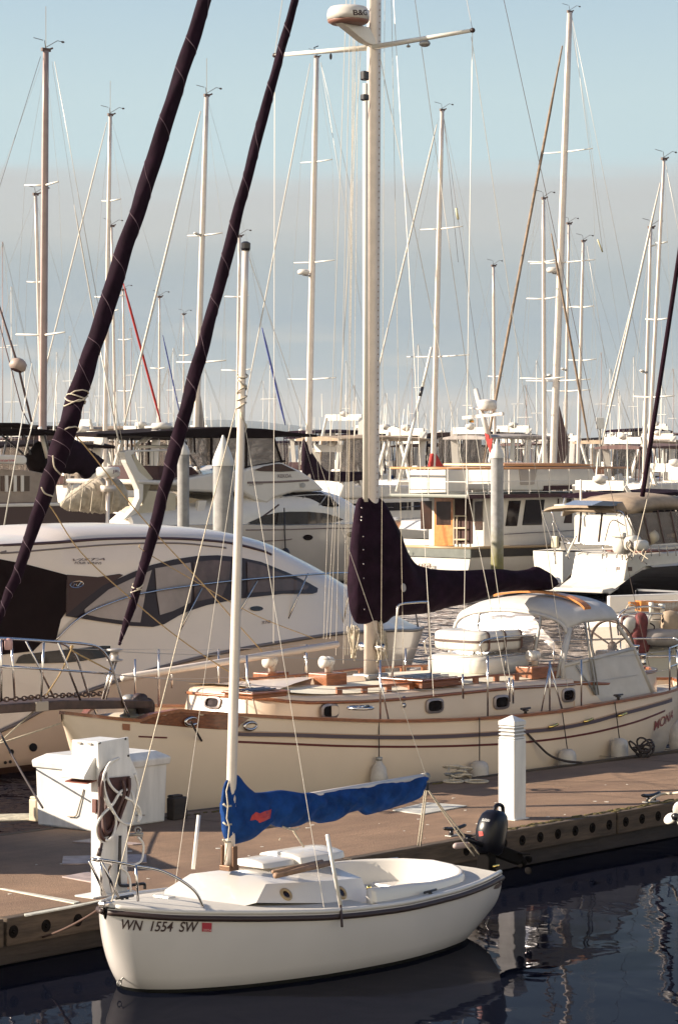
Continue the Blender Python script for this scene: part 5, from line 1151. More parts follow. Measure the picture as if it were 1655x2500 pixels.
    # fenders
    for (u, v0, v1, ul, vl, hh, lab) in ((925, 1858, 1925, 925, 1762, .36, 'white teardrop fender hanging lowest amidships on the cream yacht'), (1170, 1858, 1900, 1170, 1752, .42, 'ribbed white fender hanging left of the light post'), (1384, 1829, 1865, 1372, 1740, .42, 'ribbed white fender just right of the light post by the black cable'), (1511, 1803, 1845, 1500, 1714, .42, 'ribbed white fender nearest the yacht stern')):
        x = fr.L(u, v0, -1.8).x; z_ = .8; y = -(h.y(x, .75)+.13); p = fr.L(u, v0, y)
        ft = Fr((fr.M @ Vector((p.x, y, 0)))[:2], fr.d[:2]); t2 = thing('fender', lab, 'fender', ft, group='fenders along the cream yacht'); z1 = p.z
        b = MB(); rr_ = .118
        if hh < .4: b.lathe([(.0, -.46), (.08, -.44), (rr_*.95, -.36), (rr_, -.22), (.09, -.08), (.045, -.02), (.035, .03), (.0, .04)], (0, 0, z1), 28)
        else:
            prof = [(.0, -.60), (.07, -.585), (.105, -.55), (rr_, -.5), (rr_, -.08), (.10, -.03), (.06, -.0), (.0, .005)]
            rs = []
            for r_, z_ in prof: rs.append([(r_*(1+.05*(j % 2))*math.cos(2*math.pi*j/32), r_*(1+.05*(j % 2))*math.sin(2*math.pi*j/32), z1+z_) for j in range(32)])
            b.rings(rs)
        b.build('body', FENDER, t2, smooth=True)
        b = MB(); tp_ = fr.L(ul, vl, -(hb(x)+.04)); a_ = ft.I @ (fr.M @ tp_); b.tube([(0, 0, z1), a_], .008, 5); b.build('line', DROPE, t2)
        if hh < .4: b = MB(); b.lathe([(.04, -.0), (.045, .05), (.0, .06)], (0, 0, z1), 12); b.build('top_eye', GALV, t2, smooth=True)
    # spray hood
    hx0 = fr.L(1402, 1660, -1.02).x; ztop = fr.L(1402, 1528, -1.0).z; hx1 = fr.L(1500, 1520, -1.0).x; zc_ = fr.L(1275, 1462, 0).z
    zb0 = ztr(xe)-.02; print('hood', hx0, hx1, ztop, zc_, zb0)
    def arch(x, zt_, wd, zc2, n=16, zlow=None):
        r = []
        for k in range(-n, n+1):
            f = k/n; yv = wd*math.sin(f*math.pi/2); r.append(Vector((x, yv, zt_+(zc2-zt_)*math.cos(f*math.pi/2)**.8)))
        return r
    b = MB(); A = [arch(hx0-.20, ztop-.10, 1.03, zc_-.16), arch(hx0-.16, ztop-.02, 1.06, zc_-.05), arch(hx0+.1, ztop+.04, 1.08, zc_+.02), arch(hx0+.6, ztop+.05, 1.08, zc_+.05), arch(hx1-.03, ztop+.04, 1.06, zc_+.04), arch(hx1+.05, ztop-.02, 1.04, zc_-.01), arch(hx1+.04, ztop-.06, 1.02, zc_-.06)]
    b.rings(A, cap=False, closed=False); hood = b.build('spray_hood', VINYLW, t, smooth=True, solid=.008)
    # windshield arch bottom on the roof, clear panels
    def lower(x, n=16): return [Vector((x, 1.06*math.sin(k/n*math.pi/2), max(zr(x, 0)-.02, zb0)-.0)) for k in range(-n, n+1)]
    b = MB(); lo = [Vector((hx0-.42, p.y, zr(xe-.2, p.y)+.02)) for p in A[0]]; b.rings([lo, [a_.lerp(c_, .5) for a_, c_ in zip(lo, A[0])], A[0]], cap=False, closed=False); b.build('clear_windshield', VINYL, hood, smooth=True)
    b = MB(); fr_pts = [A[0], ]; b.tube([l.lerp(a_, 0) for l, a_ in zip(lo, A[0])], .02, 6)
    for k in (0, 10, 22, 32): b.tube([lo[k], A[0][k]], .022, 6, flat=None)
    b.tube(A[0], .03, 6); b.build('window_binding', VINYLW, hood, smooth=True)
    for sg in (-1, 1):
        P0 = Vector((hx0-.16, sg*1.06, ztop-.02)); P1 = Vector((hx1+.04, sg*1.03, ztop-.05)); Q0 = Vector((hx0-.40, sg*1.06, zb0)); Q1 = Vector((hx1+.42, sg*1.10, zb0+.28)); Q2 = Vector((hx0-.1, sg*1.12, zb0-.42)); Q3 = Vector((hx1+.62, sg*1.22, zs(hx1)-.02)); M0 = P0.lerp(Q0, .72); M1 = P1.lerp(Q1, .78)
        b = MB(); b.rings([[P0, P0.lerp(M0, .5), M0], [P0.lerp(P1, .5), (P0.lerp(M0, .5)).lerp(P1.lerp(M1, .5), .5)+Vector((0, -sg*.015, 0)), M0.lerp(M1, .5)], [P1, P1.lerp(M1, .5), M1]], cap=False, closed=False); b.build('clear_side_panel', VINYL, hood, smooth=True)
        b = MB(); b.rings([[M0, Q2], [M0.lerp(M1, .5), Q2.lerp(Q3, .5)], [M1, Q3]], cap=False, closed=False); b.build('side_skirt', VINYLW, hood, solid=.006)
        b = MB(); b.tube([P0, M0, Q0.lerp(Q2, .3)], .035, 8); b.tube([P1, M1, Q3], .03, 8); b.tube([M0, M1], .03, 8); b.build('panel_binding', VINYLW, hood, smooth=True)
        b = MB(); b.tube([Vector((hx0+.15, sg*1.09, ztop+.05)), Vector((hx0+.30, sg*1.16, zs(hx0)+.06))], .016, 8); b.tube([Vector((hx0-.05, sg*1.10, zb0+.2)), Vector((hx0+.30, sg*1.17, zs(hx0)+.06))], .013, 8); b.tube([Vector((hx0+.21, sg*1.10, ztop+.05)), Vector((hx0+.36, sg*1.17, zs(hx0)+.06))], .012, 8); b.build('hood_frame', GALV, t, smooth=True)
    b = MB(); rr = random.Random(4)
    for row in range(3):
        pts_ = [p+Vector((.30+.055*row, 0, .03)) for p in arch(hx0, ztop+.06, 1.02, zc_+.05)][3:]
        b.rings([[p+Vector((-.02, 0, 0)), p+Vector((.025, 0, 0)), p+Vector((.025, 0, .035)), p+Vector((-.02, 0, .035))] for p in pts_[:-8]])
    b.build('teak_grab_rail', ORTEAK, t)
    # cockpit
    b = MB(); xs_ = [xe+.0+(11.5-xe)*i/12 for i in range(13)]
    yc = lambda x: interp([(xe, 1.12), (10, 1.10), (10.8, .9), (11.3, .62), (11.5, .3)], x)[0]
    zc3 = lambda x: interp([(xe, zb0-.05), (hx1, zb0-.12), (10.2, zs(10.2)+.27), (11.5, zs(11.4)+.24)], x)[0]
    lp = [(x, -yc(x)) for x in xs_]+[(x, yc(x)) for x in reversed(xs_)]
    b.rings([[(x, y*1.05, zs(x)-.14) for x, y in lp], [(x, y, zc3(x)) for x, y in lp]], cap=False); b.build('cockpit_coaming', CREAM, t, auto=40)
    b = MB(); b.tube([(x, y, zc3(x)+.01) for x, y in lp], .03, 6); b.build('coaming_cap', TEAK, t, smooth=True)
    b = MB(); b.prism([(x, y*.98) for x, y in lp], zs(10)-.16, zs(10)-.14, 'z'); b.build('cockpit_sole', GELD, t)
    wc = fr.L(1494, 1578, -.1); b = MB(); Mw = Matrix.Rotation(R(80), 3, 'Y'); b.torus(wc, .40, .022, Mw, 32, 8); 
    for k in range(6): a = math.pi*k/3; b.tube([wc, wc+Mw @ Vector((.5*math.cos(a), .5*math.sin(a), 0))], .015, 6)
    b.ellip(wc, (.06, .08, .08), 10, 6); wh = b.build('steering_wheel', DKWOOD, t, smooth=True)
    b = MB(); b.box((wc.x-.16, wc.y, zs(10)+.18), (.22, .26, .75)); b.build('binnacle', GEL, t, bevel=.03)
    for (u, v) in ((1565, 1622), (1548, 1600)):
        p = fr.L(u, v, -.75); b = MB(); b.lathe([(.08, 0), (.06, .04), (.065, .12), (.08, .15), (0, .16)], p, 16); b.build('winch', STEEL, t, smooth=True)
    # pushpit and stern rail
    for k in (.62, .34):
        b = MB(); pts_ = [(x, -(hb(x)-.06), zs(x)+k) for x in (11.0, 11.5, 12.0, 12.35)]+[(12.6, 0, zs(12.4)+k)]+[(x, hb(x)-.06, zs(x)+k) for x in (12.35, 12.0, 11.5, 11.0)]; b.tube(curve_pts(pts_, 40), .014, 8); b.build('pushpit_rail', STEEL, t, smooth=True)
    for x in (11.0, 12.0):
        for sg in (-1, 1): b = MB(); b.tube([(x, sg*(hb(x)-.06), zs(x)), (x, sg*(hb(x)-.06), zs(x)+.62)], .013, 8); b.build('pushpit_post', STEEL, t, smooth=True)
    # cleats on the rail
    for (u, v) in ((1249, 1745), (1493, 1710)):
        p = fr.L(u, v, -1.5); x = p.x; y = -(hb(x)-.04); p = Vector((x, y, zs(x)+.03)); b = MB(); b.tube([p-Vector((0, 0, .02)), p+Vector((0, 0, .05))], .022, 8); b.tube([p+Vector((-.10, 0, .055)), p+Vector((.10, 0, .055))], .014, 8); b.torus(p+Vector((0, 0, .03)), .035, .011, None, 12, 5); b.build('rail_cleat', mat('dark_metal', (.08, .07, .07), .5, metal=.7), t, smooth=True)
    # whisker pole lying forward on the far rail
    b = MB(); b.tube([fr.L(300, 1655, 1.2), fr.L(823, 1573, 1.3)], .05, 12); sp_ = b.build('spare_spar', ALU, t, smooth=True)
    for (u, v0, v1) in ((745, 1590, 1640), (600, 1600, 1660), (420, 1630, 1680)):
        b = MB(); b.tube([fr.L(u, v0, 1.25), fr.L(u, v1, 1.25)], .012, 6); b.build('spar_support', STEEL, t, smooth=True)
    return h
HY = yacht()
# ------------------------------------------------------------- boats behind
def ss(fr, px, y=0.0): return [(p.x, p.z) for p in (fr.L(u, v, y) for u, v in px)]
def slab(name, fr, px, y0, y1, m, parent, bevel=.02, yt=None):
    """a body with a side outline traced on plane y0 and its real width to y1"""
    q = ss(fr, px, yt if yt is not None else y0); b = MB(); b.prism(q, y0, y1, 'y'); return b.build(name, m, parent, bevel=bevel)
def shell(fr, px_top, px_bot, wd, n=24, m=8, yref=None):
    """cambered superstructure: top profile on the centre plane, bottom profile on the near side"""
    tt = sorted(ss(fr, px_top, 0)); bt = sorted(ss(fr, px_bot, -wd(0) if yref is None else yref)); x0 = max(tt[0][0], bt[0][0]-.4); x1 = min(tt[-1][0], bt[-1][0]+.4)
    b = MB(); rs = []
    for i in range(n+1):
        x = x0+(x1-x0)*i/n; zt, zb = interp(tt, x)[0], interp(bt, x)[0]; zt = max(zt, zb+.03); w_ = wd(i/n); r = []
        for k in range(-m, m+1):
            a = k/m*math.pi/2; r.append((x, w_*math.copysign(abs(math.sin(a))**.45, k) if k else 0.0, zb+(zt-zb)*max(math.cos(a), 0)**.55))
        rs.append(r)
    b.rings(rs, cap=True, closed=False); return b
def window(fr, bv, px, parent, name='window', m=None, off=.012, frame=True, step=14):
    o = decal(px, bv, fr, off, step).build(name, m or GLASS, parent, smooth=True); return o
def simple_hull(L_, B_, zb, zs_, zm=None, fl=.5, stern=.85, keel=-.5):
    zm = zm if zm is not None else zs_
    st = []
    for i in range(25):
        f = i/24; x = L_*f; hb = B_/2*interp([(0, .02), (.06, .32), (.15, .6), (.3, .86), (.5, 1), (.8, .97), (1, stern)], f)[0]
        z = interp([(0, zb), (.5, zm), (1, zs_)], f)[0]; zk = interp([(0, z-.15), (.03, z*.5), (.08, .0), (.2, keel*.7), (.5, keel), (1, keel*.4)], f)[0]
        st.append((x, hb, z, zk, interp([(0, 1.1), (.3, .8), (1, fl)], f)[0]))
    return Hull(st)
class FlipFr(Fr):
    """same as Fr, for boats whose bow points right: x runs stern to bow as traced, hull stations mirrored by caller"""
# --- motor cruiser with the long dark side windows, bow to the right
def express():
    fr = Fr((-6.16-2.3*.68, 43.0-2.3*.733)); t = thing('express_cruiser', 'large pale motor cruiser with long curved side windows behind the cream yacht bow', 'motor cruiser', fr)
    hb_t = [(0, 1.62), (4, 1.68), (7, 1.64), (9.3, 1.50), (11.2, 1.12), (12.5, .6), (13.5, .05)]
    shp = [(0, 1785), (110, 1728), (265, 1668), (400, 1626), (556, 1589), (700, 1564), (830, 1545), (940, 1538), (1015, 1537)]
    hf = lambda x, z: interp(hb_t, min(max(x, 0), 13.5))[0]
    zt = sorted([(on_side(fr, u, v, hf).x, on_side(fr, u, v, hf).z) for u, v in shp]); print('express sheer', [(round(a, 2), round(c, 2)) for a, c in zt])
    zt = [(-.5, zt[0][1]-.25)]+zt; xend = min(zt[-1][0], 13.5); sc_ = 13.5
    st = []
    for i in range(31):
        x = sc_*i/30; zs_ = interp(zt, x)[0]; st.append((x, interp(hb_t, x)[0], zs_, interp([(0, -.4), (8, -.5), (11, -.2), (12.2, .25), (13.1, .8), (13.5, zs_-.15)], x)[0], interp([(0, .42), (7, .55), (10, .85), (13.5, 1.2)], x)[0]))
    h = Hull(st); h.xs = lambda n=0: [s_[0] for s_ in st]
    hm_ = hull_mat('cruiser_hull', (.68, .52, .40), (.06, .03, .02), .10, .2); mesh = h.mesh(0, 14); bv = bvh_of(mesh, fr); mesh.build('hull', hm_, t, auto=50)
    b = MB()
    for sg in (-1, 1): b.tube([(s_[0], sg*(s_[1]+.01), s_[2]-.01) for s_ in st], .03, 6)
    b.build('rub_rail', mat('grey_rub_rail', (.16, .13, .12), .4), t, smooth=True)
    # deck and coachroof: loft with a shoulder
    prof = [(-60, 1310), (0, 1303), (32, 1284), (106, 1279), (201, 1276), (300, 1278), (397, 1282), (470, 1290), (529, 1301), (580, 1315), (625, 1335), (680, 1359), (741, 1390), (790, 1418), (830, 1438), (880, 1463), (930, 1490), (980, 1515), (1020, 1536)]
    shd = [(-60, 1340), (0, 1334), (265, 1318), (423, 1316), (582, 1331), (656, 1352), (700, 1376), (760, 1412), (800, 1438), (840, 1462), (900, 1497), (950, 1520), (1015, 1536)]
    pc = sorted(ss(fr, prof, 0)); psh = sorted([( (lambda p: (p.x, p.z))(on_side(fr, u, v, lambda x, z: hf(x, z)*.80)) ) for u, v in shd])
    b = MB(); rs = []; n = 44
    for i in range(n+1):
        x = .9+(13.35-.9)*i/n; hb = hf(x, 0); zs_ = interp(zt, x)[0]; z1 = max(interp(psh, x)[0], zs_+.03); z2 = max(interp(pc, x)[0], z1+.01); zz = zs_+.0
        half = [(hb*.985, zz), (hb*.96, zz+(z1-zz)*.10), (hb*.90, zz+(z1-zz)*.45), (hb*.84, zz+(z1-zz)*.82), (hb*.80, z1), (hb*.74, z1+(z2-z1)*.35), (hb*.55, z1+(z2-z1)*.75), (hb*.28, z1+(z2-z1)*.95), (0, z2)]
        rs.append([(x, -y, z) for y, z in half]+[(x, y, z) for y, z in reversed(half[:-1])])
    b.rings(rs, cap=True, closed=False); sbv = bvh_of(b, fr); b.build('deck_house', FWGEL, t, auto=50)
    b = decal_line([(-10, 1333), (130, 1325), (265, 1316), (423, 1315), (520, 1321), (582, 1330), (640, 1345), (662, 1354)], sbv, fr, .025, .0, 40); b.build('roof_trim', mat('dark_trim', (.05, .02, .02), .4), t, smooth=True)
    b = decal_line([(16, 1345), (20, 1350), (265, 1330), (423, 1326), (520, 1334), (552, 1338)], sbv, fr, .014, .0, 40); b.build('roof_grab_rail', mat('grey_rub_rail', (.16, .13, .12), .4), t, smooth=True)
    blk = decal([(-8, 1364), (60, 1377), (110, 1390), (163, 1404), (161, 1440), (160, 1495), (148, 1512), (136, 1562), (100, 1570), (80, 1590), (-8, 1600)], sbv, fr, .02, 14); blk.build('cockpit_opening_shade', DKC, t)  # flat black sheet stands in for the unlit cockpit opening
    br = decal([(163, 1403), (238, 1409), (290, 1401), (300, 1404), (240, 1445), (190, 1482), (160, 1502)], sbv, fr, .018, 10); br.build('brown_panel', mat('brown_panel', (.05, .022, .014), .45, spec=.3), t)
    fz = decal([(158, 1504), (200, 1468), (250, 1430), (318, 1399), (370, 1379), (423, 1366), (476, 1358), (529, 1356), (582, 1361), (635, 1372), (704, 1400), (752, 1424), (774, 1437), (772, 1447), (762, 1450), (690, 1450), (582, 1462), (503, 1478), (460, 1492), (434, 1504), (400, 1524), (372, 1531), (318, 1528), (240, 1517)], sbv, fr, .02, 12)
    fz.build('window_frame', mat('brown_black_frame', (.022, .009, .008), .3, spec=.3), t, smooth=True)
    PG = mat('glass_painted_reflection_pale', (.36, .30, .27), .2, var=.3, vs=.9, spec=.3); MG = mat('glass_painted_reflection_mid', (.13, .085, .075), .2, var=.5, vs=1.4, spec=.3)  # pale and mid base colours paint reflections into the panes
    for px, m_ in (([(204, 1488), (262, 1440), (330, 1408), (318, 1455), (300, 1516), (240, 1508), (205, 1500)], PG), ([(336, 1406), (368, 1392), (352, 1450), (340, 1520), (306, 1518), (322, 1460)], PG), ([(376, 1388), (462, 1374), (468, 1420), (462, 1472), (420, 1492), (388, 1502), (380, 1450)], PG), ([(470, 1373), (520, 1368), (560, 1372), (556, 1416), (540, 1455), (472, 1470)], MG), ([(600, 1372), (640, 1382), (700, 1408), (750, 1432), (745, 1440), (640, 1446), (602, 1448)], MG)):
        window(fr, sbv, px, t, 'window_pane', m_, .032, step=10)
    b = decal([(37, 1620), (45, 1604), (56, 1598), (120, 1590), (200, 1582), (250, 1577), (268, 1577), (270, 1592), (262, 1604), (200, 1614), (159, 1618), (90, 1620)], bvh_of(mesh, fr) if False else sbv, fr, .02, 9); b.build('hull_window', GLASS, t, smooth=True)
    # side vents, emblem
    for (u, v, w_, hh) in ((625, 1486, 16, 6),):
        b = decal([(u+w_*math.cos(a), v+hh*math.sin(a)) for a in [k*math.pi/8 for k in range(16)]], sbv, fr, .018, 4); b.build('oval_port', GLASS, t)
    b = decal_line([(185+16*math.cos(a), 1427+8*math.sin(a)-2*math.cos(a)) for a in [k*math.pi/9 for k in range(19)]], sbv, fr, .006, .03, 20, 5); b.build('oval_emblem', STEEL, t)
    b = decal_line([(175, 1433), (182, 1424), (186, 1432), (193, 1424), (197, 1422)], sbv, fr, .006, .03, 12, 5); b.build('emblem_stroke', STEEL, t)
    lettering('FOUR WINNS', sbv, fr, (182, 1377), (248, 1378), 6, TXT, t, shear=.2, off=.012)
    lettering('VISTA', sbv, fr, (178, 1370), (256, 1368), 6, mat('mid_lettering', (.16, .11, .10), .5), t, shear=.4, off=.012)
    lettering('378', sbv, fr, (638, 1524), (660, 1521), 7, mat('mid_lettering', (.16, .11, .10), .5), t, shear=.2, off=.012)
    # exhausts near the stern
    for (u, v, r_) in ((81, 1824, 10), (28, 1835, 6), (13, 1861, 4), (25, 1859, 4)):
        b = decal([(u+r_*math.cos(a), v+r_*1.05*math.sin(a)) for a in [k*math.pi/7 for k in range(14)]], bv, fr, .012, 4); b.build('exhaust_port', BLK, t)
    # rail
    hr = lambda x: -(hf(x, 0)*.93)
    pts_ = [(138, 1562), (180, 1520), (232, 1488), (318, 1456), (370, 1445), (423, 1436), (561, 1419), (700, 1407), (830, 1399), (900, 1404), (960, 1420), (1005, 1462), (1020, 1530)]
    q = [on_side(fr, u, v, lambda x, z: abs(hr(x))) for u, v in pts_]; b = MB(); cp = curve_pts(q, 60); b.tube(cp, .016, 6); b.build('side_rail', STEEL, t, smooth=True); b = MB(); b.tube([(p.x, -p.y, p.z) for p in cp], .016, 6); b.build('side_rail', STEEL, t, smooth=True)
    for (a, c) in (((493, 1436), (439, 1542)), ((628, 1418), (582, 1500)), ((752, 1382+18), (704, 1510)), ((860, 1400), (838, 1520)), ((940, 1414), (930, 1530))):
        p = on_side(fr, *a, lambda x, z: abs(hr(x))); q_ = on_side(fr, *c, lambda x, z: abs(hr(x)))
        for sg in (1, -1): b = MB(); b.tube([(p.x, p.y*sg, p.z), (q_.x, q_.y*sg, q_.z)], .013, 6); b.build('rail_post', STEEL, t, smooth=True)
    return h
express()
# --- flybridge motor yacht with dark canvas top, bow to the right
def flybridge():
    fr = Fr((-7.6, 92.5)); t = thing('flybridge_yacht', 'white flybridge motor yacht with brown canvas top between the two tall concrete pilings', 'motor yacht', fr)
    cz = lambda x, y: (400+x/3.136, 950+y/3.136)
    L0 = fr.L(230, 1300, -2).x; hbt = [(L0-.5, 2.0), (4, 2.1), (8, 2.0), (11, 1.5), (13, .8), (14.4, .05)]
    hf = lambda x, z: interp(hbt, min(max(x, L0-.5), 14.4))[0]
    shp = [(230, 1290), (400, 1284), (594, 1281), (700, 1283), (800, 1281), (880, 1279), (960, 1272)]
    zt = sorted([(on_side(fr, u, v, hf).x, on_side(fr, u, v, hf).z) for u, v in shp]); x0 = zt[0][0]
    st = []
    for i in range(25):
        x = x0+(14.4-x0)*i/24; z = interp(zt, x)[0]; f = i/24; st.append((x, hf(x, 0), z, interp([(0, -.4), (.7, -.5), (.9, .2), (1, z-.2)], f)[0], interp([(0, .4), (.6, .6), (1, 1.2)], f)[0]))
    h = Hull(st); h.xs = lambda n=0: [s_[0] for s_ in st]; mesh = h.mesh(0, 12); bv = bvh_of(mesh, fr); hm_ = hull_mat('flybridge_hull', (.50, .45, .41), (.03, .03, .03), .2); mesh.build('hull', hm_, t, auto=50); h.deck(0, .02, -.01, .1).build('deck', GEL, t)
    for px in ([(600, 1322), (650, 1321), (700, 1318), (712, 1316)], [(600, 1294), (700, 1293), (800, 1290), (880, 1290)]): decal_line(px, bv, fr, .02, .0, 20).build('hull_stripe', mat('mid_lettering', (.16, .11, .10), .5), t)
    for (u, v) in ((751, 1312), (859, 1305)):
        b = decal([(u+12*math.cos(a), v+7*math.sin(a)) for a in [k*math.pi/8 for k in range(16)]], bv, fr, .02, 4); b.build('oval_port', GLASS, t)
    # cabin
    wd = lambda f: 1.85 if f < .6 else 1.85-1.0*((f-.6)/.4)**1.5
    b = shell(fr, [(230, 1246), (330, 1236), (400, 1225), (594, 1195), (700, 1190), (780, 1205), (830, 1232), (880, 1256), (930, 1272)], [(230, 1292), (400, 1288), (594, 1284), (700, 1284), (800, 1283), (930, 1282)], wd)
    cb = bvh_of(b, fr); b.build('cabin', GEL, t, auto=50)
    b = decal([cz(640, 1025), cz(760, 970), cz(860, 945), cz(960, 938), cz(1100, 938), cz(1230, 950), cz(1320, 975), cz(1372, 1000), cz(1300, 1020), cz(1100, 1038), cz(860, 1045), cz(700, 1040)], cb, fr, .03, 9); b.build('saloon_window', GLASS, t, smooth=True)
    b = decal_line([cz(608, 1068), cz(700, 1015), cz(830, 925), cz(880, 885)], cb, fr, .03, .0, 14); b.build('cabin_trim', mat('dark_trim', (.05, .02, .02), .4), t)
    # upper deck moulding
    q = [cz(400, 640), cz(610, 620), cz(700, 590), cz(900, 560), cz(1060, 630), cz(1160, 700), cz(1235, 775), cz(1150, 785), cz(1000, 790), cz(850, 830), cz(790, 878), cz(700, 850), cz(610, 790), cz(380, 790), cz(150, 780), cz(120, 740), (340, 1182), (338, 1170), cz(60, 700)]
    up = MB(); pr = ss(fr, q, -1.75); up.prism(pr, -1.75, 1.75, 'y'); ub = bvh_of(up, fr); up.build('upper_deck', GEL, t, bevel=.12)
    b = decal([cz(690, 620), cz(760, 590), cz(860, 572), cz(900, 572), cz(1010, 626), cz(900, 632), cz(740, 628)], ub, fr, .03, 8); b.build('wind_deflector', GLASSB, t)
    b = decal_line([cz(640, 716), cz(900, 710), cz(1160, 695)], ub, fr, .035, .0, 10); b.build('moulding_line', mat('mid_lettering', (.16, .11, .10), .5), t)
    b = decal([cz(1060+20*math.cos(a), 735+20*math.sin(a)) for a in [k*math.pi/8 for k in range(16)]], ub, fr, .03, 4); b.build('round_port', GALV, t)
    lettering('KEKOA', ub, fr, cz(868, 678), cz(972, 676), 9, mat('mid_lettering', (.16, .11, .10), .5), t, off=.04)
    lettering('CARVER', ub, fr, cz(648, 738), cz(752, 732), 4, mat('mid_lettering', (.16, .11, .10), .5), t, off=.04, shear=.3)
    b = MB(); pw = ss(fr, [cz(790, 880), cz(850, 828), cz(1000, 795), cz(1210, 785), cz(1300, 840), cz(1360, 900), cz(1100, 900), cz(880, 890)], -1.6); b.prism(pw, -1.6, 1.6, 'y'); wb = bvh_of(b, fr); b.build('upper_windows', GLASS, t, bevel=.05)
    for (a, c) in ((cz(1075, 820), cz(1010, 893)), (cz(1240, 815), cz(1175, 905))): decal_line([a, ((a[0]+c[0])/2, (a[1]+c[1])/2), c], wb, fr, .022, .02, 6).build('rail_post', STEEL, t)
    decal_line([cz(830, 850), cz(900, 830), cz(1060, 812), cz(1240, 810), cz(1310, 850)], wb, fr, .022, .02, 14).build('bow_rail', STEEL, t)
    # canvas and its posts
    b = MB(); cv = ss(fr, [(236, 1066), (240, 1058), (300, 1058), (430, 1050), (556, 1042), (650, 1047), (720, 1056), (776, 1061), (777, 1067), (690, 1064), (668, 1070), (560, 1070), (420, 1068), (330, 1064)], -1.6)
    b.prism(cv, -1.6, 1.6, 'y'); b.build('canvas_top', DKC, t, bevel=.05)
    b = MB(); pv = ss(fr, [(514, 1070), (668, 1069), (692, 1127), (600, 1140), (595, 1148), (520, 1146)], -1.55); b.prism(pv, -1.55, -1.53, 'y'); b.build('clear_curtain', VINYL, t)
    b = MB(); pv = ss(fr, [(456, 1070), (515, 1070), (518, 1135), (470, 1140)], -1.5); b.prism(pv, -1.5, -1.48, 'y'); b.build('clear_curtain', VINYL, t)
    for (a, c, w_) in (((517, 1068), (517, 1135), 6), ((602, 1069), (602, 1140), 4), ((668, 1066), (688, 1128), 4), ((475, 1068), (476, 1105), 3), ((600, 1142), (697, 1125), 5)):
        for y in (-1.58, 1.4): p, q_ = fr.L(*a, y if y < 0 else -1.58), fr.L(*c, y if y < 0 else -1.58); b = MB(); b.bar((p.x, y, p.z), (q_.x, y, q_.z), .05, w_/76.); b.build('canvas_post', DKC, t)
    b = MB()
    for (a, c) in ((cz(640, 460), cz(720, 540)), (cz(720, 540), cz(820, 420)), (cz(780, 390), cz(870, 545)), (cz(200, 500), cz(380, 790)), (cz(800, 380), cz(900, 560))): b.tube([fr.L(*a, -1.5), fr.L(*c, -1.5)], .022, 5)
    b.build('folding_frame', STEEL, t)
    b = MB(); dk = ss(fr, [(387, 1137), (470, 1140), (496, 1165), (455, 1172), (386, 1172)], -1.2); b.prism(dk, -1.2, 1.2, 'y'); b.build('helm_seat_cover', mat('maroon_black_canvas_and_shadow', (.045, .015, .018), .8), t, bevel=.03)
    # radar arch at the left, and cockpit wall
    ar = [(303, 1104), (312, 1099), (420, 1097), (420, 1101), (330, 1104), (322, 1112), (340, 1150), (365, 1172), (352, 1180), (350, 1220), (338, 1252), (300, 1272), (330, 1240), (341, 1215), (340, 1195), (325, 1160), (310, 1130)]
    slab('radar_arch', fr, ar, -1.7, -1.45, GEL, t, .03); slab('radar_arch', fr, ar, 1.45, 1.7, GEL, t, .03)
    slab('cockpit_wing', fr, [(326, 1110), (372, 1168), (352, 1178), (346, 1200), (349, 1232), (310, 1270), (430, 1284), (430, 1205), (350, 1196)], -1.60, -1.45, mat('yellow_cream_panel', (.50, .44, .32), .4, var=.1), t, .02)
    slab('cockpit_wall', fr, [(345, 1215), (470, 1215), (520, 1225), (520, 1285), (345, 1285)], -1.2, 1.2, mat('cream_brown_wall', (.42, .34, .24), .5, var=.2), t, .02)
    slab('stair_side', fr, [(487, 1222), (506, 1222), (500, 1250), (522, 1245), (522, 1262), (475, 1292)], -1.75, -1.6, GEL, t, .02)
    b = MB(); p = fr.L(395, 1041, 0); b.lathe([(.3, -.1), (.36, -.02), (.32, .1), (0, .14)], p, 20); b.build('satellite_dome', GEL, t, smooth=True)
    for (a, c) in (((372, 1053), (335, 1085)), ((335, 1085), (334, 1100)), ((372, 1053), (420, 1056)), ((420, 1056), (440, 1085)), ((392, 1051), (350, 1080)), ((340, 1091), (430, 1090))):
        b = MB(); b.tube([fr.L(*a, -.8), fr.L(*c, -.8)], .05, 6); b.build('arch_tube', GEL, t, smooth=True)
    for u in (367, 376, 388): b = MB(); b.tube([fr.L(u, 1098, -.5), fr.L(u+.5, 1160, -.5)], .02, 5); b.build('ladder_rail', GALV, t)
    b = MB(); p = fr.L(697, 1353, -2.2); b.ellip(p, (.16, .16, .22), 14, 8); b.tube([p, fr.L(694, 1240, -2.0)], .022, 5); b.build('black_fender', BLK, t, smooth=True)
    return t
flybridge()
# --- pilings
def piling(u, vtop, wpx, vsh, lab, green=False, Y=None):
    Y = Y or .48*FPX/wpx; X = (u-CX)/FPX*Y; r = wpx/2*Y/FPX; zt = H-(vtop-VH)*Y/FPX; zc_ = H-(vsh-VH)*Y/FPX
    t = thing('mooring_piling', lab, 'piling', None, (X, Y, 0), 0, 'mooring pilings with white cone caps')
    b = MB(); b.rings([[(r*math.cos(2*math.pi*j/28), r*math.sin(2*math.pi*j/28), z) for j in range(28)] for z in (-1, 0, 1, zc_*.6, zc_)]); b.build('shaft', PILE_G if green else PILE, t, auto=40)
    b = MB(); b.lathe([(r*1.07, zc_-.12), (r*1.07, zc_), (r*.8, zc_+(zt-zc_)*.3), (r*.30, zc_+(zt-zc_)*.75), (.02, zt)], (0, 0, 0), 28); b.build('cap', mat('pile_cap', (.60, .58, .55), .4, var=.05), t, auto=40)
PILE = mat('grey_concrete_pile', (.33, .32, .31), .85, var=.3, vs=3, bump=.3, bs=40)
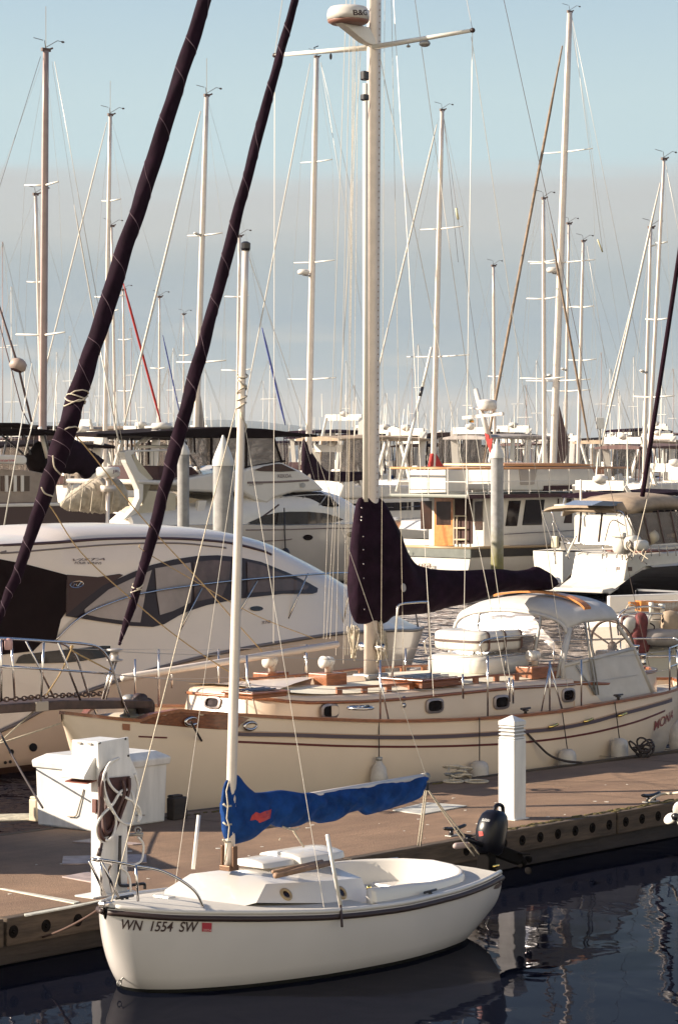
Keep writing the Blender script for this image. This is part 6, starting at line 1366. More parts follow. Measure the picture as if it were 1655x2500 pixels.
PILE_G = mat('grey_pile_paint', (.36, .35, .35), .8, var=.3, vs=3, bump=.3, bs=40)
def algae(m):
    n = m.node_tree.nodes; l = m.node_tree.links; b = n['Principled BSDF']; prev = b.inputs['Base Color'].links[0].from_socket
    t = n.new('ShaderNodeTexCoord'); s = n.new('ShaderNodeSeparateXYZ'); l.new(t.outputs['Object'], s.inputs[0]); z = n.new('ShaderNodeTexNoise'); z.inputs['Scale'].default_value = 5; l.new(t.outputs['Object'], z.inputs[0])
    a = n.new('ShaderNodeMath'); a.operation = 'MULTIPLY_ADD'; l.new(z.outputs[0], a.inputs[0]); a.inputs[1].default_value = 1.4; l.new(s.outputs[2], a.inputs[2])
    r = n.new('ShaderNodeMapRange'); l.new(a.outputs[0], r.inputs[0]); r.inputs[1].default_value = 1.3; r.inputs[2].default_value = 2.9
    x = n.new('ShaderNodeMixRGB'); l.new(r.outputs[0], x.inputs[0]); x.inputs[1].default_value = (.20, .18, .05, 1); l.new(prev, x.inputs[2]); l.new(x.outputs[0], b.inputs['Base Color'])
algae(PILE_G)
piling(545, 1062, 49, 1125, 'thickest grey piling with white cone cap left of the small sailboat mast')
piling(448, 1075, 29, 1100, 'grey piling just left of the thickest one, behind the staysail', False, 84.)
piling(1213, 1071, 31, 1110, 'grey piling in front of the trawler with algae stained foot', True, 100.)
piling(1012, 1068, 14, 1090, 'thin far piling just left of the red sail cover')
piling(1447, 1073, 16, 1090, 'far piling at the trawler bow right of the brown sail')
piling(226, 1063, 15, 1082, 'far piling behind the furled jib on the left')
# --- trawler seen from its stern quarter
def trawler():
    Y0 = 106.; fr = Fr(((1000-CX)/FPX*Y0, Y0), (.72, .69)); t = thing('trawler_yacht', 'white trawler yacht with orange wooden door and dark green stripe behind the cream yacht boom', 'trawler', fr)
    q2 = lambda x, y: (850+x/3.92, 950+y/3.92)
    q3 = lambda x, y: (1205+x/3.484, 950+y/3.484)
    # the transom faces left: cross plane x = 0 from port (far) to starboard (near) ; near side faces right front
    # transom spans u 965..1148, side spans 1148..1480
    xs0 = 0.0; B2 = 2.05
    c_near = fr.LX(1148, 1340, 0); c_far = fr.LX(960, 1336, 0); yn = c_near.y; yf = c_far.y; print('trawler', yn, yf)
    zs0 = c_near.z; ym = (yn+yf)/2; hw = (yf-yn)/2
    L_ = 13.0
    st = []
    for i in range(25):
        f = i/24; x = L_*f; hb = hw*interp([(0, 1), (.4, 1.04), (.7, .85), (.88, .5), (1, .03)], f)[0]; z = zs0+interp([(0, 0), (.5, -.02), (1, .9)], f)[0]; st.append((x, hb, z, interp([(0, -.3), (.7, -.5), (.92, .0), (1, z-.3)], f)[0], interp([(0, .35), (.6, .5), (1, 1.1)], f)[0]))
    h = Hull(st); h.xs = lambda n=0: [s_[0] for s_ in st]
    g = Fr((fr.M @ Vector((0, ym, 0)))[:2], fr.d[:2]); mesh = h.mesh(0, 12)
    o = len(mesh.v); r0 = mesh.v[:25]; mesh.v += [tuple(p) for p in r0]; mesh.f.append(tuple(range(o, o+25)))
    bv = bvh_of(mesh, g); t.location = g.O; hull = mesh.build('hull', hull_mat('trawler_hull', (.66, .62, .56), (.04, .02, .02), .15), t, auto=40)
    fr = g; yN = -hw; yF = hw
    def onx(px, x=0.0): return [fr.LX(u, v, x) for u, v in px]
    # green band round the stern, lit transom and shaded side painted in separate tones
    zA = zs0-.02; zB = fr.LX(1100, 1361, 0).z
    b = MB(); b.box((-.03, 0, (zA+zB)/2), (.06, 2*hw+.1, zA-zB)); b.build('green_band', mat('green_band_lit', (.16, .17, .15), .4, var=.2), t)
    b = MB(); b.rings([[(x, -(h.y(x, z)+.03), z) for x, z in ((xx, h.zs(xx)-.02), (xx, h.zs(xx)-(zA-zB)))] for xx in [L_*i/24 for i in range(24)]], cap=False, closed=False); b.build('green_band', mat('green_band_shaded', (.035, .03, .026), .4), t)
    b = MB(); b.tube([(0, hw, zA+.03), (-.03, 0, zA+.03), (0, -hw, zA+.03)]+[(xx, -(h.hb(xx)+.02), h.zs(xx)+.03) for xx in [L_*i/24 for i in range(1, 25)]], .06, 6); b.build('gunwale', mat('tan_gunwale', (.42, .30, .17), .4), t, smooth=True)
    tb = MB(); tb.box((-.075, 0, zB-.3), (.02, 2*hw, 1.0)); tbv = bvh_of(tb, fr)
    lettering('Tortuga', tbv, fr, q2(430, 1395+180), q2(555, 1395+180), 1, TXT, t) if False else None
    lettering('uga', tbv, fr, (1015, 1384), (1056, 1384), 13, mat('brown_lettering', (.12, .06, .03), .5), t, shear=.15, off=.06)
    lettering('7', tbv, fr, (999, 1353), (1004, 1353), 9, mat('pale_lettering', (.6, .6, .55), .5), t, off=.10)
    # deckhouse
    xd = 1.3; zd = zs0-.05
    cf = fr.LX(1013, 1330, xd); cn = fr.LX(1195, 1330, xd); zroof = fr.LX(1100, 1214, xd-.6).z; yn2, yf2 = -hw+.55, hw-.55
    b = MB(); b.box((xd+3.6, 0, (zd+zroof)/2), (7.2, yn2*-2, zroof-zd)); hb_ = bvh_of(b, fr); b.build('deckhouse', mat('trawler_white', (.68, .64, .58), .4, var=.06), t, bevel=.05)
    def backwall(px, nm, m, off=-.02, th=.03):
        q = onx(px, xd); b = MB(); b.prism([(p.y, p.z) for p in q], xd+off-th, xd+off, 'x'); return b.build(nm, m, t, bevel=.012)
    def rr_(x0, y0, x1, y1): return [q2(x0, y0), q2(x1, y0), q2(x1, y1), q2(x0, y1)]
    backwall(rr_(828, 1040, 1008, 1500), 'wooden_door', mat('orange_door', (.60, .22, .05), .4, var=.3, vs=6, coat=.3), -.0, .05)
    backwall(rr_(852, 1075, 990, 1300), 'door_window', GLASSB, -.05, .012)
    backwall(rr_(695, 1070, 800, 1340), 'window', GLASSB, -.0, .02); backwall(rr_(1210, 1075, 1285, 1350), 'window', GLASSB, 0, .02)
    backwall(rr_(1015, 1050, 1190, 1480), 'dark_opening', mat('painted_interior_shade', (.05, .018, .014), .8), 0, .02)  # flat dark panel paints the unlit interior on the solid wall
    b = MB(); 
    for y0 in (1215, 1330, 1440): p, q_ = onx([q2(1005, y0), q2(1120, y0)], xd-.12); b.tube([p, q_], .03, 5)
    for x0 in (1010, 1040, 1125): p, q_ = onx([q2(x0, 1060 if x0 < 1030 else 1215), q2(x0, 1495)], xd-.12); b.tube([p, q_], .03, 5)
    b.build('ladder', mat('cream_ladder', (.6, .5, .36), .5), t)
    # side windows
    for px in ([q3(120, 950), q3(225, 945), q3(195, 1165), q3(95, 1165)], [q3(262, 940), q3(430, 940), q3(405, 1155), q3(238, 1155)], [q3(540, 935), q3(560, 935), q3(555, 975), q3(535, 975)], [q3(612, 1060), q3(665, 1060), q3(660, 1140), q3(590, 1140)], [q3(715, 1045), q3(800, 1045), q3(795, 1110), q3(712, 1110)], [q3(862, 1040), q3(955, 1040), q3(945, 1108), q3(860, 1108)]):
        pass
    def sidewall(px, nm, m, y=None, th=.02):
        y = yn2 if y is None else y; q = ss(fr, px, y); b = MB(); b.prism(q, y-th, y-.003, 'y'); return b.build(nm, m, t, bevel=.05)
    for px in ([q3(125, 950), q3(228, 948), q3(195, 1165), q3(95, 1165)], [q3(268, 942), q3(430, 940), q3(405, 1155), q3(238, 1157)]): sidewall(px, 'window', GLASS)
    for px in ([q3(612, 1050), q3(665, 1050), q3(660, 1140), q3(590, 1140)], [q3(715, 1045), q3(800, 1045), q3(795, 1110), q3(712, 1110)], [q3(862, 1040), q3(955, 1040), q3(945, 1108), q3(860, 1108)], [q3(540, 930), q3(552, 930), q3(552, 975), q3(538, 975)], [q3(620, 930), q3(660, 930), q3(655, 965), q3(615, 965)]): sidewall(px, 'window', GLASSB)
    for y0, y1 in ((1232, 1238),): sidewall([q3(85, y0), q3(800, y0-40), q3(800, y0-34), q3(85, y1)], 'side_trim', mat('dark_trim', (.05, .02, .02), .4), -hw-.02+.45, .03)
    # boat deck and its rails
    ze = zroof; b = MB(); b.box((xd+3.0, 0, ze+.06), (9.0, 2*hw+.1, .12)); b.build('boat_deck', mat('grey_green_deck_edge', (.20, .21, .18), .5), t, bevel=.03)
    b = MB(); b.box((xd+3.0, -hw-.06, ze+.05), (9.0, .03, .15)); b.build('deck_edge', mat('maroon_black_canvas_and_shadow', (.045, .015, .018), .8), t)
    zr_ = fr.LX(1000, 1143, xd-1.4).z; xa = xd-1.45; b = MB()
    b.tube([(xa+9, -hw, zr_), (xa, -hw, zr_), (xa, hw, zr_), (xa+9, hw, zr_)], .045, 6); b.build('rail_cap', mat('orange_brown_rail', (.55, .27, .12), .4), t, smooth=True)
    for k in range(9):
        for y in (-hw, hw): b = MB(); b.tube([(xa+k*1.1, y, ze+.1), (xa+k*1.1, y, zr_)], .025, 5); b.build('rail_post', GEL, t)
    for k in range(1, 4): b = MB(); y = -hw+2*hw*k/4; b.tube([(xa, y, ze+.1), (xa, y, zr_)], .025, 5); b.build('rail_post', GEL, t)
    b = MB(); b.tube([(xa+9, -hw, (ze+zr_)/2+.05), (xa, -hw, (ze+zr_)/2+.05), (xa, hw, (ze+zr_)/2+.05), (xa+9, hw, (ze+zr_)/2+.05)], .018, 5); b.build('mid_rail', GEL, t)
    q = onx([q2(575, 780), q2(930, 770), q2(935, 990), q2(575, 1000)], xa+.5); b = MB(); b.prism([(p.y, p.z) for p in q], xa+.5, xa+1.6, 'x'); b.build('dinghy_locker', GEL, t, bevel=.04)
    # flybridge with sloping windscreen, bow end
    px = [q3(80, 665), q3(210, 665), q3(370, 668), q3(625, 660), q3(830, 650), q3(860, 720), q3(905, 815), q3(440, 830), q3(420, 865), q3(85, 865)]
    slab('flybridge', fr, px, -1.5, 1.5, mat('trawler_white', (.68, .64, .58), .4, var=.06), t, .06)
    slab('flybridge_painted_shadow', fr, [q3(430, 822), q3(905, 815), q3(915, 845), q3(430, 860)], -1.55, 1.55, mat('maroon_black_canvas_and_shadow', (.045, .015, .018), .8), t, .02)  # solid dark strip stands in for the shadow below the flybridge
    slab('flybridge_coaming', fr, [q3(88, 632), q3(300, 632), q3(600, 628), q3(850, 640), q3(850, 650), q3(600, 655), q3(85, 655)], -1.56, 1.56, mat('orange_brown_rail', (.55, .27, .12), .4), t, .02)
    slab('flybridge_notch_shade', fr, [q3(215, 668), q3(372, 672), q3(345, 810), q3(230, 815)], -1.53, -1.2, mat('grey_painted_shade', (.40, .35, .31), .6), t, .02)  # flat grey panel, the shade of the notch put into its colour
    # windlass box, searchlight
    b = MB(); p = fr.L(*q3(850, 870), -1.3); b.ellip(p, (.35, .3, .28), 14, 8); b.build('search_light', STEEL, t, smooth=True)
    # signal mast with cross tree
    m0, m1 = fr.LX(*q2(1360, 520), 3.5), fr.LX(*q2(1215, 0), 3.5)
    b = MB(); b.tube([m0, m1], .10, 10); b.build('signal_mast', GEL, t, smooth=True)
    b = MB(); b.bar(fr.LX(*q2(1100, 275), 3.5), fr.LX(*q2(1480, 235), 3.5), .12, .12); b.build('cross_tree', GEL, t)
    b = MB(); c = fr.LX(*q2(1330, 150), 3.5); b.lathe([(.3, -.22), (.36, -.15), (.36, .12), (.3, .18), (0, .22)], c, 18); b.bar(c+Vector((0, -.0, -.22)), c+Vector((.0, .9, -.1)), .08, .06); b.build('radar_dome', GEL, t, smooth=True)
    b = MB(); p = fr.LX(*q2(1180, 295), 3.5); b.lathe([(.08, 0), (.12, .06), (.08, .12)], p-Vector((0, 0, .1)), 10); b.build('horn', BRASS, t)
    b = MB(); fl = onx([q2(1305, 420), q2(1345, 440), q2(1350, 480), q2(1380, 470), q2(1370, 540), q2(1358, 610), q2(1330, 520)], 3.4); b.prism([(p.y, p.z) for p in fl], 3.38, 3.42, 'x'); b.build('red_flag', REDC, t)
    return t
trawler()
# ------------------------------------------------------------- sailboats behind: hull, mast, rigging
SH = mat('far_white_hull', (.68, .64, .58), .3, var=.08, vs=.5)
SHN = mat('far_navy_hull', (.03, .03, .05), .25)
rg = random.Random(77)
def sloop(label, Y, top, bot, w, spr=(), furl=None, fm=None, fw=4, back=True, radar=None, vane=1, boom=None, bow=-1, mm=ALU, hullm=None, hullL=11.5, extra=(), tri=None, shrouds=True, cat='sailboat'):
    X = (bot[0]-CX)/FPX*Y; fr = Fr((X, Y), (.72, .69)); t = thing('sailboat', label, cat, fr, group='sailboats moored behind the cream yacht')
    a = fr.L(*top, 0); b0 = fr.L(*bot, 0); d = (a-b0)/(a.z-b0.z); base = b0+d*(1.35-b0.z); r = w/2*Y/FPX
    b = MB(); n = 8; b.rings([[base.lerp(a, i/n)+Vector((r*1.35*math.cos(2*math.pi*j/12), r*math.sin(2*math.pi*j/12), 0))*(1-.28*(i/n)**3) for j in range(12)] for i in range(n+1)]); mast = b.build('mast', mm, t, smooth=True)
    b = MB(); b.box(a+Vector((0, 0, .03)), (rg.uniform(.2, .34), .08, .10)); b.tube([a, a+Vector((.25, 0, .10))], .03, 5); b.build('masthead_fitting', mat('brown_fitting', (.10, .06, .05), .6), mast)
    if vane:
        b = MB(); b.tube([a, a+Vector((-.05, 0, .30))], .012, 4); b.tube([a+Vector((0, 0, .1)), a+Vector((.35, -.1, .32)), a+Vector((.55, -.1, .30))], .010, 4); b.ellip(a+Vector((.55, -.1, .30)), (.07, .02, .035), 6, 4); b.tube([a+Vector((-.1, 0, .3)), a+Vector((-.38, .1, .36))], .010, 4); b.build('wind_vane', DKWIRE, mast)
    if vane > 1: b = MB(); b.tube([a, a+Vector((0, 0, 1.3))], .012, 4); b.build('aerial', WIRE, mast)
    # hull
    hm_ = hullm or SH; L_ = hullL; h = simple_hull(L_, L_*.31, 1.45, 1.15, 1.1); xm = .42*L_
    mesh = h.mesh(20, 6); vv = [((x-xm)*(-bow), y, z) for x, y, z in mesh.v]; mesh.v = vv; mesh.build('hull', hm_, t, auto=50)
    dk = h.deck(20); dk.v = [((x-xm)*(-bow), y, z) for x, y, z in dk.v]; dk.build('deck', GELD, t, smooth=True)
    b = MB(); s_ = -bow; cab = [(s_*(-1.6), 1.2), (s_*(-1.1), 1.62), (s_*2.2, 1.72), (s_*2.4, 1.2)]; b.prism(cab, -1.05, 1.05, 'y'); b.build('cabin', GEL, t, bevel=.08)
    b = MB(); b.prism([(s_*-.8, 1.38), (s_*-.8, 1.54), (s_*1.9, 1.58), (s_*1.9, 1.38)], -1.07, 1.07, 'y'); b.build('cabin_window', GLASS, t)
    tips = []
    for (v, uL, uR) in spr:
        f = (H-(v-VH)*Y/FPX-base.z)/(a.z-base.z); c = base.lerp(a, f); hl = abs(uR-uL)/2*Y/FPX/.72
        hl = min(hl, 1.9)
        for sg in (-1, 1):
            b = MB(); e = c+Vector((s_*.12, sg*hl, .05)); b.tube([c, e], [.035, .022], 6); b.build('spreader', ALUW, mast, smooth=True)
        tips.append((c.z, hl))
    tips.sort(); rw = max(.007, .55*Y/FPX)*.62
    if shrouds:
        for sg in (-1, 1):
            q = [a+Vector((0, 0, -.3))]+[Vector((base.lerp(a, (z_-base.z)/(a.z-base.z)).x+s_*.12, sg*hl, z_+.05)) for z_, hl in reversed(tips)]+[Vector((base.x+s_*.25, sg*1.45, 1.2))]
            b = MB(); b.tube(q, rw, 4); b.build('shroud', WIRE, t)
            if tips: z_, hl = tips[0]; b = MB(); b.tube([base.lerp(a, (z_-base.z)/(a.z-base.z)), Vector((base.x-s_*.35, sg*1.40, 1.2))], rw, 4); b.build('shroud', WIRE, t)
    if back: b = MB(); b.tube([a, Vector((s_*(L_-xm-.2), 0, 1.25))], rw, 4); b.build('backstay', WIRE, t)
    if furl:
        p, q = fr.L(*furl[0], 0), fr.L(*furl[1], 0); b = MB(); rf = fw/2*Y/FPX; b.tube([p.lerp(q, k/12) for k in range(13)], [rf*.5, rf*.7]+[rf]*9+[rf*.8, rf*.5], 8); b.build('furled_jib', fm or WHSAIL, t, smooth=True)
        if len(furl) > 2: b = MB(); b.tube([fr.L(*furl[2], 0), p], rw*1.2, 4); b.build('forestay', WIRE, t)
    elif True:
        b = MB(); b.tube([a-Vector((0, 0, .2)), Vector((-s_*(xm-.2), 0, 1.45))], rw, 4); b.build('forestay', WIRE, t)
    if radar:
        u, v, wr = radar; p = fr.L(u, v, 0); b = MB(); rr_ = wr/2*Y/FPX; b.lathe([(rr_*.8, -rr_*.42), (rr_, -rr_*.2), (rr_, rr_*.15), (rr_*.75, rr_*.4), (0, rr_*.45)], p, 18); o = b.build('radar_dome', GEL, mast, smooth=True); b = MB(); b.bar(p+Vector((0, 0, -rr_*.5)), Vector((base.lerp(a, (p.z-base.z)/(a.z-base.z)).x, 0, p.z-rr_*.6)), .12, .06); b.build('radar_arm', GALV, mast)
    if boom:
        m_, bl, pk, zb = boom; s2 = s_; cols = []
        for k in range(25):
            f = k/24; x = s2*(-.25+f*bl); zt = zb+.32+pk*max(0, 1-f*3.2)**1.4; cols.append((x, zt, zb-.10+.05*math.sin(f*9), .16*(1-.3*f)))
        c_ = inflate(cols, 12, .06, int(Y)); c_.build('sail_cover', m_, t, smooth=True)
    if tri:
        q = [fr.L(u, v, 0) for u, v in tri[0]]; b = MB(); b.prism([(p.x, p.z) for p in q], -.09, .09, 'y'); b.build('sail_cover', tri[1], t, bevel=.06)
    for (p_, q_, w_, m_) in extra:
        b = MB(); b.tube([fr.L(*p_, 0), fr.L(*q_, 0)], max(w_/2*Y/FPX, .008), 6); b.build('stay', m_, t, smooth=True)
    return t
sloop('tall grey masted sailboat at the far left with antenna and dark masthead', 84, (113, 124), (105, 1085), 16, [(452, 47, 143), (818, 11, 150)], furl=((182, 500), (235, 800), (128, 150)), fw=3, bow=1, vane=2, mm=ALUD, boom=(NAVY, 4.2, .6, 2.4), extra=(((235, 800), (292, 1085), 4, ALUW), ((100, 138), (-20, 520), 1, DKWIRE), ((134, 150), (243, 760), 1.5, WIRE), ((243, 760), (300, 1085), 1.5, WIRE)))
sloop('shorter white mast just left of the tall grey mast at far left', 112, (88, 476), (103, 1000), 9, [(690, 70, 120)], bow=1, boom=(NAVY, 3.8, .4, 2.2))
sloop('slim pale masted sailboat with white furled jib between the far left mast and furled jib', 108, (270, 282), (256, 1141), 9.5, [(490, 239, 291), (725, 217, 300)], furl=((262, 298), (61, 1105)), fw=3.5, boom=(GREYC, 4, .5, 2.3), vane=2)
sloop('sailboat with bright red furled jib left of the second furled sail', 132, (273, 553), (283, 1060), 6, [(760, 262, 300)], furl=((302, 692), (393, 1030), (276, 590)), fm=REDC, fw=6, bow=1, boom=(NAVY, 4, .3, 2.2))
sloop('tall masted sailboat with thick white furled jib seen between the two navy furled sails', 98, (505, 235), (480, 1049), 12.5, [(574, 450, 543), (885, 420, 552)], furl=((490, 272), (304, 1038)), fw=6, radar=(478, 569, 11), vane=2, boom=(GREYC, 4.6, .4, 2.6), tri=([(485, 952), (491, 985), (499, 1050), (484, 1050)], GREYC))
sloop('pale masted sailboat with blue furled jib right behind the small sailboat mast', 124, (585, 578), (580, 1060), 7.5, [(725, 548, 610), (905, 545, 622)], furl=((640, 800), (697, 1038), (608, 610)), fm=BLUEC, fw=5, bow=1, boom=(NAVY, 4, .5, 2.3))
sloop('thin mast with slim blue furled jib next to the staysail', 150, (390, 726), (389, 1075), 5, [(900, 370, 410)], furl=((398, 818), (440, 1012)), fm=BLUEC, fw=3.2, bow=1, vane=1)
sloop('very thin far mast crossed by several short spreaders left of the staysail foot', 190, (449, 768), (449, 1060), 3.2, [(868, 433, 465), (885, 430, 468), (985, 430, 468)], vane=1)
sloop('thin far white mast right of the red furled jib', 165, (301, 709), (307, 1050), 5, [(830, 285, 325), (955, 283, 330)], boom=(TAN, 4, .4, 2.2))
sloop('tall white masted sailboat with two radar fittings left of the main mast', 126, (773, 140), (752, 1150), 13.5, [(394, 725, 806), (640, 711, 815), (926, 700, 822)], furl=((757, 155), (596, 1000)), fw=3, radar=(741, 664, 30), boom=(NAVY, 4.6, 1.5, 3.4), extra=(((783, 152), (860, 480), 1, WIRE), ((783, 152), (905, 900), 1, WIRE)))
sloop('tall masted sailboat with red cone cover at its foot right of the main mast', 125, (1079, 270), (1058, 1096), 11.5, [(558, 1015, 1121), (871, 982, 1140)], furl=((1066, 304), (947, 800), (1072, 290)), fw=4.5, tri=([(1052, 1106), (1062, 1106), (1080, 1140), (1046, 1140)], REDC), extra=(((1053, 848), (1031, 945), 7, ALUW), ((1031, 945), (1025, 968), 8, BLK), ((1025, 968), (968, 1200), 8, ALUW), ((947, 800), (915, 940), 4, WHSAIL), ((1083, 290), (1118, 640), 1, DKWIRE), ((1083, 290), (1185, 1010), 1, DKWIRE), ((1113, 508), (1118, 536), 6, mat('yellow_float', (.6, .55, .35), .6))))
sloop('tallest white masted sailboat at the right with tan furled jib and brown sail', 126, (1390, 30), (1350, 1125), 15.5, [(368, 1328, 1450), (640, 1296, 1485), (930, 1290, 1495)], furl=((1372, 112), (1180, 1130)), fm=TANSTAY, fw=7, radar=(1349, 659, 32), boom=None, tri=([(1361, 985), (1383, 1070), (1381, 1110), (1374, 1128), (1356, 1128)], BROWNC), extra=(((1395, 40), (1470, 610), 1, WIRE), ((1395, 40), (1560, 860), 1, WIRE), ((1458, 585), (1470, 615), 4, mat('yellow_float', (.6, .55, .35), .6))))
sloop('pale mast with tan furled jib crossing the tallest right hand mast', 118, (1326, 486), (1328, 1088), 9.5, [(640, 1296, 1360), (730, 1283, 1355), (925, 1275, 1380)], furl=((1345, 570), (1436, 1078), (1331, 492)), fm=TANSTAY, fw=6, bow=1, radar=(1341, 916, 14), boom=(BURG, 4, .9, 2.4))
sloop('slim pale mast with small radar just right of the tallest right hand mast', 140, (1388, 547), (1380, 1060), 7, [(750, 1360, 1410), (955, 1335, 1440)], radar=(1373, 900, 10))
sloop('slim cream mast third to the right of the tallest right hand mast', 132, (1423, 590), (1411, 1100), 8, [(750, 1395, 1445), (880, 1385, 1450)], boom=(TAN, 4, .5, 2.3), extra=(((1432, 600), (1480, 900), 1, WIRE),))
sloop('lone thin mast between the red cone cover and the tan furled jib', 150, (1204, 650), (1207, 1060), 7, [(920, 1190, 1226)], boom=(GREYC, 4, .4, 2.3))
sloop('white masted sailboat near the right edge with long white furled jib', 104, (1620, 390), (1583, 1112), 8.5, [(592, 1605, 1632), (780, 1565, 1622), (970, 1548, 1640)], furl=((1611, 446), (1468, 1086)), fw=6, boom=(NAVY, 4, .5, 2.3), extra=(((1624, 400), (1700, 800), 1, WIRE),))
sloop('second mast near the right edge with small radar, left of the tallest one there', 110, (1588, 557), (1572, 1108), 8, [(600, 1580, 1596)], radar=(1566, 905, 12), furl=((1585, 575), (1476, 1000)), fw=3)
# near boat outside the frame on the right whose navy furled jib reaches into it
frn = Fr(((1566-CX)/FPX*70, 70.)); t = thing('sailboat', 'sailboat at the right edge known by its slanting dark burgundy furled jib', 'sailboat', frn)
b = MB(); q = [frn.L(1660, 600, 0), frn.L(1630, 800, 0), frn.L(1598, 1010, 0), frn.L(1567, 1212, 0)]; b.tube(curve_pts([q[0]+(q[0]-q[1])*2]+q, 40), .06, 10); b.build('furled_jib', BURG, t, smooth=True)
b = MB(); b.tube([frn.L(1600, 1130, -.05), frn.L(1545, 1360, -.1)], .012, 5); b.build('sheet', ROPE, t)
h = simple_hull(11, 3.4, 1.3, 1.1, 1.0); m_ = h.mesh(20, 6); m_.v = [(x-.2, y, z) for x, y, z in m_.v]; m_.build('hull', SHN, t, auto=50); d_ = h.deck(20); d_.v = [(x-.2, y, z) for x, y, z in d_.v]; d_.build('deck', GELD, t)
b = MB(); b.tube([(4.5, 0, 1.2), (4.7, 0, 15)], .09, 10); b.build('mast', ALU, t, smooth=True)
# far thin masts
fm_ = [(8, 590, 2.5), (30, 700, 2), (62, 880, 3), (128, 760, 2), (140, 860, 2.5), (170, 820, 2), (205, 880, 2), (222, 960, 5), (240, 830, 2), (318, 800, 2.5), (345, 860, 2.5), (360, 870, 2), (410, 900, 2.5), (425, 850, 2), (500, 900, 2), (530, 930, 2), (640, 930, 2), (655, 880, 2.5), (668, 960, 2), (720, 900, 2), (845, 880, 2), (862, 940, 2), (940, 960, 2), (962, 900, 2), (1005, 900, 2), (1020, 840, 2.5), (1035, 1010, 2), (1092, 860, 2), (1100, 980, 2), (1140, 900, 2.5), (1165, 950, 2), (1235, 900, 2), (1262, 860, 2.5), (1280, 940, 2), (1310, 880, 2), (1345, 900, 2), (1465, 860, 2.5), (1490, 900, 2), (1505, 950, 2), (1530, 930, 2), (1545, 870, 2.5), (1610, 930, 2), (1640, 900, 2)]
LM = [(90, 'left of the far left mast'), (200, 'behind the furled jib'), (300, 'near the red furled jib'), (420, 'beside the thin blue jib'), (560, 'above the brown canvas top'), (700, 'right of the small sailboat mast'), (800, 'near the three spreader mast'), (930, 'beside the main mast'), (1050, 'left of the red cone cover'), (1180, 'above the trawler stern'), (1300, 'above the trawler cabin'), (1400, 'around the brown sail'), (1520, 'right of the brown sail'), (1700, 'near the right edge')]
def where(u): return next(s_ for x, s_ in LM if u < x)
for i, (u, v, w_) in enumerate(fm_):
    Y = 185+(i*37) % 150; X = (u-CX)/FPX*Y; zt = H-(v-VH)*Y/FPX; fr = Fr((X, Y), (.72, .69)); r = max(w_/2*Y/FPX*.8, .035)
    if i % 4 == 3: continue
    t = thing('far_sailboat', 'distant sailboat with hair thin mast '+where(u), 'sailboat', fr, group='distant sailboats '+where(u))
    b = MB(); b.tube([(0, 0, 1), (rg.uniform(-.1, .25), 0, zt)], [r, r*.7], 6); m_ = b.build('mast', ALUW if i % 3 else ALUD, t, smooth=True)
    for k in ((.45, .72) if i % 2 else (.6,)): b = MB(); hs_ = rg.uniform(.4, 1.0); b.tube([(0, -hs_, 1+(zt-1)*k), (0, hs_, 1+(zt-1)*k)], .018, 4); b.build('spreader', ALUW, m_)
    b = MB(); b.tube([(0, 0, zt), (-4.3, 0, 1.4)], .02, 4); b.tube([(0, 0, zt), (5, 0, 1.2)], .015, 4); b.tube([(0, 0, zt), (0, -1.1, 1+(zt-1)*.6), (0, -1.4, 1.2)], .014, 4); b.build('stays', WIRE, t)
    h = simple_hull(10, 3, 1.4, 1.1, 1.05); mm_ = h.mesh(12, 4); mm_.v = [(x-4.3, y, z) for x, y, z in mm_.v]; mm_.build('hull', SHN if i % 5 == 0 else SH, t, auto=50)
    b = MB(); b.prism([(-1.6, 1.1), (-1.1, 1.6), (2.2, 1.7), (2.4, 1.1)], -1, 1, 'y'); b.build('cabin', GEL, t, bevel=.06)
    b = MB(); b.box((2.0, 0, 2.5), (4.4, .3, .4)); b.build('sail_cover', (NAVY, BLUE, TAN, BURG, GREYC)[i % 5], t, bevel=.1)
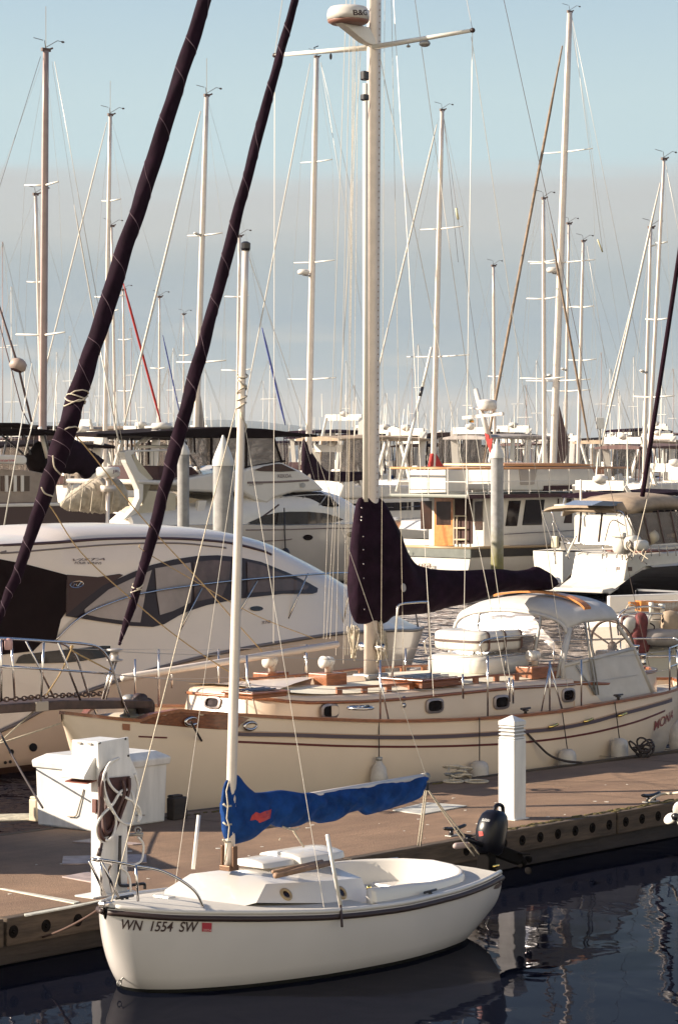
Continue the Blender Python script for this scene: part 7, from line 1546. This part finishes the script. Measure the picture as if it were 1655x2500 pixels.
# ------------------------------------------------------------- motor boats behind
def motorboat(label, u, Y, L_, ztop, canvas, flip=False, kind=0, hm_=None, group=None, d=(.72, .69), seed=0, arch=True, nm='motor_cruiser'):
    rr = random.Random(seed); fr = Fr(((u-CX)/FPX*Y, Y), d); t = thing(nm, label, 'motor boat', fr, group=group)
    B = L_*.32; h = simple_hull(L_, B, 1.75, 1.15, 1.35, .45); fx = (lambda x: L_/2-x) if flip else (lambda x: x-L_/2)
    def tr(m): m.v = [(fx(x), y, z) for x, y, z in m.v]; return m
    tr(h.mesh(22, 7)).build('hull', hm_ or SH, t, auto=50); tr(h.deck(22)).build('deck', GELD, t, smooth=True)
    b = MB(); b.rings([[(x, -(h.hb(x)+.02), h.zs(x)-.18), (x, -(h.hb(x)+.03), h.zs(x)-.08)] for x in [L_*i/20 for i in range(21)]], cap=False, closed=False); tr(b).build('rub_rail', mat('dark_trim', (.05, .02, .02), .4), t)
    w_ = B/2*.78; x0, x1 = L_*.22, L_*.82; zc = 2.35
    b = MB(); b.prism([(fx(x0), 1.3), (fx(x0+1.3), zc), (fx(x1), zc+.05), (fx(x1), 1.2)], -w_, w_, 'y'); b.build('cabin', GEL, t, bevel=.12)
    b = MB(); b.prism([(fx(x0+.9), 1.75), (fx(x0+1.25), 2.12), (fx(x1-.5), 2.16), (fx(x1-.5), 1.75)], -w_-.015, w_+.015, 'y'); b.build('cabin_window', GLASS, t)
    for k in range(3): xx = x0+1.5+k*(x1-x0-2.2)/2.6; b = MB(); b.box((fx(xx), 0, 1.94), (.14, 2*w_+.05, .42)); b.build('window_post', GEL, t)
    zf = zc
    if kind == 1:       # flybridge
        xa, xb = x0+1.6, x1+.4; b = MB(); b.prism([(fx(xa-.4), zc+.02), (fx(xa), zc+.85), (fx(xa+.6), zc+.95), (fx(xa+.7), zc+.65), (fx(xb), zc+.60), (fx(xb+.2), zc+.02)], -w_-.1, w_+.1, 'y'); b.build('flybridge', GEL, t, bevel=.1); zf = zc+.7
        b = MB(); b.prism([(fx(xa+.05), zc+.9), (fx(xa+.35), zc+1.25), (fx(xa+.45), zc+1.25), (fx(xa+.4), zc+.9)], -w_*.9, w_*.9, 'y'); b.build('windscreen', GLASSB, t)
        b = MB(); b.box((fx(xa+1.5), 0, zc+1.05), (.7, 1.2, .7)); b.build('helm_seat', GEL, t, bevel=.08)
    xa, xb = x0+1.3, x1+.6
    if canvas:
        n = 9; rs = []
        for i in range(n):
            x = fx(xa+(xb-xa)*i/(n-1)); rs.append([(x, y*w_, ztop+.12*(1-y*y)-.10*abs(i-4)/4) for y in (-1, -.9, -.5, 0, .5, .9, 1)]+[(x, y*w_, ztop-.10-.10*abs(i-4)/4) for y in (1, 0, -1)])
        b = MB(); b.rings(rs); b.build('canvas_top', canvas, t, smooth=False)
        for i in range(5):
            x = fx(xa+.15+(xb-xa-.3)*i/4)
            for sg in (-1, 1): b = MB(); b.bar((x+rr.uniform(-.2, .2), sg*w_*1.0, zf), (x, sg*w_*.97, ztop-.12), .05, .05); b.build('canvas_post', canvas if rr.random() < .5 else STEEL, t)
        b = MB(); b.prism([(fx(xa), zf+.05), (fx(xa+.3), ztop-.15), (fx(xa+1.8), ztop-.12), (fx(xa+1.8), zf+.05)], -w_-.01, -w_+.0, 'y'); b.build('clear_curtain', VINYL, t)
    if arch:
        xr = fx(x1-.6); b = MB()
        for sg in (-1, 1): b.bar((xr, sg*w_*1.05, zf-.2), (xr+(.7 if not flip else -.7), sg*w_*.8, ztop+.25), .35, .12)
        b.bar((xr+(.7 if not flip else -.7), -w_*.82, ztop+.25), (xr+(.7 if not flip else -.7), w_*.82, ztop+.25), .12, .35); b.build('radar_arch', GEL, t)
        b = MB(); b.lathe([(.2, 0), (.28, .08), (.26, .22), (0, .28)], (xr+(.7 if not flip else -.7), 0, ztop+.35), 14); b.build('radar_dome', GEL, t, smooth=True)
        for sg in (-.5, .6): b = MB(); b.tube([(xr, sg*w_, ztop+.3), (xr+rr.uniform(-.2, .2), sg*w_, ztop+rr.uniform(1.4, 3.0))], [.03, .015], 5); b.build('aerial', ALUW, t)
    b = MB(); q = [(fx(x), -(h.hb(x)-.05), h.zs(x)+.6) for x in [L_*k/10*.6 for k in range(1, 11)]]; b.tube(q, .022, 5)
    for p in q[::2]: b.tube([p, (p[0], p[1], p[2]-.6)], .016, 4)
    b.build('bow_rail', STEEL, t)
    return t
nearm = [
 ('cruiser with navy black canvas cover at the far left under the tall grey mast', 20, 100, 10, 4.95, DKC, False, 0), ('flybridge boat with brown black canvas top at the left edge of the horizon', 60, 130, 12, 5.75, DKC, True, 1),
 ('white cruiser with brown canvas behind the furled jib', 185, 122, 11, 5.3, DKC, False, 1), ('white flybridge boat between the furled jib and the red furled jib', 330, 150, 12, 5.8, TAN, True, 1),
 ('white flybridge boat with bright superstructure right of the small sailboat mast', 690, 165, 15, 6.3, None, False, 1), ('cream motor yacht with white dome just left of the main mast', 850, 138, 12, 5.3, TAN, False, 1),
 ('white cruiser with slanting arch just right of the main mast', 955, 140, 12, 4.5, None, True, 0), ('boat with black canvas enclosure right of the main mast', 1040, 165, 10, 5.5, DKC, True, 1),
 ('boat with black and clear canvas behind the trawler signal mast', 1135, 160, 12, 5.6, DKC, False, 1), ('grey cruiser with brown bimini frame behind the trawler flybridge', 1275, 150, 12, 5.4, GREYC, True, 0),
 ('white hardtop boat with tan canvas by the white sign', 1500, 170, 12, 5.2, TAN, False, 1), ('sleek grey hardtop cruiser with curved dark windows right of the far piling', 1470, 116, 14, 3.7, None, False, 0),
 ('low cruiser with dark blue canvas at the right behind the bimini sailboat', 1625, 104, 11, 3.2, NAVY, True, 0), ('white boat with brown canvas at the right edge', 1640, 150, 12, 4.9, BROWNC, True, 1)]
for k, (lb, u, Y, L_, zt_, cv, fl, kd) in enumerate(nearm): motorboat(lb, u, Y, L_, zt_, cv, fl, kd, seed=k, hm_=(SH if k not in (9, 11) else mat('grey_cruiser_hull', (.30, .25, .22), .3)))  # two of the cruisers have plain grey hulls
rr = random.Random(99); k = 0
for u in range(-10, 1700, 44):
    Y = rr.uniform(190, 300); cvs = (DKC, TAN, NAVY, None, GREYC, BROWNC)[rr.randrange(6)]; uu = u+rr.uniform(-12, 12)
    motorboat('distant motor boat in the crowded row '+where(uu), uu, Y, rr.uniform(9, 14), rr.uniform(4.9, 6.2), cvs, rr.random() < .5, rr.randrange(2), seed=200+k, group='distant motor boats '+where(uu)); k += 1
# white square boards on poles far away
for (u, v, w_, hh, lb) in ((1464, 1033, 20, 28, 'white square board on a pole left of the long white furled jib'), (1621, 1067, 30, 28, 'white square board near the right edge of the horizon')):
    Y = 180; X = (u-CX)/FPX*Y; z = H-(v-VH)*Y/FPX; s_ = w_*Y/FPX; t = thing('sign_board', lb, 'sign', None, (X, Y, 0), 0); b = MB(); b.box((0, 0, z), (s_, .08, hh*Y/FPX)); b.build('board', WPAINT, t, bevel=.02); b = MB(); b.tube([(0, .06, .0), (0, .06, z)], .08, 8); b.build('pole', GALV, t)
# ------------------------------------------------------------- left: covered sailboat, radar post, dark cover, dinghy deck
fl_ = Fr(((150-CX)/FPX*66, 66.), (.78, .62))
def cL(x, y): return (x/3.136, 950+y/3.136)
t = thing('covered_sailboat', 'sailboat with loosely wrapped pale sail cover above the cruiser roof at the left', 'sailboat', fl_)
h = simple_hull(10, 3, 1.35, 1.1, 1.0); m_ = h.mesh(20, 6); m_.v = [(5.5-x, y, z) for x, y, z in m_.v]; m_.build('hull', mat('violet_black_hull', (.05, .03, .08), .3), t, auto=50); d_ = h.deck(20); d_.v = [(5.5-x, y, z) for x, y, z in d_.v]; d_.build('deck', GELD, t)
topc = [cL(470, 860), cL(520, 820), cL(560, 780), cL(640, 730), cL(760, 680), cL(860, 672), cL(930, 720), cL(970, 800), cL(980, 860), cL(960, 900)]
botc = [cL(470, 900), cL(520, 930), cL(600, 935), cL(700, 945), cL(800, 950), cL(880, 940), cL(940, 915), cL(980, 870)]
c_ = cover_from_px(fl_, topc, botc, [(0, .05), (.3, .3), (.7, .4), (1, .1)], 60, 0, 22, .10, 5); c_.build('sail_cover', mat('pale_crumpled_cover', (.50, .43, .34), .85, var=.5, vs=3.5, bump=1, bs=7), t, smooth=True)
b = MB(); b.tube([fl_.L(*cL(760, 660), -.3), fl_.L(*cL(500, 850), -.3), fl_.L(*cL(470, 900), -.3)], .015, 5)
for x in (560, 640, 720, 800, 880): b.tube([fl_.L(*cL(x, 735), -.42), fl_.L(*cL(x-25, 935), -.42)], .010, 5)
b.build('cover_lashing', ROPE, t)
t = thing('radar_post', 'white radar dome lettered JRC on a pole left of the radar arch', 'radar', fl_); p = fl_.L(*cL(830, 635), -.6); rr_ = 92/3.136*66/FPX
b = MB(); b.lathe([(rr_*.75, -rr_*.45), (rr_, -rr_*.25), (rr_, rr_*.25), (rr_*.85, rr_*.42), (0, rr_*.45)], p, 28); rb = bvh_of(b, fl_); b.build('dome', GEL, t, smooth=True)
lettering('JRC', rb, fl_, cL(862, 640), cL(918, 636), 7, mat('dark_violet_lettering', (.10, .03, .08), .5), t, off=.01)
b = MB(); b.tube([p-Vector((0, 0, rr_*.4)), Vector((p.x-.05, p.y, .8))], .045, 8); b.box(p-Vector((0, 0, .38)), (.3, .2, .14)); b.build('pole', ALU, t, smooth=True)
fd_ = Fr(((80-CX)/FPX*76, 76.), (.78, .62)); t = thing('covered_yacht', 'sailboat under black navy covers at the left edge below the tall grey mast', 'sailboat', fd_)
for (tp_, bt_, m_) in (([cL(205, 500), cL(240, 470), cL(300, 400), cL(330, 470), cL(365, 540)], [cL(205, 560), cL(250, 640), cL(310, 655), cL(340, 650), cL(365, 600)], DKC), ([cL(440, 500), cL(480, 400), cL(560, 380), cL(600, 400), cL(680, 460), cL(740, 500), cL(785, 535)], [cL(440, 620), cL(500, 650), cL(600, 640), cL(660, 690), cL(700, 660), cL(750, 620), cL(785, 555)], NAVY)):
    cover_from_px(fd_, tp_, bt_, [(0, .1), (.5, .3), (1, .1)], 30, 0, 16, .05, 4).build('sail_cover', m_, t, smooth=True)
slab('cabin', fd_, [cL(-60, 610), cL(240, 625), cL(420, 660), cL(450, 870), cL(-60, 880)], -1.3, 1.3, mat('brown_grey_cabin', (.34, .27, .22), .6, var=.3, vs=2), t)
slab('windows', fd_, [cL(10, 665), cL(230, 665), cL(230, 780), cL(10, 780)], -1.32, -1.29, GLASSB, t, 0)
for x in (45, 110, 165): slab('window_post', fd_, [cL(x, 660), cL(x+22, 660), cL(x+22, 785), cL(x, 785)], -1.36, -1.31, GEL, t, 0)
slab('hull', fd_, [cL(-60, 870), cL(480, 870), cL(900, 955), cL(760, 1080), cL(-60, 1080)], -1.8, 1.8, mat('dark_brown_hull', (.05, .02, .018), .4), t)
slab('deck_band', fd_, [cL(-60, 880), cL(480, 868), cL(480, 895), cL(-60, 905)], -1.85, -1.7, GEL, t)
sg_ = MB(); q = ss(fd_, [cL(-40, 500), cL(190, 508), cL(212, 525), cL(212, 565), cL(190, 578), cL(-40, 570)], -1.5); sg_.prism(q, -1.5, -.6, 'y'); sb_ = bvh_of(sg_, fd_); o = sg_.build('radar_case', GEL, t, bevel=.04)
lettering('raymarine', sb_, fd_, cL(-60, 556), cL(118, 553), 7, mat('red_lettering', (.5, .05, .04), .5), t, off=.045, name='lettering')
for (u, v, w_, h_) in ((0, 1038, 76, 6), (0, 1056, 165, 9)):
    slab('bimini_top', fd_, [(u-20, v-h_), (u+w_*.6, v-h_), (u+w_, v-h_*.3), (u+w_, v+h_*.8), (u-20, v+h_)], -1.2, 1.2, DKC, t, .06)
for (a, c) in (((20, 1062), (10, 1110)), ((60, 1062), (75, 1110)), ((110, 1062), (122, 1110)), ((5, 1062), (60, 1110)), ((150, 1060), (160, 1110))):
    b = MB(); b.tube([fd_.L(*a, -1.2), fd_.L(*c, -1.2)], .03, 5); b.build('bimini_frame', BLK, t)
b = MB(); b.tube([fd_.L(98, 1043, -.5), fd_.L(117, 1118, -.5)], .06, 8); b.build('white_pole', ALUW, t, smooth=True)
for (a, c, w_) in (((79, 887), (11, 1284), 4), ((95, 980), (61, 1110), 3.5)):
    b = MB(); b.tube([fl_.L(*a, -1.0), fl_.L(*c, -1.0)], [.010, w_/2*66/FPX], 6); tag(b.build('whip_aerial', ALUW, smooth=True), 'long white whip aerial leaning right at the far left' if a[0] == 79 else 'short white whip aerial leaning right below the far left mast', 'aerial').matrix_world = fl_.M
t = thing('radar_reflector', 'round brown and white radar dome hung on slanting dark stays at the far left', 'radar', fl_)
p = fl_.L(45, 892, -.5); b = MB(); b.lathe([(.14, -.12), (.20, -.05), (.19, .08), (.1, .15), (0, .16)], p, 18, Matrix.Rotation(R(25), 3, 'Y')); b.build('dome', mat('tan_dome', (.36, .28, .24), .5), t, smooth=True); b = MB(); b.lathe([(.02, -.125), (.13, -.125), (.13, -.12)], p, 18, Matrix.Rotation(R(25), 3, 'Y')); b.build('dome_face', mat('brown_face', (.12, .05, .04), .5), t)
b = MB(); b.tube([fl_.L(-10, 720, -.5), p, fl_.L(78, 1030, -.5)], .03, 6); b.tube([fl_.L(-10, 755, -.4), fl_.L(55, 1000, -.4), fl_.L(75, 1040, -.4)], .014, 5); b.build('stay', mat('dark_stay', (.10, .06, .06), .6), t, smooth=True)
# ------------------------------------------------------------- right: sailboat with bimini, black hull, white transom
def bimini_boat():
    q3 = lambda x, y: (1205+x/3.484, 950+y/3.484)
    BT = 1.12; d0 = Vector((.70, .714, 0)).normalized(); g = G(1487, 1447, .22); o0 = g+Vector((-d0.y, d0.x, 0))*BT
    fr = Fr((o0.x, o0.y), (d0.x, d0.y)); t = thing('bimini_sailboat', 'black hulled sailboat with bright white stepped transom and tan bimini at the right', 'sailboat', fr)
    W_ = mat('white_transom', (.60, .57, .52), .3, var=.08)  # plain white shared by the transom and stern mouldings
    Bn = fr.L(1487, 1447, -BT); Tn = fr.L(1577, 1386, -BT*1.1); z1 = Tn.z; x1 = Tn.x; print('bimini', Bn, Tn)
    st = []
    for i in range(29):
        f = i/28; x = f*13; st.append((x, interp([(0, BT), (2, BT*1.25), (5, 1.75), (8, 1.7), (11, 1.0), (13, .05)], x)[0], interp([(0, Bn.z), (x1, z1), (13, z1+.35)], x)[0] if x < x1 else z1+.35*(x-x1)/(13-x1), interp([(0, Bn.z-.12), (.5, 0), (3, -.4), (10, -.4), (12.4, .2), (13, z1)], x)[0], .5))
    h = Hull(st); h.xs = lambda n=0: [s_[0] for s_ in st]; h.mesh(0, 10).build('hull', NAVYP, t, auto=50)
    xs = [s_[0] for s_ in st if s_[0] >= x1]
    b = MB(); b.rings([[(x, -h.hb(x), h.zs(x)+.01), (x, -h.hb(x)+.1, h.zs(x)+.05), (x, h.hb(x)-.1, h.zs(x)+.05), (x, h.hb(x), h.zs(x)+.01)] for x in xs], cap=False, closed=False); b.build('side_deck', W_, t)
    # sloping white transom with moulded steps
    n = 10; b = MB(); rs = []
    for i in range(n+1):
        f = i/n; x = x1*f*1.0; z = Bn.z+(z1-Bn.z)*f; hb = BT*(1+.1*f); rs.append([(x-.03, y*hb, z+.02-.05*abs(y)**6) for y in (-1.02, -.97, -.6, -.2, .2, .6, .97, 1.02)])
    b.rings(rs, cap=False, closed=False); b.build('transom', W_, t, solid=.04, smooth=False)
    b = MB(); b.prism([(-.32, Bn.z-.02), (-.32, Bn.z+.10), (.25, Bn.z+.16), (.25, Bn.z-.02)], -BT*.98, BT*.98, 'y'); b.build('swim_step', W_, t, bevel=.04)
    zc = z1+.42
    cb = MB(); cb.prism([(x1*.42, Bn.z+.30), (x1*.55, zc-.1), (x1*.65, zc), (x1+2.2, zc+.05), (x1+2.2, z1-.05), (x1*.9, z1-.1)], -BT*.98, BT*.98, 'y'); bvt = bvh_of(cb, fr); cb.build('cockpit_moulding', W_, t, bevel=.05)
    cp = MB(); cp.box((x1+1.3, 0, zc+.06), (1.9, 1.5, .04)); cp.build('cockpit_well', mat('brown_red_cockpit', (.20, .075, .055), .7), t)
    for (u, v, w_, hh, m_) in ((1452, 1390, 9, 5, mat('orange_brown_light', (.50, .14, .05), .4)), (1508, 1388, 4, 4, mat('brown_fitting', (.10, .06, .05), .6)), (1536, 1389, 5, 5, mat('brown_fitting', (.10, .06, .05), .6))):
        b = decal([(u-w_, v-hh), (u+w_, v-hh), (u+w_, v+hh), (u-w_, v+hh)], bvt, fr, .02, 4)
        if b.f: b.build('stern_light', m_, t)
    lettering('Zion', bvt, fr, (1399, 1371), (1436, 1369), 11, mat('pale_brown_lettering', (.36, .28, .2), .5), t, shear=.3, off=.03)
    lettering('S D', bvt, fr, (1410, 1393), (1434, 1393), 11, mat('pale_brown_lettering', (.36, .28, .2), .5), t, shear=.3, off=.03)
    # bimini: arches across the boat
    xa = fr.L(1541, 1366, -1.5).x-.1; hw = 1.5
    ar = [fr.LX(*q3(x, y), xa) for x, y in ((418, 1034), (440, 1022), (490, 1010), (600, 1001), (720, 998), (850, 1003), (960, 1014), (1040, 1032), (1095, 1060))]; print('arch y', [round(p.y, 2) for p in ar], xa)
    b = MB(); rs = []
    for k, dx in enumerate((0, .1, .8, 1.5, 1.6)):
        rs.append([(xa+dx, p.y, p.z+(.05 if 0 < k < 4 else -.03)) for p in ar]+[(xa+dx, p.y, p.z-.04) for p in reversed(ar)])
    b.rings(rs); b.build('bimini_top', TAN, t, smooth=False)
    def tb(px, x=None, y=None, r_=.025, nm='bimini_frame', m=STEEL):
        b = MB(); b.tube(curve_pts([fr.LX(*q3(*p), x) if y is None else fr.L(*q3(*p), y) for p in px], 16), r_, 6); b.build(nm, m, t, smooth=True)
    tb([(418, 1034), (415, 1060), (470, 1220), (500, 1300), (520, 1420)], xa); tb([(1040, 1032), (1100, 1060), (1130, 1200), (1150, 1330), (1170, 1450)], xa); tb([(490, 1040), (520, 1130), (620, 1380), (640, 1440)], xa+.8)
    tb([(1060, 1030), (1110, 1060), (1160, 1160), (1230, 1300)], xa+1.4); tb([(500, 1110), (560, 1220), (720, 1360), (750, 1390)], xa+.4, None, .02); tb([(1110, 1160), (1000, 1120), (940, 1300)], xa+.4, None, .018)
    tb([(740, 1040), (735, 1150), (720, 1300)], xa+1.6, None, .035, 'bimini_post', RUB); tb([(920, 1050), (905, 1180), (890, 1300)], xa+1.6, None, .035, 'bimini_post', RUB)
    # spray hood and its clear side
    hx = xa+2.1; tt = ss(fr, [q3(1120, 1030), q3(1250, 985), q3(1400, 960), q3(1560, 962), q3(1700, 985)], -1.25); rs = []
    for x, z in tt: rs.append([(x, y*1.35, z+.30*(1-abs(y)**3)-.25*(abs(y) == 1)) for y in (-1, -.95, -.6, 0, .6, .95, 1)]+[(x, y*1.3, z-.1) for y in (1, 0, -1)])
    b = MB(); b.rings(rs); b.build('spray_hood', TAN, t, smooth=True)
    b = MB(); pv = ss(fr, [q3(1140, 1060), q3(1560, 1040), q3(1640, 1300), q3(1240, 1330)], -1.36); b.prism(pv, -1.37, -1.355, 'y'); b.build('clear_curtain', VINYL, t)
    for x_ in (1270, 1390, 1500): tb([(x_, 1030), (x_+30, 1180), (x_+60, 1310)], None, -1.40, .02, 'hood_frame', BROWNC)
    b = MB(); c1_ = ss(fr, [q3(830, 990), q3(930, 950), q3(1140, 960), q3(1250, 985), q3(1010, 995)], -.9); b.prism(c1_, -.9, .3, 'y'); b.build('solar_panel', mat('blue_grey_panel', (.16, .20, .28), .3), t, bevel=.01)
    p, q = fr.LX(*q3(537, 988), xa+.3), fr.LX(*q3(715, 975), xa+.3); b = MB(); b.bar(p, q, .3, .05); b.build('solar_panel', GEL, t)
    tb([(740, 770), (738, 900), (740, 990)], xa+.5, None, .035, 'aerial_post', ALUW)
    tb([(600, 1310), (780, 1315), (1000, 1325), (1130, 1340)], x1*.6, None, .018, 'pushpit_rail'); tb([(700, 1250), (640, 1370), (615, 1420)], x1*.5, None, .035, 'white_pole', ALUW); tb([(500, 1140), (515, 1280), (525, 1490)], x1*.5, None, .022, 'pushpit_rail'); tb([(925, 1320), (930, 1420)], x1*.6, None, .018, 'pushpit_rail'); tb([(1130, 1340), (1140, 1450)], x1*.6, None, .018, 'pushpit_rail')
    for (a, c) in (((925, 1390), (915, 1540)), ((960, 1380), (955, 1560)), ((1045, 1400), (1040, 1560)), ((1090, 1400), (1085, 1560)), ((920, 1440), (1100, 1450)), ((915, 1500), (1095, 1510))):
        tb([a, ((a[0]+c[0])/2, (a[1]+c[1])/2), c], .25, None, .02, 'boarding_ladder')
    p = fr.LX(*q3(520, 1300), x1*.5); b = MB(); b.box(p, (.12, .25, .38)); b.build('outboard_bracket', mat('pale_yellow_case', (.55, .50, .36), .5), t, bevel=.03)
    p = fr.L(*q3(1430, 1250), -1.2); b = MB(); b.tube([p+Vector((-.5, .1, 0)), p+Vector((.55, 0, 0.02))], .20, 14); b.build('rolled_cushion', TAN, t, smooth=True); b = MB(); b.tube([p+Vector((-.85, -.1, -.1)), p+Vector((-.55, -.05, .02))], [.20, .24], 12); b.build('horseshoe_buoy', mat('cream_buoy', (.55, .46, .33), .6), t, smooth=True)
    p = fr.LX(*q3(1060, 1240), xa); b = MB(); b.box(p, (.2, .5, .16)); b.build('life_sling', W_, t, bevel=.04)
    for (u, v, s_) in ((1090, 1330, .5), (1180, 1310, .42), (1250, 1330, .3)):
        p = fr.LX(*q3(u, v), xa+.2); b = MB(); b.ellip(p, (.3, s_*.55, s_*.6), 12, 8, .7); b.build('helm_seat', W_, t, smooth=True)
    rr = random.Random(31)
    for k in range(10): x_, y_ = rr.uniform(1130, 1300), rr.uniform(1280, 1400); tb([(x_, y_), (x_+rr.uniform(-40, 40), y_+40), (x_+rr.uniform(-60, 60), y_+90)], xa-.1, None, .016, 'hanging_line', ROPE if k % 2 else DROPE)
    for k in range(5): x_ = 1260+k*70; tb([(x_, 1330), (x_+5, 1380), (x_+8, 1420)], None, -1.5, .018, 'stanchion')
    b = MB(); b.tube([fr.L(*q3(1200, 1335), -1.4), fr.L(*q3(1640, 1330), -1.6)], .012, 4); b.build('lifeline', WIRE, t)
bimini_boat()
# ------------------------------------------------------------- right: stern of the boat beyond the yacht
def stern_boat():
    fr = Fr(((1545-CX)/FPX*56, 56.), (.96, .28)); t = thing('moored_sailboat', 'white sailboat stern cluttered with red brown life vests behind the cream yacht cockpit', 'sailboat', fr)
    x0 = fr.L(*cR(1215, 700), -1.3).x; h = simple_hull(9.5, 3.1, 1.75, 1.5, 1.45, .45, .86, -.4); m_ = h.mesh(24, 8); m_.v = [(x0+9.5-x, y, z) for x, y, z in m_.v]; m_.build('hull', SH, t, auto=50)
    d_ = h.deck(24, .02, .02, .05); d_.v = [(x0+9.5-x, y, z) for x, y, z in d_.v]; d_.build('deck', GELD, t, smooth=True)
    b = MB(); b.prism([(x0+3.0, 1.5), (x0+3.2, 2.1), (x0+6.2, 2.0), (x0+6.8, 1.5)], -1.0, 1.0, 'y'); b.build('cabin', GEL, t, bevel=.1); b = MB(); b.prism([(x0+3.4, 1.7), (x0+3.4, 1.95), (x0+6.0, 1.9), (x0+6.2, 1.7)], -1.02, 1.02, 'y'); b.build('cabin_window', GLASS, t)
    b = MB(); b.prism([(x0+.35, 1.5), (x0+.35, 1.85), (x0+2.9, 1.9), (x0+2.9, 1.5)], -1.15, -1.0, 'y'); b.prism([(x0+.35, 1.5), (x0+.35, 1.85), (x0+2.9, 1.9), (x0+2.9, 1.5)], 1.0, 1.15, 'y'); b.build('cockpit_coaming', GEL, t, bevel=.03)
    slab('dark_locker', fr, [cR(1090, 545), cR(1200, 540), cR(1200, 605), cR(1090, 610)], -1.5, -.9, mat('brown_red_locker', (.11, .035, .025), .7), t, .03)
    def tb(px, y, r_=.02, nm='pushpit_rail', m=STEEL, n=20): b = MB(); b.tube(curve_pts([fr.L(*cR(*p), y) for p in px], n), r_, 6); b.build(nm, m, t, smooth=True)
    tb([(1060, 700), (1050, 580), (1090, 500), (1180, 470), (1300, 455), (1450, 470)], -1.3); tb([(1080, 700), (1075, 560), (1130, 525), (1320, 515), (1480, 530), (1530, 560), (1545, 700), (1560, 1000)], -1.5); tb([(1090, 700), (1250, 700), (1420, 690), (1560, 730)], -1.5, .018)
    tb([(1335, 420), (1340, 520)], -1.2, .05, 'white_pole', ALUW, 4); tb([(1425, 450), (1435, 520)], -1.2, .05, 'white_pole', ALUW, 4); tb([(1400, 455), (1450, 455)], -1.2, .05, 'white_pole', ALUW, 4); tb([(1100, 520), (1150, 440), (1210, 470), (1230, 600)], -1.3, .012, 'rope_loop', ROPE)
    tb([(1340, 515), (1300, 600), (1270, 660)], -1.4, .035, 'white_pole', ALUW, 4)
    b = MB(); p, q = fr.L(*cR(1150, 433), -1.0), fr.L(*cR(1240, 435), -1.0); b.bar(p, q, .1, .08); p, q = fr.L(*cR(1225, 450), -1.0), fr.L(*cR(1640, 452), -1.0); b.bar(p, q, .3, .2); b.build('boarding_plank', ORTEAK, t)
    rr = random.Random(3); vest = mat('red_brown_vest', (.16, .035, .035), .8, var=.6, vs=8)
    for (x, y) in ((1250, 590), (1240, 640), (1225, 690), (1215, 740), (1245, 700), (1250, 780), (1225, 800)):
        p = fr.L(*cR(x, y), -1.55); b = MB(); b.ellip(p, (.12+rr.random()*.06, .12, .15+rr.random()*.08), 10, 6, .8); b.build('life_vest', vest, t, smooth=True)
    for (x, y, s_) in ((1200, 790, 1.3), (1390, 740, 1.2), (1340, 720, .8), (1160, 620, 1.2)):
        p = fr.L(*cR(x, y), -1.5); b = MB(); b.ellip(p, (.15*s_, .12, .15*s_), 10, 6, .8); b.build('white_fender', FENDER, t, smooth=True)
    for k in range(14):
        x, y = rr.uniform(1290, 1560), rr.uniform(540, 800); tb([(x, y), (x+rr.uniform(-40, 40), y+rr.uniform(10, 60)), (x+rr.uniform(-60, 60), y+rr.uniform(60, 160))], -1.55, .014, 'hanging_line', ROPE if k % 2 else DROPE, 10)
    p = fr.L(*cR(1500, 620), -1.5); b = MB(); b.ellip(p, (.2, .15, .3), 10, 6, .7); b.build('tan_bag', TAN, t, smooth=True)
    p = fr.L(*cR(1440, 720), -1.5); b = MB(); b.ellip(p, (.45, .3, .18), 14, 6, .7); b.build('grey_cover', GREYC, t, smooth=True)
    gp = G(1650, 1840, .5)
    b = MB(); b.ellip((0, 0, 0), (.17, .17, .30), 16, 10); o = b.build('fender', FENDER, None, smooth=True); o.location = (4.95, 41.6, .55); tag(o, 'round white fender at the right edge beyond the dock end', 'fender')
stern_boat()
# ------------------------------------------------------------- outboard leg with propeller at the right edge
fo = Fr(((1668-CX)/FPX*30, 30.), (.66, .75)); t = thing('outboard_drive', 'tilted outboard drive with white three bladed propeller at the right edge', 'outboard motor', fo)
hubp = fo.L(1650, 1993, 0); PW = mat('white_propeller', (.60, .57, .52), .25)
b = MB(); b.tube([hubp+Vector((-.05, .0, 0)), hubp+Vector((.06, 0, 0)), hubp+Vector((.45, .0, .02)), hubp+Vector((.6, 0, .0))], [.035, .05, .07, .03], 14); b.build('gearcase', BLK, t, smooth=True)
for a in (110, 225, 340):
    a = R(a); c = hubp+Vector((.0, .085*math.cos(a), .085*math.sin(a))); b = MB(); Rm = Matrix.Rotation(a, 3, 'X'); e = MB(); e.ellip((0, 0, 0), (.022, .085, .062), 14, 8); b.add([c+Rm @ (Matrix.Rotation(R(25), 3, 'Y') @ Vector(v_)) for v_ in e.v], e.f); b.build('propeller_blade', PW, t, smooth=True)
b = MB(); b.bar(hubp+Vector((.3, 0, .03)), hubp+Vector((1.35, 0, .02)), .12, .16); b.build('drive_leg', BLK, t, bevel=.03)
b = MB(); b.ellip(hubp+Vector((1.5, 0, .16)), (.34, .2, .26), 16, 10, .7); b.build('cowling', PW, t, smooth=True)
b = MB(); b.tube([hubp+Vector((.05, -.02, -.05)), hubp+Vector((.03, -.02, -.17))], [.02, .004], 6); b.build('skeg', BLK, t)
# the skiff it belongs to, outside the frame on the right
fs_ = Fr((fo.M @ (hubp+Vector((1.15, 0, 0))))[:2], (.80, .60)); t = thing('skiff', 'small white skiff just outside the right edge carrying the tilted outboard', 'skiff', fs_)
h = simple_hull(4, 1.6, .95, .82, .8, .5, .9, -.15); m_ = h.mesh(16, 6); m_.v = [(4.2-x, y, z) for x, y, z in m_.v]; m_.build('hull', GEL, t, auto=50)
